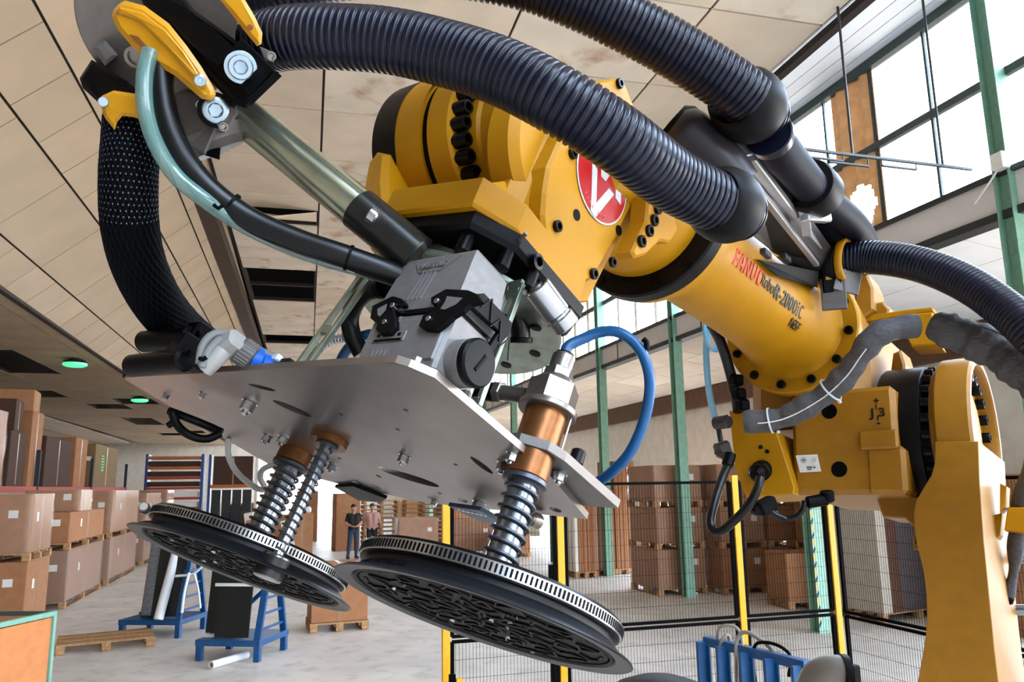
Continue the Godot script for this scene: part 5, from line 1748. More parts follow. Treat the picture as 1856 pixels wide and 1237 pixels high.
func build_gripper() -> void:

	var o := thing("vacuum_gripper", "robot gripper of a steel plate with two round suction cups on sprung rods", "gripper", t(0.3, 0.2, -0.03))
	suction_cup(o, 0, 0, 0.6)
	suction_cup(o, 0.4629, 0, -1.0)

	# base plate with slots and holes
	var st := mb()
	var outline := PackedVector2Array([Vector2(0.012, -0.224), Vector2(0.024, -0.233), Vector2(0.04, -0.234), Vector2(0.612, -0.234), Vector2(0.619, -0.228), Vector2(0.622, -0.14), Vector2(0.618, 0.07), Vector2(0.49, 0.132), Vector2(0.33, 0.178), Vector2(0.022, 0.18), Vector2(-0.006, 0.03), Vector2(-0.006, -0.2)])
	var holes := [oval(Vector2(0.312, -0.1925), 0.021, 0.006, 20, -0.42), oval(Vector2(0.3145, -0.136), 0.028, 0.012, 24, -0.95), oval(Vector2(0.279, 0.075), 0.049, 0.017, 28, -0.6), oval(Vector2(0.092, 0.018), 0.026, 0.007, 20, -1.6),
		oval(Vector2(0.298, 0.155), 0.008, 0.008, 12), oval(Vector2(0.44, 0.115), 0.008, 0.008, 12), oval(Vector2(0.40, 0.125), 0.008, 0.008, 12), oval(Vector2(0.23, 0.152), 0.008, 0.008, 12), oval(Vector2(0.06, 0.155), 0.009, 0.009, 12), oval(Vector2(0.19, 0.15), 0.004, 0.006, 10), oval(Vector2(0.35, 0.08), 0.004, 0.006, 10)]
	plate_holes(st, tframe(0, 0.195, 0), outline, holes, 0.009)
	obj("base_plate", st, M.plate_steel, o)
	st = mb()
	tbox(st, 0.20, 0.30, 0.2042, 0.2062, 0.03, 0.12)
	tbox(st, 0.28, 0.35, 0.2042, 0.2062, -0.21, -0.10)
	obj("shim", st, M.black_plastic, o)
	# thick block for the first rod, clamped on the plate
	st = mb()
	slab(st, PackedVector3Array([t(0.11, 0.2045, -0.034), t(0.0, 0.2045, -0.034), t(-0.03, 0.2045, -0.013), t(-0.037, 0.2045, 0.015), t(-0.038, 0.2045, 0.155), t(0.11, 0.2045, 0.155)]), td(0, 0.0125, 0), 0.001)
	obj("block_plate", st, M.alu_block, o)
	# three guide bushings with collars
	for q in [[0.0, 0.0, 0.0265], [0.4629, 0.0, 0.0265], [0.327, -0.05, 0.028]]:
		var f := tframe(q[0], 0, q[1])
		var r: float = q[2]
		st = mb()
		if q[0] > 0.3 and q[1] < 0: lathe(st, f, PackedVector2Array([Vector2(0.010, 0.185), Vector2(r, 0.185), Vector2(r, 0.1945), Vector2(0.0, 0.1945)]), 40)
		else: lathe(st, f, PackedVector2Array([Vector2(0.0180, 0.172), Vector2(r - 0.002, 0.172), Vector2(r, 0.174), Vector2(r, 0.1945 if q[0] > 0.1 else 0.204), Vector2(0.0, 0.1945 if q[0] > 0.1 else 0.204)]), 40)
		var bsh := obj("bushing", st, M.bronze, o)
		st = mb()
		if q[0] > 0.3 and q[1] < 0: lathe(st, f, PackedVector2Array([Vector2(0.009, 0.180), Vector2(0.017, 0.180), Vector2(0.017, 0.1835), Vector2(0.013, 0.185), Vector2(0.009, 0.185)]), 32)
		else: lathe(st, f, PackedVector2Array([Vector2(0.0180, 0.164), Vector2(r - 0.002, 0.164), Vector2(r + 0.0015, 0.1665), Vector2(r + 0.0015, 0.1715), Vector2(0.0180, 0.1715)]), 40)
		obj("snap_ring", st, M.spring_steel, bsh)
	# sprung probe pin
	var fp := tframe(0.327, 0, -0.05)
	st = mb()
	lathe(st, fp, PackedVector2Array([Vector2(0, -0.012), Vector2(0.018, -0.012), Vector2(0.0195, -0.010), Vector2(0.0195, 0.018), Vector2(0.018, 0.020), Vector2(0.009, 0.021), Vector2(0.009, 0.184), Vector2(0, 0.184)]), 28)
	var pin := obj("probe_pin", st, M.rod_steel, o)
	st = mb()
	tube(st, helix(fp, 0.0108, 0.022, 0.178, 15.5, 24), [0.0014], 8)
	obj("spring", st, M.spring_steel, pin)
	st = mb()
	lathe(st, fp, PackedVector2Array([Vector2(0.0197, -0.0105), Vector2(0.0202, -0.0105), Vector2(0.0202, 0.016), Vector2(0.0197, 0.016)]), 28)
	obj("rubber_foot", st, mat("pin_foot", Color(0.13, 0.12, 0.115), 0.45, 0.3), pin)
	# nuts, bolts on the underside
	var down := td(0, -1, 0)
	for q in [[0.569, -0.183, 0.008], [0.467, -0.183, 0.008], [0.383, -0.158, 0.017], [0.475, -0.052, 0.012], [0.436, -0.05, 0.013], [0.215, -0.004, 0.013], [0.505, 0.04, 0.012], [0.422, 0.045, 0.012], [0.195, 0.15, 0.016], [0.30, 0.165, 0.009]]:
		st = mb()
		nut(st, t(q[0], 0.195, q[1]), down, q[2])
		obj("nut", st, M.bright_steel, o)
	for q in [[0.045, 0.004], [0.052, 0.046], [-0.012, 0.048], [0.01, -0.025]]:
		st = mb()
		nut(st, t(q[0], 0.195 if q[0] > 0 else 0.2045, q[1]), down, 0.013)
		obj("nut", st, M.bright_steel, o)
	for q in [[0.23, -0.12], [0.16, -0.08], [0.10, -0.13], [0.06, 0.06], [0.14, 0.02], [0.38, 0.02], [0.26, 0.13]]:
		st = mb()
		lathe(st, frame_on(t(q[0], 0.195, q[1]), down), PackedVector2Array([Vector2(0.0035, -0.0005), Vector2(0.0035, 0.0005), Vector2(0.002, 0.0007), Vector2(0, -0.0006)]), 14)
		obj("screw_end", st, M.spring_steel, o)

	# vacuum port above the first rod: bronze sleeve, hexagon union, push-in collar
	var fv := tframe(0, 0, 0)
	st = mb()
	lathe(st, fv, PackedVector2Array([Vector2(0.0, 0.217), Vector2(0.0275, 0.217), Vector2(0.0275, 0.264), Vector2(0, 0.264)]), 44)
	obj("bronze_sleeve", st, M.bronze, o)
	st = mb()
	lathe(st, fv, PackedVector2Array([Vector2(0.0, 0.262), Vector2(0.037, 0.262), Vector2(0.038, 0.263), Vector2(0.038, 0.269), Vector2(0.037, 0.270), Vector2(0.0, 0.270)]), 44)
	hex(st, t(0, 0.270, 0), td(0, 1, 0), 0.058, 0.034)
	lathe(st, fv, PackedVector2Array([Vector2(0.026, 0.304), Vector2(0.02, 0.312), Vector2(0, 0.312)]), 32)
	hex(st, t(0, 0.311, 0), td(0, 1, 0), 0.034, 0.014)
	lathe(st, fv, PackedVector2Array([Vector2(0.0155, 0.325), Vector2(0.0155, 0.345), Vector2(0.014, 0.347), Vector2(0, 0.347)]), 32)
	obj("vacuum_union", st, M.nickel, o)
	st = mb()
	lathe(st, fv, PackedVector2Array([Vector2(0.0115, 0.347), Vector2(0.0125, 0.347), Vector2(0.0125, 0.350), Vector2(0.0105, 0.350)]), 24)
	obj("release_ring", st, M.black_plastic, o)
	st = mb()
	rod(st, t(-0.03, 0.217, 0.012), t(-0.03, 0.262, 0.012), 0.0015, 8)
	obj("stay_wire", st, M.bright_steel, o)
	st = mb()
	rod(st, t(-0.028, 0.217, 0.05), t(-0.028, 0.237, 0.05), 0.0095, 16, 0.002)
	obj("rubber_cap", st, M.rubber, o)
	# side nipple pointing back to the plate
	st = mb()
	rod(st, t(0.024, 0.284, -0.004), t(0.075, 0.287, -0.012), 0.0105, 24, 0.001)
	hex(st, t(0.072, 0.287, -0.0115), td(0.98, 0, -0.15), 0.026, 0.012)
	obj("side_nipple", st, M.nickel, o)
	st = mb()
	rod(st, t(0.084, 0.287, -0.012), t(0.12, 0.289, -0.02), 0.013, 24)
	obj("side_nipple", st, M.black_plastic, o)

	build_connector(o)
	build_mount(o)
	build_plate_kit(o)

func build_connector(o: Node3D) -> void:
	# die-cast industrial plug: housing on the plate, hood above, two black locking levers
	var st := mb()
	for lv in [[0.2043, 0.283, 0.0, 0.134, -0.202, -0.134, 0.004], [0.215, 0.275, 0.004, 0.130, -0.2045, -0.132, 0.003]]:
		tbox(st, lv[2], lv[3], lv[0], lv[1], lv[4], lv[5], lv[6])
	# pocket and ribs on the front
	for k in 4:
		tbox(st, 0.082 + 0.007 * k, 0.085 + 0.007 * k, 0.262, 0.278, -0.2055, -0.204)
		tbox(st, 0.084 + 0.007 * k, 0.086 + 0.007 * k, 0.218, 0.232, -0.2055, -0.204)
	tbox(st, 0.062, 0.115, 0.243, 0.257, -0.2058, -0.204, 0.0008)
	var hs := obj("plug_housing", st, M.cast_alu, o)
	st = mb()
	for q in [[0.072, 0.252], [0.09, 0.257], [0.106, 0.252]]:
		tbox(st, q[0] - 0.0025, q[0] + 0.0025, q[1] - 0.002, q[1] + 0.002, -0.2065, -0.2055, 0.0003)
	tbox(st, 0.066, 0.111, 0.2435, 0.2465, -0.2064, -0.2056)
	obj("marking_recess", st, M.black, hs)
	st = mb()
	tbox(st, 0.004, 0.131, 0.283, 0.2885, -0.203, -0.134, 0.001)
	obj("gasket", st, M.rubber, hs)
	st = mb()
	hex(st, t(0.012, 0.2045, -0.215), td(0, 1, 0), 0.009, 0.006)
	hex(st, t(-0.002, 0.2045, -0.145), td(0, 1, 0), 0.009, 0.006)
	obj("fixing_screw", st, M.bright_steel, hs)
	# capped cable entry on the right
	st = mb()
	rod(st, t(0.004, 0.232, -0.168), t(-0.020, 0.232, -0.168), 0.027, 36, 0.002)
	obj("cable_entry", st, M.cast_alu, hs)
	st = mb()
	lathe(st, frame_on(t(-0.019, 0.232, -0.168), td(-1, 0, 0)), PackedVector2Array([Vector2(0.027, 0), Vector2(0.0275, 0.002), Vector2(0.0275, 0.008), Vector2(0.025, 0.0105), Vector2(0, 0.0115)]), 40)
	bx(st, Transform3D(TF.basis * Basis(Vector3.RIGHT, 0.35), t(-0.0305, 0.232, -0.168)), Vector3(0.002, 0.024, 0.004))
	var cp := obj("entry_plug", st, M.black_plastic, o)
	st = mb()
	bx(st, Transform3D(TF.basis * Basis(Vector3.RIGHT, 0.35), t(-0.0316, 0.232, -0.168)), Vector3(0.0006, 0.021, 0.0026))
	obj("slot", st, M.black, cp)
	# hood, tapering to the top
	st = mb()
	flat(st)
	var b := [t(0.003, 0.288, -0.2035), t(0.132, 0.288, -0.2035), t(0.132, 0.288, -0.132), t(0.003, 0.288, -0.132)]
	var m := [t(0.004, 0.302, -0.204), t(0.131, 0.302, -0.204), t(0.131, 0.302, -0.131), t(0.004, 0.302, -0.131)]
	var k := [t(0.010, 0.368, -0.199), t(0.127, 0.368, -0.199), t(0.127, 0.368, -0.135), t(0.010, 0.368, -0.135)]
	var tp := [t(0.014, 0.374, -0.194), t(0.123, 0.374, -0.194), t(0.123, 0.374, -0.14), t(0.014, 0.374, -0.14)]
	for i in 4:
		var j := (i + 1) % 4
		quad(st, b[j], b[i], m[i], m[j]); quad(st, m[j], m[i], k[i], k[j]); quad(st, k[j], k[i], tp[i], tp[j])
	quad(st, tp[3], tp[2], tp[1], tp[0]); quad(st, b[0], b[1], b[2], b[3])
	# grooves and sunk field on the hood's face
	for q in 4:
		bar(st, t(0.065 + 0.0075 * q, 0.302, -0.2046), t(0.0615 + 0.0068 * q, 0.345, -0.2016), 0.0022, 0.0012, 0.0, td(0, 0, 1))
	bar(st, t(0.09, 0.345, -0.2016), t(0.105, 0.365, -0.1999), 0.002, 0.0014, 0.0, td(0, 0, 1))
	bar(st, t(0.055, 0.345, -0.2016), t(0.03, 0.365, -0.1999), 0.002, 0.0014, 0.0, td(0, 0, 1))
	bar(st, t(0.09, 0.345, -0.2016), t(0.055, 0.345, -0.2016), 0.002, 0.0014, 0.0, td(0, 0, 1))
	var hood := obj("plug_hood", st, M.cast_alu, o)
	letter("raised_lettering", "HARTING", letter_frame(t(0.071, 0.3545, -0.2014), td(-1, 0, 0), td(0, 0.07, -1)), 0.0105, M.cast_alu, hood, true, 0.0018)
	st = mb()
	rod(st, t(0.126, 0.334, -0.168), t(0.150, 0.336, -0.166), 0.021, 28, 0.003)
	obj("cable_entry", st, M.cast_alu, hood)
	# levers
	st = mb()
	slab(st, PackedVector3Array([Vector3(0.1559, 2.5113, -0.8544), Vector3(0.165, 2.5162, -0.8462), Vector3(0.1709, 2.519, -0.8407), Vector3(0.1888, 2.5115, -0.8114), Vector3(0.1965, 2.5029, -0.7947), Vector3(0.1978, 2.4936, -0.7858), Vector3(0.1875, 2.4923, -0.7983), Vector3(0.181, 2.4862, -0.8019), Vector3(0.1718, 2.4808, -0.8098), Vector3(0.1642, 2.4734, -0.8141), Vector3(0.1558, 2.467, -0.8202), Vector3(0.1449, 2.4712, -0.8376), Vector3(0.141, 2.4766, -0.847), Vector3(0.1464, 2.4894, -0.8499), Vector3(0.1517, 2.4917, -0.8447), Vector3(0.157, 2.4947, -0.8401), Vector3(0.16, 2.4991, -0.8396), Vector3(0.1594, 2.5024, -0.8429), Vector3(0.1571, 2.5, -0.844), Vector3(0.1551, 2.5045, -0.8501)]), td(0, 0, 0.007), 0.0012)
	var lv := obj("locking_lever", st, M.lever_black, o)
	st = mb()
	slab(st, PackedVector3Array([Vector3(0.1704, 2.508, -0.8321), Vector3(0.1831, 2.5017, -0.8106), Vector3(0.1764, 2.4948, -0.8139), Vector3(0.1663, 2.491, -0.8243), Vector3(0.1626, 2.4929, -0.8305), Vector3(0.1675, 2.5005, -0.8301)]), td(0, 0, 0.0009))
	obj("lever_window", st, M.cast_alu, lv)
	st = mb()
	slab(st, PackedVector3Array([Vector3(0.204, 2.5107, -0.8251), Vector3(0.214, 2.5135, -0.832), Vector3(0.256, 2.4876, -0.8642), Vector3(0.2519, 2.4739, -0.8624), Vector3(0.2205, 2.4436, -0.8426), Vector3(0.2158, 2.4466, -0.8389), Vector3(0.2362, 2.4738, -0.8512), Vector3(0.1936, 2.4961, -0.8189)]), td(0.007, 0, 0), 0.001)
	obj("lever_arm", st, M.lever_black, lv)
	st = mb()
	for q in ["a", "b", "c"]:
		var i := ["a", "b", "c"].find(q)
		var p0 := t(-0.0135, 0.298 - 0.011 * i, -0.182 + 0.024 * i)
		bar(st, p0, p0 + td(0, 0.019, 0.012), 0.0016, 0.0012, 0.0, td(1, 0, 0))
		bar(st, p0 + td(0, 0.019, 0.012), p0 + td(0, -0.006, 0.022), 0.0016, 0.0012, 0.0, td(1, 0, 0))
	obj("lever_rib", st, M.black_plastic, lv)
	st = mb()
	slab(st, PackedVector3Array([Vector3(0.0988, 2.5168, -0.9334), Vector3(0.1204, 2.525, -0.9115), Vector3(0.1282, 2.5192, -0.8969), Vector3(0.1314, 2.5134, -0.888), Vector3(0.1315, 2.5085, -0.8841), Vector3(0.1272, 2.5074, -0.889), Vector3(0.121, 2.5125, -0.901), Vector3(0.1191, 2.5083, -0.9003), Vector3(0.1201, 2.5008, -0.8931), Vector3(0.1209, 2.4904, -0.884), Vector3(0.1201, 2.4806, -0.8775), Vector3(0.1147, 2.4729, -0.8786), Vector3(0.1045, 2.4739, -0.8927), Vector3(0.1001, 2.4819, -0.9048), Vector3(0.1022, 2.4892, -0.9076), Vector3(0.0955, 2.4997, -0.9245)]), td(0, 0, 0.007), 0.0012)
	var lv2 := obj("locking_lever", st, M.lever_black, o)
	st = mb()
	slab(st, PackedVector3Array([Vector3(0.104, 2.5101, -0.9206), Vector3(0.1139, 2.5145, -0.9111), Vector3(0.1122, 2.5061, -0.9069), Vector3(0.1055, 2.4984, -0.9096), Vector3(0.1035, 2.5021, -0.9151)]), td(0, 0, 0.0009))
	obj("lever_window", st, M.cast_alu, lv2)
	for p in [Vector3(0.1604, 2.5047, -0.8415), Vector3(0.1505, 2.4833, -0.838), Vector3(0.1191, 2.511, -0.9006), Vector3(0.1093, 2.49, -0.8971)]:
		var q: Vector3 = TF.affine_inverse() * p
		st = mb()
		rod(st, t(q.x, q.y, -0.203), t(q.x, q.y, -0.2135), 0.0036, 16, 0.0006)
		obj("lever_pin", st, M.bright_steel, lv)

func build_mount(o: Node3D) -> void:
	# zinc-plated flange disc on the wrist, its arm, and the slotted struts down to the plate
	var f := tframe(0.18, 0, -0.04)
	var st := mb()
	lathe(st, f, PackedVector2Array([Vector2(0.0, 0.392), Vector2(0.085, 0.392), Vector2(0.087, 0.394), Vector2(0.153, 0.394), Vector2(0.155, 0.396), Vector2(0.155, 0.402), Vector2(0.153, 0.404), Vector2(0.0, 0.404)]), 72)
	var disc := obj("flange_disc", st, M.zinc, o)
	for i in 10:
		var a := TAU * i / 10.0 + 0.35
		st = mb()
		lathe(st, frame_on(t(0.18 + cos(a) * 0.125, 0.3935, -0.04 + sin(a) * 0.125), td(0, -1, 0)), PackedVector2Array([Vector2(0.0085, 0.0), Vector2(0.0085, 0.0008), Vector2(0.007, 0.001), Vector2(0.0, 0.001)]), 18)
		obj("flange_hole", st, M.black, disc)
	st = mb()
	lathe(st, f, PackedVector2Array([Vector2(0.0, 0.404), Vector2(0.075, 0.404), Vector2(0.075, 0.428), Vector2(0.0, 0.428)]), 48)
	obj("spacer_ring", st, M.zinc, disc)
	# upright arm plate carrying the tube
	st = mb()
	slab(st, PackedVector3Array([Vector3(0.1168, 2.7068, -1.1417), Vector3(0.1259, 2.7141, -1.1355), Vector3(0.1585, 2.6335, -1.0303), Vector3(0.1862, 2.6173, -0.9815), Vector3(0.2023, 2.5986, -0.9459), Vector3(0.2023, 2.5817, -0.9328), Vector3(0.1545, 2.5909, -1.0025), Vector3(0.1297, 2.6105, -1.0503)]), td(0, 0, 0.008), 0.001)
	obj("arm_plate", st, M.zinc, o)
	# struts
	for q in [[0.03, -0.10, 0.01, -0.12], [0.20, -0.19, 0.24, -0.20], [0.25, 0.06, 0.25, 0.08]]:
		st = mb()
		var a := t(q[0], 0.392, q[1])
		var b := t(q[2], 0.204, q[3])
		var hint := td(0, 0, 1)
		var side := (b - a).cross(hint).normalized()
		for s in [-1, 1]:
			bar(st, a + side * 0.011 * s, b + side * 0.011 * s, 0.008, 0.007, 0.001, hint)
		for e in [0.0, 0.08, 0.62, 0.97]:
			var p := a.lerp(b, e)
			bar(st, p - side * 0.012, p + side * 0.012, 0.014, 0.007, 0.001, hint)
		obj("strut", st, M.zinc, o)
	st = mb()
	tbox(st, 0.0, 0.08, 0.204, 0.209, -0.145, -0.10, 0.001)
	tbox(st, 0.215, 0.265, 0.204, 0.209, -0.225, -0.18, 0.001)
	obj("strut_foot", st, M.zinc, o)
	# round locating stop beside the disc
	st = mb()
	rod(st, Vector3(0.3003, 2.5454, -0.9085), Vector3(0.3302, 2.513, -0.9166), 0.0185, 32, 0.0015)
	rod(st, Vector3(0.3302, 2.513, -0.9166), Vector3(0.3327, 2.5104, -0.9174), 0.0165, 32)
	rod(st, Vector3(0.3327, 2.5104, -0.9174), Vector3(0.3446, 2.4979, -0.9205), 0.0185, 32, 0.0015)
	var sp := obj("round_stop", st, M.bright_steel, o)
	st = mb()
	cap_screw(st, Vector3(0.3003, 2.5454, -0.9085), Vector3(-0.0299, 0.0324, 0.008), 0.009, 0.002)
	obj("stop_screw", st, M.nickel, sp)
	st = mb()
	slab(st, PackedVector3Array([Vector3(0.2686, 2.562, -0.9819), Vector3(0.2875, 2.5599, -0.9546), Vector3(0.3287, 2.5401, -0.9655), Vector3(0.336, 2.5284, -1.0048), Vector3(0.3072, 2.5397, -1.0091)]), td(0, 0.006, 0), 0.0008)
	obj("stop_bracket", st, M.zinc, sp)

	# inclined tube to the hose bracket
	st = mb()
	var lo := Vector3(0.1547, 2.5917, -0.9584)
	var hi := Vector3(-0.0819, 2.8078, -1.0395)
	rod(st, lo, hi, 0.0268, 48, 0.002)
	obj("inclined_tube", st, M.tube_zinc, o)
	st = mb()
	var ax := (lo - hi).normalized()
	rod(st, lo - ax * 0.10, lo + ax * 0.006, 0.0285, 40, 0.002)
	obj("tube_socket", st, mat("dark_zinc", Color(0.20, 0.20, 0.19), 0.3, 0.7), o)
	st = mb()
	rod(st, Vector3(0.0946, 2.6387, -0.9511), Vector3(0.1055, 2.6317, -0.9493), 0.011, 24, 0.002)
	obj("clamp_boss", st, M.bright_steel, o)

func build_plate_kit(o: Node3D) -> void:
	# vacuum ejectors: black silencers in a block on the plate's near left corner
	var st := mb()
	rod(st, Vector3(-0.2032, 2.4692, -1.1668), Vector3(-0.1227, 2.4672, -1.0852), 0.0155, 28, 0.004)
	obj("silencer", st, M.black_plastic, o)
	st = mb()
	rod(st, Vector3(-0.1963, 2.5101, -1.2046), Vector3(-0.1212, 2.5056, -1.1303), 0.0155, 28, 0.004)
	obj("silencer", st, M.black_plastic, o)
	st = mb()
	bx(st, Transform3D(TF.basis, Vector3(-0.1212, 2.4806, -1.1086)), Vector3(0.034, 0.036, 0.05), 0.003)
	bx(st, Transform3D(TF.basis, Vector3(-0.111, 2.5046, -1.1434)), Vector3(0.032, 0.036, 0.045), 0.003)
	var blk := obj("ejector_block", st, M.lever_black, o)
	for p in [Vector3(-0.1201, 2.476, -1.0806), Vector3(-0.1143, 2.5091, -1.1149)]:
		st = mb()
		lathe(st, frame_on(p, td(0, 0, -1)), PackedVector2Array([Vector2(0.005, -0.004), Vector2(0.005, 0.0006), Vector2(0.003, 0.001), Vector2(0.003, -0.001), Vector2(0, -0.001)]), 16)
		obj("port", st, M.black, blk)
	st = mb()
	tbox(st, 0.50, 0.655, 0.2043, 0.216, -0.222, -0.185, 0.002)
	tbox(st, 0.50, 0.66, 0.2043, 0.222, -0.16, -0.12, 0.002)
	obj("mounting_rail", st, M.black_plastic, o)
	for p in [[0.645, -0.215], [0.625, -0.205], [0.65, -0.14]]:
		st = mb()
		cap_screw(st, t(p[0], 0.216 if p[1] < -0.2 else 0.222, p[1]), td(0, 1, 0), 0.004, 0.004, 12)
		obj("rail_screw", st, M.bright_steel, o)
	# grey angled plug with cable loop, ribbed collar, blue valve
	st = mb()
	tube(st, PackedVector3Array([Vector3(-0.0954, 2.4481, -1.0437), Vector3(-0.0826, 2.4629, -1.0371), Vector3(-0.0767, 2.4732, -1.0387)]), [0.0105, 0.012, 0.013], 8)
	bx(st, Transform3D(TF.basis * Basis(Vector3(0, 0, 1), -0.5), Vector3(-0.0706, 2.4795, -1.041)), Vector3(0.046, 0.026, 0.026), 0.005)
	var plug := obj("angled_plug", st, M.grey_plastic, o)
	st = mb()
	tube(st, curve(PackedVector3Array([Vector3(-0.1019, 2.4556, -1.0389), Vector3(-0.0992, 2.4782, -1.039), Vector3(-0.0888, 2.4926, -1.0385), Vector3(-0.0742, 2.4957, -1.0442), Vector3(-0.0532, 2.4879, -1.0607), Vector3(-0.0112, 2.4691, -1.0626)]), 0.006), [0.0058], 10)
	obj("plug_cable", st, mat("cable_grey", Color(0.46, 0.46, 0.45), 0.5), plug)
	st = mb()
	tube(st, curve(PackedVector3Array([Vector3(-0.0986, 2.4514, -1.0334), Vector3(-0.0893, 2.4744, -1.0315), Vector3(-0.0769, 2.4887, -1.0305)]), 0.006), [0.0055], 10)
	obj("plug_cable", st, M.cable_grey, plug)
	st = mb()
	tube(st, PackedVector3Array([Vector3(-0.1013, 2.4611, -1.0291), Vector3(-0.0971, 2.4593, -1.0261), Vector3(-0.0934, 2.4623, -1.0266)]), [0.003], 6)
	obj("cable_tie", st, M.black, plug)
	st = mb()
	var ca := Vector3(-0.0573, 2.4774, -1.0428)
	var cb := Vector3(-0.0395, 2.4655, -1.0451)
	lathe(st, frame_on(ca, cb - ca), PackedVector2Array([Vector2(0, 0), Vector2(0.0165, 0), Vector2(0.0175, 0.002), Vector2(0.0175, 0.020), Vector2(0.015, 0.022), Vector2(0, 0.022)]), 36)
	for i in 24:
		var a := TAU * i / 24.0
		var fr := frame_on(ca, cb - ca)
		bar(st, fr * Vector3(cos(a) * 0.0176, 0.003, sin(a) * 0.0176), fr * Vector3(cos(a) * 0.0176, 0.019, sin(a) * 0.0176), 0.0016, 0.0016)
	obj("ribbed_collar", st, mat("collar_grey", Color(0.33, 0.31, 0.30), 0.45), o)
	st = mb()
	var va := Vector3(-0.0438, 2.4678, -1.0512)
	var vb := Vector3(-0.0107, 2.4563, -1.0649)
	lathe(st, frame_on(va, vb - va), PackedVector2Array([Vector2(0, 0), Vector2(0.0175, 0), Vector2(0.0175, 0.012), Vector2(0.013, 0.016), Vector2(0.0115, 0.055), Vector2(0, 0.055)]), 28)
	obj("blue_valve", st, M.blue_plastic, o)
	st = mb()
	bx(st, Transform3D(TF.basis, Vector3(0.0017, 2.4574, -1.0504)), Vector3(0.032, 0.014, 0.02), 0.002)
	obj("valve_foot", st, M.black_plastic, o)
	st = mb()
	bx(st, Transform3D(TF.basis, Vector3(-0.0097, 2.4675, -1.0519)), Vector3(0.014, 0.010, 0.01), 0.002)
	obj("white_ferrule", st, M.white_plastic, o)
	# handle ring and dark clutter under the far left edge
	st = mb()
	tube(st, curve(PackedVector3Array([Vector3(-0.1518, 2.4102, -1.2107), Vector3(-0.1435, 2.3915, -1.2118), Vector3(-0.1256, 2.3772, -1.2093), Vector3(-0.1036, 2.3729, -1.2143), Vector3(-0.0855, 2.3811, -1.218)]), 0.006), [0.0062], 10)
	tube(st, curve(PackedVector3Array([Vector3(-0.1578, 2.4136, -1.2224), Vector3(-0.1353, 2.4047, -1.2175), Vector3(-0.1052, 2.3925, -1.2216), Vector3(-0.0841, 2.3826, -1.2172)]), 0.006), [0.006], 10)
	tube(st, curve(PackedVector3Array([Vector3(-0.1564, 2.3917, -1.2156), Vector3(-0.1498, 2.397, -1.2126), Vector3(-0.1471, 2.407, -1.2099)]), 0.006), [0.005], 8)
	obj("cable_loop", st, M.black_plastic, o)
	# dark bracket and lettered plate below the far edge
	st = mb()
	slab(st, PackedVector3Array([Vector3(0.0896, 2.3014, -1.3962), Vector3(0.1162, 2.3027, -1.3388), Vector3(0.1702, 2.2811, -1.3325), Vector3(0.1659, 2.2743, -1.372), Vector3(0.1331, 2.278, -1.4187)]), td(0, 0.006, 0), 0.0008)
	obj("sensor_bracket", st, M.black_plastic, o)
	st = mb()
	var lp := PackedVector3Array([Vector3(0.2377, 2.2716, -1.1538), Vector3(0.275, 2.2655, -1.1093), Vector3(0.3065, 2.2496, -1.1207), Vector3(0.3048, 2.2428, -1.1553), Vector3(0.2719, 2.2545, -1.1655)])
	slab(st, lp, td(0, 0.006, 0), 0.001)
	var lpo := obj("dark_plate", st, M.dark_plate, o)
	st = mb()
	for i in 7:
		var q := Vector3(0.253, 2.2658, -1.148).lerp(Vector3(0.2865, 2.2571, -1.1229), i / 6.0)
		bx(st, Transform3D(TF.basis, q), Vector3(0.0035 + 0.001 * (i % 3), 0.0006, 0.004))
	obj("faint_marks", st, M.paper, lpo)
	st = mb()
	rod(st, Vector3(0.3367, 2.2543, -1.0757), Vector3(0.3567, 2.2486, -1.0921), 0.0115, 20, 0.003)
	obj("adjuster_knob", st, M.nickel, o)
# ---------------------------------------------------------------- hoses, cables, hose holders
func hose_materials() -> void:
	mat("conduit_blue", Color(0.04, 0.058, 0.125), 0.3, 0.0, 0.0, 1.0, {"spec": 0.4})
	mat("smooth_navy", Color(0.035, 0.045, 0.09), 0.6, 0.0, 0.0, 1.0, {"spec": 0.2})
	mat("braid", Color(0.008, 0.009, 0.012), 0.7, 0.0, 0.0, 1.0, {"spec": 0.15})
	mat("braid_thread", Color(0.035, 0.045, 0.085), 0.5, 0.0, 0.0, 1.0, {"spec": 0.2})
	mat("black_hose", Color(0.02, 0.02, 0.021), 0.34, 0.0, 0.0, 1.0, {"spec": 0.4})
	mat("ball_black", Color(0.028, 0.026, 0.029), 0.48, 0.0, 0.0, 1.0, {"spec": 0.25})
	mat("smoke_grey", Color(0.20, 0.185, 0.195), 0.35, 0.0, 0.0, 1.0, {"spec": 0.4})
	mat("cast_grey", Color(0.40, 0.375, 0.36), 0.45, 0.2, 0.1, 12.0)
	mat("disc_grey", Color(0.46, 0.42, 0.39), 0.4, 0.3, 0.1, 8.0)
	mat("zinc_screw", Color(0.66, 0.72, 0.76), 0.25, 0.85)

func conduit_thing(label: String, pts: PackedVector3Array, r: float) -> Node3D:
	var o := thing("corrugated_hose", label, "hose", pts[0])
	var st := mb()
	conduit(st, pts, r)
	obj("ribbed_wall", st, M.conduit_blue, o)
	var n := pts.size()
	for e in [[pts[0], pts[1]], [pts[n - 1], pts[n - 2]]]:
		var d: Vector3 = (e[1] - e[0]).normalized()
		st = mb()
		rod(st, e[0] - d * 0.012, e[0] + d * 0.012, r * 0.86, 28, 0.002)
		obj("end_sleeve", st, M.ball_black, o)
	return o

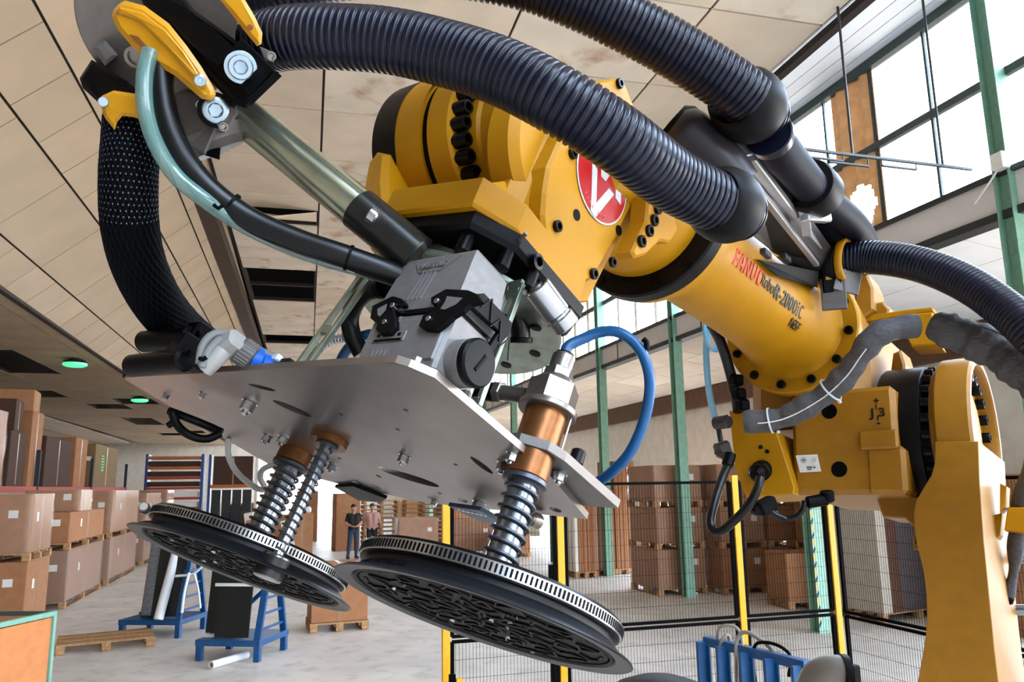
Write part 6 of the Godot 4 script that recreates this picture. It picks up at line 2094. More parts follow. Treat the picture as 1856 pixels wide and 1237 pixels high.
func ball_holder(label: String, c: Vector3, axis: Vector3, r: float, tab: Vector3, called := "hose_ball") -> Node3D:
	var o := thing(called, label, "hose holder", c)
	var st := mb()
	var f := frame_on(c, axis)
	lathe(st, f, PackedVector2Array([Vector2(r * 0.78, -r * 0.72), Vector2(r * 0.86, -r * 0.66), Vector2(r * 1.0, -r * 0.25), Vector2(r * 1.03, r * 0.1), Vector2(r * 1.0, r * 0.38), Vector2(r * 0.92, r * 0.6), Vector2(r * 0.72, r * 0.66)]), 48)
	obj("ball_shell", st, M.ball_black, o)
	st = mb()
	for i in 4:
		lathe(st, f, PackedVector2Array([Vector2(r * 0.6, r * (0.62 + 0.13 * i)), Vector2(r * 0.78, r * (0.64 + 0.13 * i)), Vector2(r * 0.78, r * (0.70 + 0.13 * i)), Vector2(r * 0.6, r * (0.74 + 0.13 * i))]), 40)
	obj("ribbed_tail", st, M.conduit_blue, o)
	st = mb()
	bx(st, frame_on(tab, tab - c, axis), Vector3(0.014, 0.012, 0.026), 0.002)
	obj("yellow_tab", st, M.clip_yellow, o)
	return o

func build_dress() -> void:

	var r := 0.0395
	conduit_thing("ribbed dark blue hose sweeping in front of the yellow wrist", PackedVector3Array([Vector3(-0.0443, 2.8774, -0.9938), Vector3(-0.0054, 2.8669, -0.9526), Vector3(0.041, 2.8555, -0.9199), Vector3(0.1078, 2.8412, -0.8871), Vector3(0.1735, 2.8166, -0.8566), Vector3(0.2341, 2.7802, -0.8193), Vector3(0.2939, 2.7356, -0.7891), Vector3(0.3644, 2.6997, -0.7911), Vector3(0.459, 2.6718, -0.8322), Vector3(0.5417, 2.6534, -0.8538)]), r)
	conduit_thing("upper ribbed dark blue hose arching along the top of the picture", PackedVector3Array([Vector3(-0.0658, 2.9853, -1.043), Vector3(-0.0161, 2.9916, -1.0165), Vector3(0.0711, 3.0037, -0.9886), Vector3(0.1878, 3.0048, -0.954), Vector3(0.2979, 2.9851, -0.9254), Vector3(0.3829, 2.9584, -0.9161), Vector3(0.466, 2.9236, -0.909), Vector3(0.5316, 2.893, -0.9061), Vector3(0.5968, 2.8586, -0.9041), Vector3(0.6328, 2.8396, -0.9078)]), r)
	conduit_thing("ribbed dark blue hose leaving the black clamp towards the right edge", PackedVector3Array([Vector3(1.2673, 2.8222, -1.5194), Vector3(1.3148, 2.8137, -1.4646), Vector3(1.3534, 2.7764, -1.3757), Vector3(1.384, 2.7184, -1.293), Vector3(1.3956, 2.6485, -1.2182), Vector3(1.4002, 2.5636, -1.1484), Vector3(1.472, 2.4497, -1.128), Vector3(1.5748, 2.2822, -1.1723), Vector3(1.7171, 2.0507, -1.3021), Vector3(1.8865, 1.7409, -1.5132)]), r)
	ball_holder("black ball holder at the end of the hose crossing the wrist", Vector3(0.5469, 2.659, -0.8618), Vector3(0.1123, 0.0023, -0.0725), 0.0485, Vector3(0.571, 2.6812, -0.8399))
	ball_holder("black ball holder at the end of the upper hose", Vector3(0.638, 2.8445, -0.9265), Vector3(0.1267, -0.0003, -0.0793), 0.053, Vector3(0.669, 2.8707, -0.9018))
	# smooth bulb and hoses that run back to the spring box
	var b := thing("smooth_sleeve", "smooth grey-black domed sleeve between the two hose balls", "sleeve", Vector3(0.5916, 2.8112, -0.9996))
	var st := mb()
	tube(st, curve(PackedVector3Array([Vector3(0.5597, 2.84, -1.0034), Vector3(0.5747, 2.8281, -1.0013), Vector3(0.6041, 2.801, -0.9979), Vector3(0.6337, 2.769, -0.9953), Vector3(0.6508, 2.7438, -0.9951)]), 0.006), [0.028, 0.034, 0.038, 0.040, 0.041, 0.041, 0.041, 0.041, 0.041, 0.041, 0.041, 0.041, 0.041, 0.041, 0.041, 0.041, 0.041, 0.041, 0.041], 40)
	obj("sleeve_wall", st, M.smoke_grey, b)
	st = mb()
	lathe(st, frame_on(Vector3(0.5584, 2.8502, -1.0178), Vector3(0.0444, -0.0389, 0.0056)), PackedVector2Array([Vector2(0, 0.0), Vector2(0.034, 0.002), Vector2(0.043, 0.014), Vector2(0.044, 0.03), Vector2(0.0405, 0.034)]), 40)
	obj("sleeve_rim", st, M.ball_black, b)
	var sh := thing("smooth_hose", "smooth navy hose behind the rail, running from the upper ball to the black clamp ring", "hose", Vector3(0.7347, 2.8263, -1.0076))
	st = mb()
	tube(st, curve(PackedVector3Array([Vector3(0.6864, 2.8173, -0.9493), Vector3(0.7451, 2.8201, -1.0057), Vector3(0.8375, 2.8343, -1.0924), Vector3(0.9608, 2.8472, -1.202), Vector3(1.0972, 2.8659, -1.3173), Vector3(1.2547, 2.8857, -1.4473), Vector3(1.3946, 2.8956, -1.5738), Vector3(1.4923, 2.8821, -1.6749)]), 0.012), [0.0325], 28)
	obj("hose_wall", st, M.smooth_navy, sh)
	st = mb()
	rod(st, Vector3(0.6864, 2.8173, -0.9493), Vector3(0.7032, 2.8177, -0.9655), 0.036, 28, 0.002)
	obj("end_sleeve", st, M.conduit_blue, sh)
	var sh2 := thing("smooth_hose", "second navy hose half hidden behind the silver rail", "hose", Vector3(0.9044, 2.8637, -1.2154))
	st = mb()
	tube(st, curve(PackedVector3Array([Vector3(0.9099, 2.9258, -1.2549), Vector3(1.0237, 2.912, -1.3406), Vector3(1.135, 2.8932, -1.4175), Vector3(1.2416, 2.8748, -1.4956), Vector3(1.3313, 2.8578, -1.5785)]), 0.012), [0.030], 24)
	obj("hose_wall", st, M.smooth_navy, sh2)
	st = mb()
	rod(st, Vector3(0.996, 2.9123, -1.3169), Vector3(1.0261, 2.9096, -1.3404), 0.036, 24, 0.002)
	obj("collar", st, M.ball_black, sh2)
	var ring := thing("clamp_ring", "black clamp ring on the navy hose above the silver rail", "clamp", Vector3(0.9768, 2.8492, -1.2181))
	st = mb()
	lathe(st, frame_on(Vector3(0.9281, 2.8497, -1.1793), Vector3(0.1492, 0.0036, -0.1144)), PackedVector2Array([Vector2(0.034, 0.0), Vector2(0.047, 0.003), Vector2(0.050, 0.012), Vector2(0.050, 0.075), Vector2(0.046, 0.085), Vector2(0.034, 0.085)]), 36)
	obj("ring_body", st, M.ball_black, ring)
	st = mb()
	bar(st, Vector3(0.9453, 2.7987, -1.2159), Vector3(1.0275, 2.8147, -1.2522), 0.02, 0.02, 0.003)
	bar(st, Vector3(0.9427, 2.8133, -1.2138), Vector3(0.9823, 2.7798, -1.2616), 0.02, 0.014, 0.002)
	obj("ring_foot", st, M.rail_alu, ring)

	# spring box and its silver rail on the forearm
	var bxo := thing("spring_box", "dark spring box with a silver rail along the top of the forearm", "spring box", Vector3(0.9063, 2.8118, -1.2249))
	st = mb()
	bar(st, Vector3(0.6831, 2.7965, -0.9967), Vector3(1.1532, 2.8223, -1.447), 0.016, 0.02, 0.002, FA.cross(Vector3.UP))
	bar(st, Vector3(0.6687, 2.7849, -1.0032), Vector3(1.1652, 2.7883, -1.4712), 0.010, 0.012, 0.001, FA.cross(Vector3.UP))
	obj("rail", st, M.rail_alu, bxo)
	st = mb()
	slab(st, PackedVector3Array([Vector3(0.6847, 2.7927, -1.0181), Vector3(1.1722, 2.7957, -1.4677), Vector3(1.2075, 2.7788, -1.5242), Vector3(0.9957, 2.7828, -1.3949), Vector3(0.8108, 2.7576, -1.2104)]), Vector3(0.1058, 0.0389, -0.0674), 0.002)
	obj("box_wall", st, mat("box_brown", Color(0.09, 0.065, 0.05), 0.45), bxo)
	st = mb()
	slab(st, PackedVector3Array([Vector3(0.907, 2.7414, -1.323), Vector3(1.1836, 2.7785, -1.4888), Vector3(1.1955, 2.7456, -1.5129), Vector3(0.9826, 2.7235, -1.3678)]), Vector3(0.0889, 0.0419, -0.1248), 0.002)
	obj("box_foot", st, M.black, bxo)
	for q in [Vector3(0.9061, 2.7435, -1.291), Vector3(1.0112, 2.7651, -1.3726)]:
		st = mb()
		bx(st, Transform3D(Basis(FA, FA.cross(Vector3.UP).normalized(), FA.cross(FA.cross(Vector3.UP)).normalized()), q), Vector3(0.035, 0.012, 0.012), 0.001)
		obj("slot_clip", st, M.smoke_grey, bxo)
	st = mb()
	bar(st, Vector3(0.6487, 2.8003, -0.9849), Vector3(0.7103, 2.8249, -1.0044), 0.014, 0.03, 0.002)
	obj("end_bracket", st, M.rail_alu, bxo)
	# clamp C: black saddle with yellow cheeks on a grey foot
	var cl := thing("hose_clamp", "black hose clamp with yellow cheeks on the elbow flange", "hose clamp", Vector3(1.2359, 2.7912, -1.5134))
	var cax := Vector3(0.0495, -0.0141, 0.0754)
	var cc := Vector3(1.2463, 2.8185, -1.521)
	var cf := frame_on(cc, cax)
	st = mb()
	lathe(st, Transform3D(cf.basis, cc - cax.normalized() * 0.022), PackedVector2Array([Vector2(0.042, 0), Vector2(0.054, 0), Vector2(0.056, 0.003), Vector2(0.056, 0.041), Vector2(0.054, 0.044), Vector2(0.042, 0.044)]), 40)
	slab(st, PackedVector3Array([Vector3(1.2074, 2.8043, -1.5087), Vector3(1.2432, 2.8009, -1.4882), Vector3(1.2557, 2.7319, -1.4978), Vector3(1.215, 2.735, -1.5198)]), Vector3(0.0532, 0.0221, -0.0649), 0.003)
	obj("saddle", st, M.black_plastic, cl)
	for s in [-1, 1]:
		st = mb()
		lathe(st, Transform3D(cf.basis, cc + cax.normalized() * (0.031 * s - 0.008)), PackedVector2Array([Vector2(0.041, 0), Vector2(0.050, 0), Vector2(0.052, 0.003), Vector2(0.052, 0.013), Vector2(0.050, 0.016), Vector2(0.041, 0.016)]), 40)
		obj("cheek", st, M.clip_yellow, cl)
	st = mb()
	slab(st, PackedVector3Array([Vector3(1.212, 2.7938, -1.504), Vector3(1.2261, 2.7953, -1.4964), Vector3(1.2309, 2.7659, -1.5006), Vector3(1.2168, 2.7644, -1.5083)]), Vector3(0.0066, 0.0028, -0.0081), 0.001)
	obj("yellow_tab", st, M.clip_yellow, cl)
	st = mb()
	bar(st, Vector3(1.2166, 2.7349, -1.5299), Vector3(1.2606, 2.7344, -1.4959), 0.012, 0.08, 0.002)
	bar(st, Vector3(1.2581, 2.7344, -1.4966), Vector3(1.273, 2.7878, -1.4925), 0.006, 0.06, 0.001)
	obj("foot_bracket", st, M.cast_grey, cl)
	var bs := thing("black_stub", "black hose stub entering the far clamp from the spring box", "hose", Vector3(1.1791, 2.8005, -1.5707))
	st = mb()
	tube(st, curve(PackedVector3Array([Vector3(1.1587, 2.8063, -1.6074), Vector3(1.2041, 2.8162, -1.5816), Vector3(1.2359, 2.8204, -1.5396)]), 0.01), [0.037], 24)
	obj("hose_wall", st, M.black_hose, bs)
	st = mb()
	rod(st, Vector3(1.1513, 2.8051, -1.6151), Vector3(1.1613, 2.807, -1.6065), 0.040, 24, 0.002)
	obj("end_sleeve", st, M.black, bs)

	build_bracket()
	build_left_hoses()
	build_right_cables()

func build_bracket() -> void:
	# hose bracket at the upper left: grey disc, black saddle block, yellow clamps, zinc screws
	var o := thing("hose_bracket", "black hose bracket with yellow half rings on a grey disc at the upper left", "hose bracket", Vector3(-0.1393, 2.8331, -0.9985))
	var ax := Vector3(0.0946, -0.1816, 0.0565)      # along the saddle's long side
	var toward := Vector3(0.1606, -0.5611, 0.9994)
	var fr := letter_frame(Vector3(-0.1406, 2.8677, -0.9922), ax, toward)   # x along the saddle, z to the camera
	# grey round disc
	var st := mb()
	lathe(st, frame_on(Vector3(-0.177, 2.9227, -1.056), Vector3(-0.0103, -0.069, 0.0685)), PackedVector2Array([Vector2(0, 0), Vector2(0.103, 0), Vector2(0.105, 0.002), Vector2(0.105, 0.010), Vector2(0.103, 0.012), Vector2(0, 0.012)]), 64)
	obj("grey_disc", st, M.disc_grey, o)
	st = mb()
	lathe(st, frame_on(Vector3(-0.1975, 2.8478, -1.0181), Vector3(-0.0103, -0.069, 0.0685)), PackedVector2Array([Vector2(0.014, 0), Vector2(0.014, 0.001), Vector2(0.010, 0.001), Vector2(0.010, -0.004), Vector2(0, -0.004)]), 24)
	obj("disc_bolt", st, M.nickel, o)
	# black saddle block
	st = mb()
	slab(st, PackedVector3Array([Vector3(-0.2025, 2.9352, -0.9816), Vector3(-0.1572, 2.9345, -0.9684), Vector3(-0.1226, 2.8823, -0.947), Vector3(-0.0824, 2.8451, -0.9265), Vector3(-0.0227, 2.7941, -0.9081), Vector3(-0.0174, 2.7889, -0.9075), Vector3(-0.0554, 2.7491, -0.9263), Vector3(-0.0738, 2.7597, -0.9351), Vector3(-0.1344, 2.8304, -0.9552), Vector3(-0.179, 2.8839, -0.9739)]), Vector3(-0.0066, 0.0316, -0.0542), 0.004)
	obj("saddle_block", st, M.black_plastic, o)
	st = mb()
	slab(st, PackedVector3Array([Vector3(-0.0892, 2.8087, -0.9233), Vector3(-0.0621, 2.8314, -0.9104), Vector3(-0.024, 2.7941, -0.9058), Vector3(-0.0532, 2.7622, -0.9205)]), Vector3(-0.0003, 0.0021, -0.0039), 0.001)
	obj("saddle_pocket", st, M.black, o)
	st = mb()
	slab(st, PackedVector3Array([Vector3(-0.1364, 2.8846, -0.9448), Vector3(-0.0985, 2.8504, -0.9275), Vector3(-0.068, 2.8177, -0.9158), Vector3(-0.0896, 2.8002, -0.9261), Vector3(-0.1276, 2.8378, -0.9459), Vector3(-0.1637, 2.8841, -0.963)]), Vector3(0.0007, -0.0034, 0.0059), 0.004)
	slab(st, PackedVector3Array([Vector3(-0.0543, 2.7602, -0.9197), Vector3(-0.0226, 2.792, -0.9042), Vector3(-0.0161, 2.7855, -0.9035), Vector3(-0.049, 2.7523, -0.9196)]), Vector3(0.0008, -0.0064, 0.0117), 0.001)
	obj("saddle_rib", st, M.black_plastic, o)
	# yellow half ring nearer the left: a curved channel
	st = mb()
	slab(st, PackedVector3Array([Vector3(-0.2172, 2.8695, -0.9636), Vector3(-0.2149, 2.8773, -0.9614), Vector3(-0.2085, 2.8832, -0.9573), Vector3(-0.202, 2.8864, -0.9537), Vector3(-0.1777, 2.8764, -0.9432), Vector3(-0.1474, 2.8498, -0.9299), Vector3(-0.1253, 2.8196, -0.9217), Vector3(-0.1064, 2.792, -0.9183), Vector3(-0.0916, 2.7669, -0.9177), Vector3(-0.0889, 2.7592, -0.9184), Vector3(-0.0936, 2.7528, -0.921), Vector3(-0.105, 2.7548, -0.925), Vector3(-0.1156, 2.7649, -0.9283), Vector3(-0.137, 2.7853, -0.9349), Vector3(-0.1625, 2.8031, -0.9454), Vector3(-0.1898, 2.8264, -0.9553), Vector3(-0.2096, 2.8518, -0.9615)]), Vector3(-0.0055, 0.0188, -0.034), 0.006, true)
	obj("yellow_ring", st, M.clip_yellow, o)
	st = mb()
	slab(st, PackedVector3Array([Vector3(-0.2073, 2.8762, -0.953), Vector3(-0.1791, 2.8656, -0.9403), Vector3(-0.1501, 2.8391, -0.9274), Vector3(-0.1268, 2.8092, -0.9189), Vector3(-0.1093, 2.7817, -0.9158), Vector3(-0.1141, 2.778, -0.9179), Vector3(-0.1343, 2.8027, -0.9244), Vector3(-0.1577, 2.8301, -0.9335), Vector3(-0.184, 2.8572, -0.9445), Vector3(-0.2085, 2.869, -0.9558)]), Vector3(-0.0013, 0.0044, -0.008), 0.002)
	obj("yellow_rib", st, M.clip_yellow, o)
	st = mb()
	slab(st, PackedVector3Array([Vector3(-0.1939, 2.8413, -0.952), Vector3(-0.1832, 2.8373, -0.9475), Vector3(-0.168, 2.8195, -0.9428), Vector3(-0.1704, 2.8147, -0.945)]), Vector3(-0.0006, 0.0022, -0.004), 0.0)
	obj("ring_groove", st, mat("groove_amber", Color(0.45, 0.24, 0.02), 0.6), o)
	# farther yellow half ring above
	st = mb()
	slab(st, PackedVector3Array([Vector3(-0.0971, 2.8865, -0.9101), Vector3(-0.0665, 2.8847, -0.8993), Vector3(-0.0489, 2.8548, -0.8978), Vector3(-0.0394, 2.8352, -0.8987), Vector3(-0.0401, 2.8223, -0.9014), Vector3(-0.0451, 2.8198, -0.9034), Vector3(-0.0584, 2.8361, -0.9052), Vector3(-0.0757, 2.859, -0.907)]), Vector3(-0.0021, 0.0166, -0.0271), 0.005, true)
	obj("yellow_ring", st, M.clip_yellow, o)
	st = mb()
	lathe(st, frame_on(Vector3(-0.0541, 2.8416, -0.9013), Vector3(0.0579, -0.5802, 0.9655)), PackedVector2Array([Vector2(0.0035, 0.0), Vector2(0.0035, 0.0006), Vector2(0, 0.0006)]), 16)
	lathe(st, frame_on(Vector3(-0.208, 2.8711, -0.9589), Vector3(0.2188, -0.6008, 1.0089)), PackedVector2Array([Vector2(0.0035, 0.0), Vector2(0.0035, 0.0006), Vector2(0, 0.0006)]), 16)
	obj("screw_hole", st, M.groove_amber, o)
	# screws
	for q in [[Vector3(-0.0631, 2.7955, -0.9133), Vector3(0.0719, -0.5375, 0.9778), 0.0145, 0.016, 0.019], [Vector3(-0.1073, 2.7746, -0.9176), Vector3(0.1199, -0.5189, 0.9955), 0.0062, 0.004, 0.007]]:
		st = mb()
		rod(st, q[0], q[0] + q[1].normalized() * 0.0025, q[4], 28, 0.0004)
		cap_screw(st, q[0] + q[1].normalized() * 0.0025, q[1], q[2], q[3], 28)
		obj("cap_screw", st, M.zinc_screw, o)
	# cast link with a ball-end bolt under the block, joining the tube
	st = mb()
	slab(st, PackedVector3Array([Vector3(-0.1487, 2.7923, -0.9985), Vector3(-0.1309, 2.7977, -0.9869), Vector3(-0.0682, 2.7714, -0.9629), Vector3(-0.0665, 2.762, -0.9643), Vector3(-0.0819, 2.7401, -0.9783), Vector3(-0.0926, 2.743, -0.9809), Vector3(-0.1052, 2.7141, -0.9954), Vector3(-0.1262, 2.7262, -1.0046), Vector3(-0.1436, 2.7479, -1.0109)]), Vector3(-0.0077, 0.0329, -0.0701), 0.004)
	slab(st, PackedVector3Array([Vector3(-0.1188, 2.7715, -0.9704), Vector3(-0.1059, 2.7797, -0.9629), Vector3(-0.0687, 2.7631, -0.9551), Vector3(-0.0658, 2.7564, -0.9556), Vector3(-0.0807, 2.7352, -0.964), Vector3(-0.0874, 2.738, -0.9655)]), Vector3(-0.0019, 0.0095, -0.0199), 0.002)
	var ca := obj("cast_link", st, M.cast_grey, o)
	st = mb()
	lathe(st, frame_on(Vector3(-0.0927, 2.7606, -0.9622), Vector3(0.1002, -0.4805, 0.9971)), PackedVector2Array([Vector2(0.0215, 0), Vector2(0.0215, 0.003), Vector2(0.0165, 0.003), Vector2(0.0165, -0.002)]), 32)
	obj("link_seal", st, M.black, ca)
	st = mb()
	cap_screw(st, Vector3(-0.0929, 2.7615, -0.9642), Vector3(0.1002, -0.4805, 0.9971), 0.0155, 0.009, 28)
	obj("cap_screw", st, M.zinc_screw, ca)
	st = mb()
	for p in [Vector3(-0.1112, 2.7675, -0.9663), Vector3(-0.0828, 2.7404, -0.9631), Vector3(-0.0287, 2.8166, -0.9161)]:
		lathe(st, frame_on(p, Vector3(0.1002, -0.4805, 0.9971)), PackedVector2Array([Vector2(0.0055, 0), Vector2(0.0055, 0.001), Vector2(0.004, 0.0012), Vector2(0.003, 0.0002), Vector2(0, 0.0002)]), 18)
	obj("rivet", st, M.nickel, ca)
	st = mb()
	slab(st, PackedVector3Array([Vector3(-0.0434, 2.8298, -0.92), Vector3(-0.025, 2.8205, -0.9143), Vector3(-0.0259, 2.8087, -0.9168), Vector3(-0.0363, 2.812, -0.9203)]), Vector3(-0.0004, 0.0055, -0.0097), 0.001)
	obj("cast_ear", st, M.cast_grey, o)
	st = mb()
	slab(st, PackedVector3Array([Vector3(-0.2572, 2.8751, -1.0569), Vector3(-0.2422, 2.8849, -1.0506), Vector3(-0.2226, 2.8591, -1.0392), Vector3(-0.2386, 2.8453, -1.0466)]), Vector3(-0.0117, 0.0276, -0.0511), 0.006)
	obj("cast_ear", st, M.cast_grey, o)
	st = mb()
	lathe(st, frame_on(Vector3(-0.1084, 2.7658, -1.0341), Vector3(0.0186, -0.0338, -0.0116)), PackedVector2Array([Vector2(0, 0), Vector2(0.045, 0), Vector2(0.048, 0.004), Vector2(0.046, 0.02), Vector2(0.036, 0.03), Vector2(0, 0.032)]), 36)
	obj("ball_cup", st, M.cast_grey, o)
	st = mb()
	slab(st, PackedVector3Array([Vector3(-0.1165, 2.7275, -1.0121), Vector3(-0.0882, 2.7298, -1.0033), Vector3(-0.089, 2.7146, -1.0065), Vector3(-0.115, 2.7233, -1.0125)]), Vector3(-0.002, 0.0084, -0.0202), 0.001)
	obj("dark_wedge", st, M.black, o)
	# lower black block with its yellow ring for the braided hose
	st = mb()
	slab(st, PackedVector3Array([Vector3(-0.2724, 2.8355, -1.069), Vector3(-0.258, 2.8595, -1.0602), Vector3(-0.2069, 2.8199, -1.0315), Vector3(-0.1951, 2.8063, -1.0201), Vector3(-0.198, 2.7745, -1.027), Vector3(-0.2452, 2.7988, -1.0575), Vector3(-0.2678, 2.8226, -1.0701)]), Vector3(-0.014, 0.0308, -0.0618), 0.004)
	obj("lower_block", st, M.black_plastic, o)
	st = mb()
	slab(st, PackedVector3Array([Vector3(-0.2269, 2.7643, -0.9898), Vector3(-0.226, 2.7749, -0.9875), Vector3(-0.2114, 2.7798, -0.9791), Vector3(-0.1847, 2.7734, -0.9682), Vector3(-0.172, 2.7547, -0.9649), Vector3(-0.17, 2.735, -0.9681), Vector3(-0.1837, 2.7452, -0.9733), Vector3(-0.1995, 2.7483, -0.9795), Vector3(-0.2061, 2.7415, -0.9849), Vector3(-0.2086, 2.7327, -0.9884), Vector3(-0.2211, 2.7484, -0.9912)]), Vector3(-0.0074, 0.0169, -0.036), 0.004)
	obj("yellow_ring", st, M.clip_yellow, o)
	st = mb()
	rod(st, Vector3(-0.2231, 2.7669, -0.9882), Vector3(-0.2219, 2.7639, -0.9799), 0.0062, 18, 0.001)
	obj("cap_screw", st, M.zinc_screw, o)
	st = mb()
	rod(st, Vector3(-0.2775, 2.9563, -1.0685), Vector3(-0.2613, 2.9401, -1.0668), 0.006, 12)
	obj("hinge_pin", st, M.black, o)

func build_left_hoses() -> void:
	# braided hose hanging from the lower ring to the plate
	var o := thing("braided_hose", "black braided hose hanging in a bow at the left, from bracket to gripper plate", "hose", Vector3(-0.1958, 2.7643, -1.0178))
	var pts := curve(PackedVector3Array([Vector3(-0.1977, 2.7662, -1.0285), Vector3(-0.1966, 2.7314, -1.0243), Vector3(-0.1965, 2.6829, -1.0283), Vector3(-0.1955, 2.6333, -1.0534), Vector3(-0.1902, 2.596, -1.1015), Vector3(-0.1756, 2.5632, -1.1671), Vector3(-0.1536, 2.5397, -1.2393), Vector3(-0.1237, 2.5191, -1.2981)]), 0.006)
	var st := mb()
	tube(st, pts, [0.0325, 0.033, 0.0335, 0.034], 36)
	obj("hose_wall", st, M.braid, o)
	# threads of the braid: two sets of fine helices
	st = mb()
	var n := pts.size()
	var tt := (pts[1] - pts[0]).normalized()
	var side := tt.cross(Vector3(0, 0, 1)).normalized()
	var sides := PackedVector3Array()
	for i in n:
		var nt := (pts[mini(i + 1, n - 1)] - pts[maxi(i - 1, 0)]).normalized()
		side = (side - nt * side.dot(nt)).normalized()
		sides.append(side)
	for kk in 30:
		for hand in [-1, 1]:
			var path := PackedVector3Array()
			for i in range(0, n, 2):
				var nt := (pts[mini(i + 1, n - 1)] - pts[maxi(i - 1, 0)]).normalized()
				var up := sides[i].cross(nt)
				var a: float = TAU * kk / 30.0 + hand * i * 0.055
				path.append(pts[i] + (sides[i] * cos(a) + up * sin(a)) * (0.0341 + 0.0002 * hand))
			tube(st, path, [0.00045], 4, false)
	obj("braid_threads", st, M.braid_thread, o)
	st = mb()
	flat(st)
	for i in range(2, int(n * 0.32), 1):
		var nt := (pts[i + 1] - pts[i - 1]).normalized()
		var up := sides[i].cross(nt)
		for kk in 36:
			var a: float = TAU * (kk + 0.5 * (i % 2)) / 36.0
			var rd := sides[i] * cos(a) + up * sin(a)
			var q := pts[i] + rd * 0.0347
			var tg := nt.cross(rd)
			quad(st, q - tg * 0.0008 - nt * 0.0011, q + tg * 0.0008 - nt * 0.0011, q + tg * 0.0008 + nt * 0.0011, q - tg * 0.0008 + nt * 0.0011)
	obj("braid_flecks", st, mat("fleck", Color(0.30, 0.33, 0.38), 0.5), o).set_meta("kind", "stuff")
	# black tube and the clear one tied to it
	var k := thing("black_tube", "black tube curving from the bracket down to the grey plug", "tube", Vector3(-0.1612, 2.8069, -0.957))
	st = mb()
	tube(st, curve(PackedVector3Array([Vector3(-0.158, 2.8201, -0.9588), Vector3(-0.156, 2.7871, -0.9593), Vector3(-0.1486, 2.7452, -0.9599), Vector3(-0.1345, 2.709, -0.9627), Vector3(-0.1115, 2.6759, -0.9675), Vector3(-0.082, 2.6483, -0.9694), Vector3(-0.0425, 2.6229, -0.968), Vector3(0.0104, 2.6004, -0.9621), Vector3(0.0635, 2.583, -0.9551), Vector3(0.1179, 2.566, -0.953), Vector3(0.1333, 2.5617, -0.9545)]), 0.006), [0.0152], 24)
	obj("tube_wall", st, M.black_hose, k)
	for p in [[Vector3(-0.069, 2.6412, -0.9702), Vector3(0.0262, -0.0159, -0.0007)], [Vector3(0.0717, 2.5807, -0.9553), Vector3(0.0404, -0.0127, 0.002)]]:
		st = mb()
		lathe(st, frame_on(p[0], p[1]), PackedVector2Array([Vector2(0.0155, -0.002), Vector2(0.0168, -0.002), Vector2(0.0168, 0.002), Vector2(0.0155, 0.002)]), 24)
		obj("cable_tie", st, M.black, k)
	var c := thing("clear_tube", "greenish clear tube running along the black tube at the upper left", "tube", Vector3(-0.169, 2.8093, -0.9376))
	st = mb()
	tube(st, curve(PackedVector3Array([Vector3(-0.1681, 2.8188, -0.944), Vector3(-0.1722, 2.7846, -0.9454), Vector3(-0.1692, 2.7449, -0.95), Vector3(-0.1564, 2.7061, -0.9538), Vector3(-0.1331, 2.6704, -0.9591), Vector3(-0.0997, 2.6432, -0.9598), Vector3(-0.0554, 2.6198, -0.9745), Vector3(0.0042, 2.5948, -0.9756), Vector3(0.0515, 2.5807, -0.975), Vector3(0.0926, 2.5714, -0.9732), Vector3(0.1342, 2.5602, -0.9705)]), 0.006), [0.0098], 20)
	obj("tube_wall", st, M.clear_tube, c)
	st = mb()
	tube(st, PackedVector3Array([Vector3(-0.0871, 2.6329, -0.9474), Vector3(-0.0818, 2.6282, -0.9446), Vector3(-0.0771, 2.6327, -0.9445)]), [0.0025], 8)
	obj("cable_tie", st, M.black, c)
	# blue air tube looping over the vacuum port
	var b := thing("blue_air_tube", "bright blue air tube looping from the vacuum port round to the plate's far side", "tube", t(0, 0.35, 0))
	st = mb()
	tube(st, curve(PackedVector3Array([t(0, 0.347, 0), t(0.0, 0.362, 0.0), Vector3(0.3782, 2.4895, -0.9493), Vector3(0.3968, 2.4971, -0.9424), Vector3(0.4179, 2.4965, -0.931), Vector3(0.4385, 2.481, -0.9226), Vector3(0.451, 2.4565, -0.9183), Vector3(0.4577, 2.4247, -0.9225), Vector3(0.4546, 2.3828, -0.9368), Vector3(0.4424, 2.3409, -0.959), Vector3(0.4271, 2.3164, -0.9841), Vector3(0.4141, 2.3015, -1.012), Vector3(0.4001, 2.2913, -1.0393)]), 0.006), [0.0073], 20)
	obj("tube_wall", st, M.blue_tube, b)
	st = mb()
	tube(st, PackedVector3Array([Vector3(0.4481, 2.4852, -0.9158), Vector3(0.4515, 2.4812, -0.9135), Vector3(0.4519, 2.4713, -0.9153)]), [0.004], 8)
	obj("tube_clip", st, M.black, b)
	var b2 := thing("blue_air_tube", "short piece of blue air tube showing left of the grey plug", "tube", Vector3(0.1059, 2.5092, -1.0946))
	st = mb()
	tube(st, curve(PackedVector3Array([Vector3(0.0718, 2.4656, -1.113), Vector3(0.0807, 2.4868, -1.1063), Vector3(0.0971, 2.5055, -1.0979), Vector3(0.1147, 2.5121, -1.0915), Vector3(0.1382, 2.5086, -1.1064)]), 0.006), [0.0073], 16)
	obj("tube_wall", st, M.blue_tube, b2)
	st = mb()
	rod(st, Vector3(0.0718, 2.4656, -1.113), Vector3(0.0705, 2.4618, -1.1141), 0.009, 16)
	obj("fitting", st, M.black_plastic, b2)
	# bent black cable into the plug's left side, and one on the right behind the lever
	var bc := thing("black_cable", "black cable bending behind the grey plug down to the plate", "cable", Vector3(0.0864, 2.5385, -1.0523))
	st = mb()
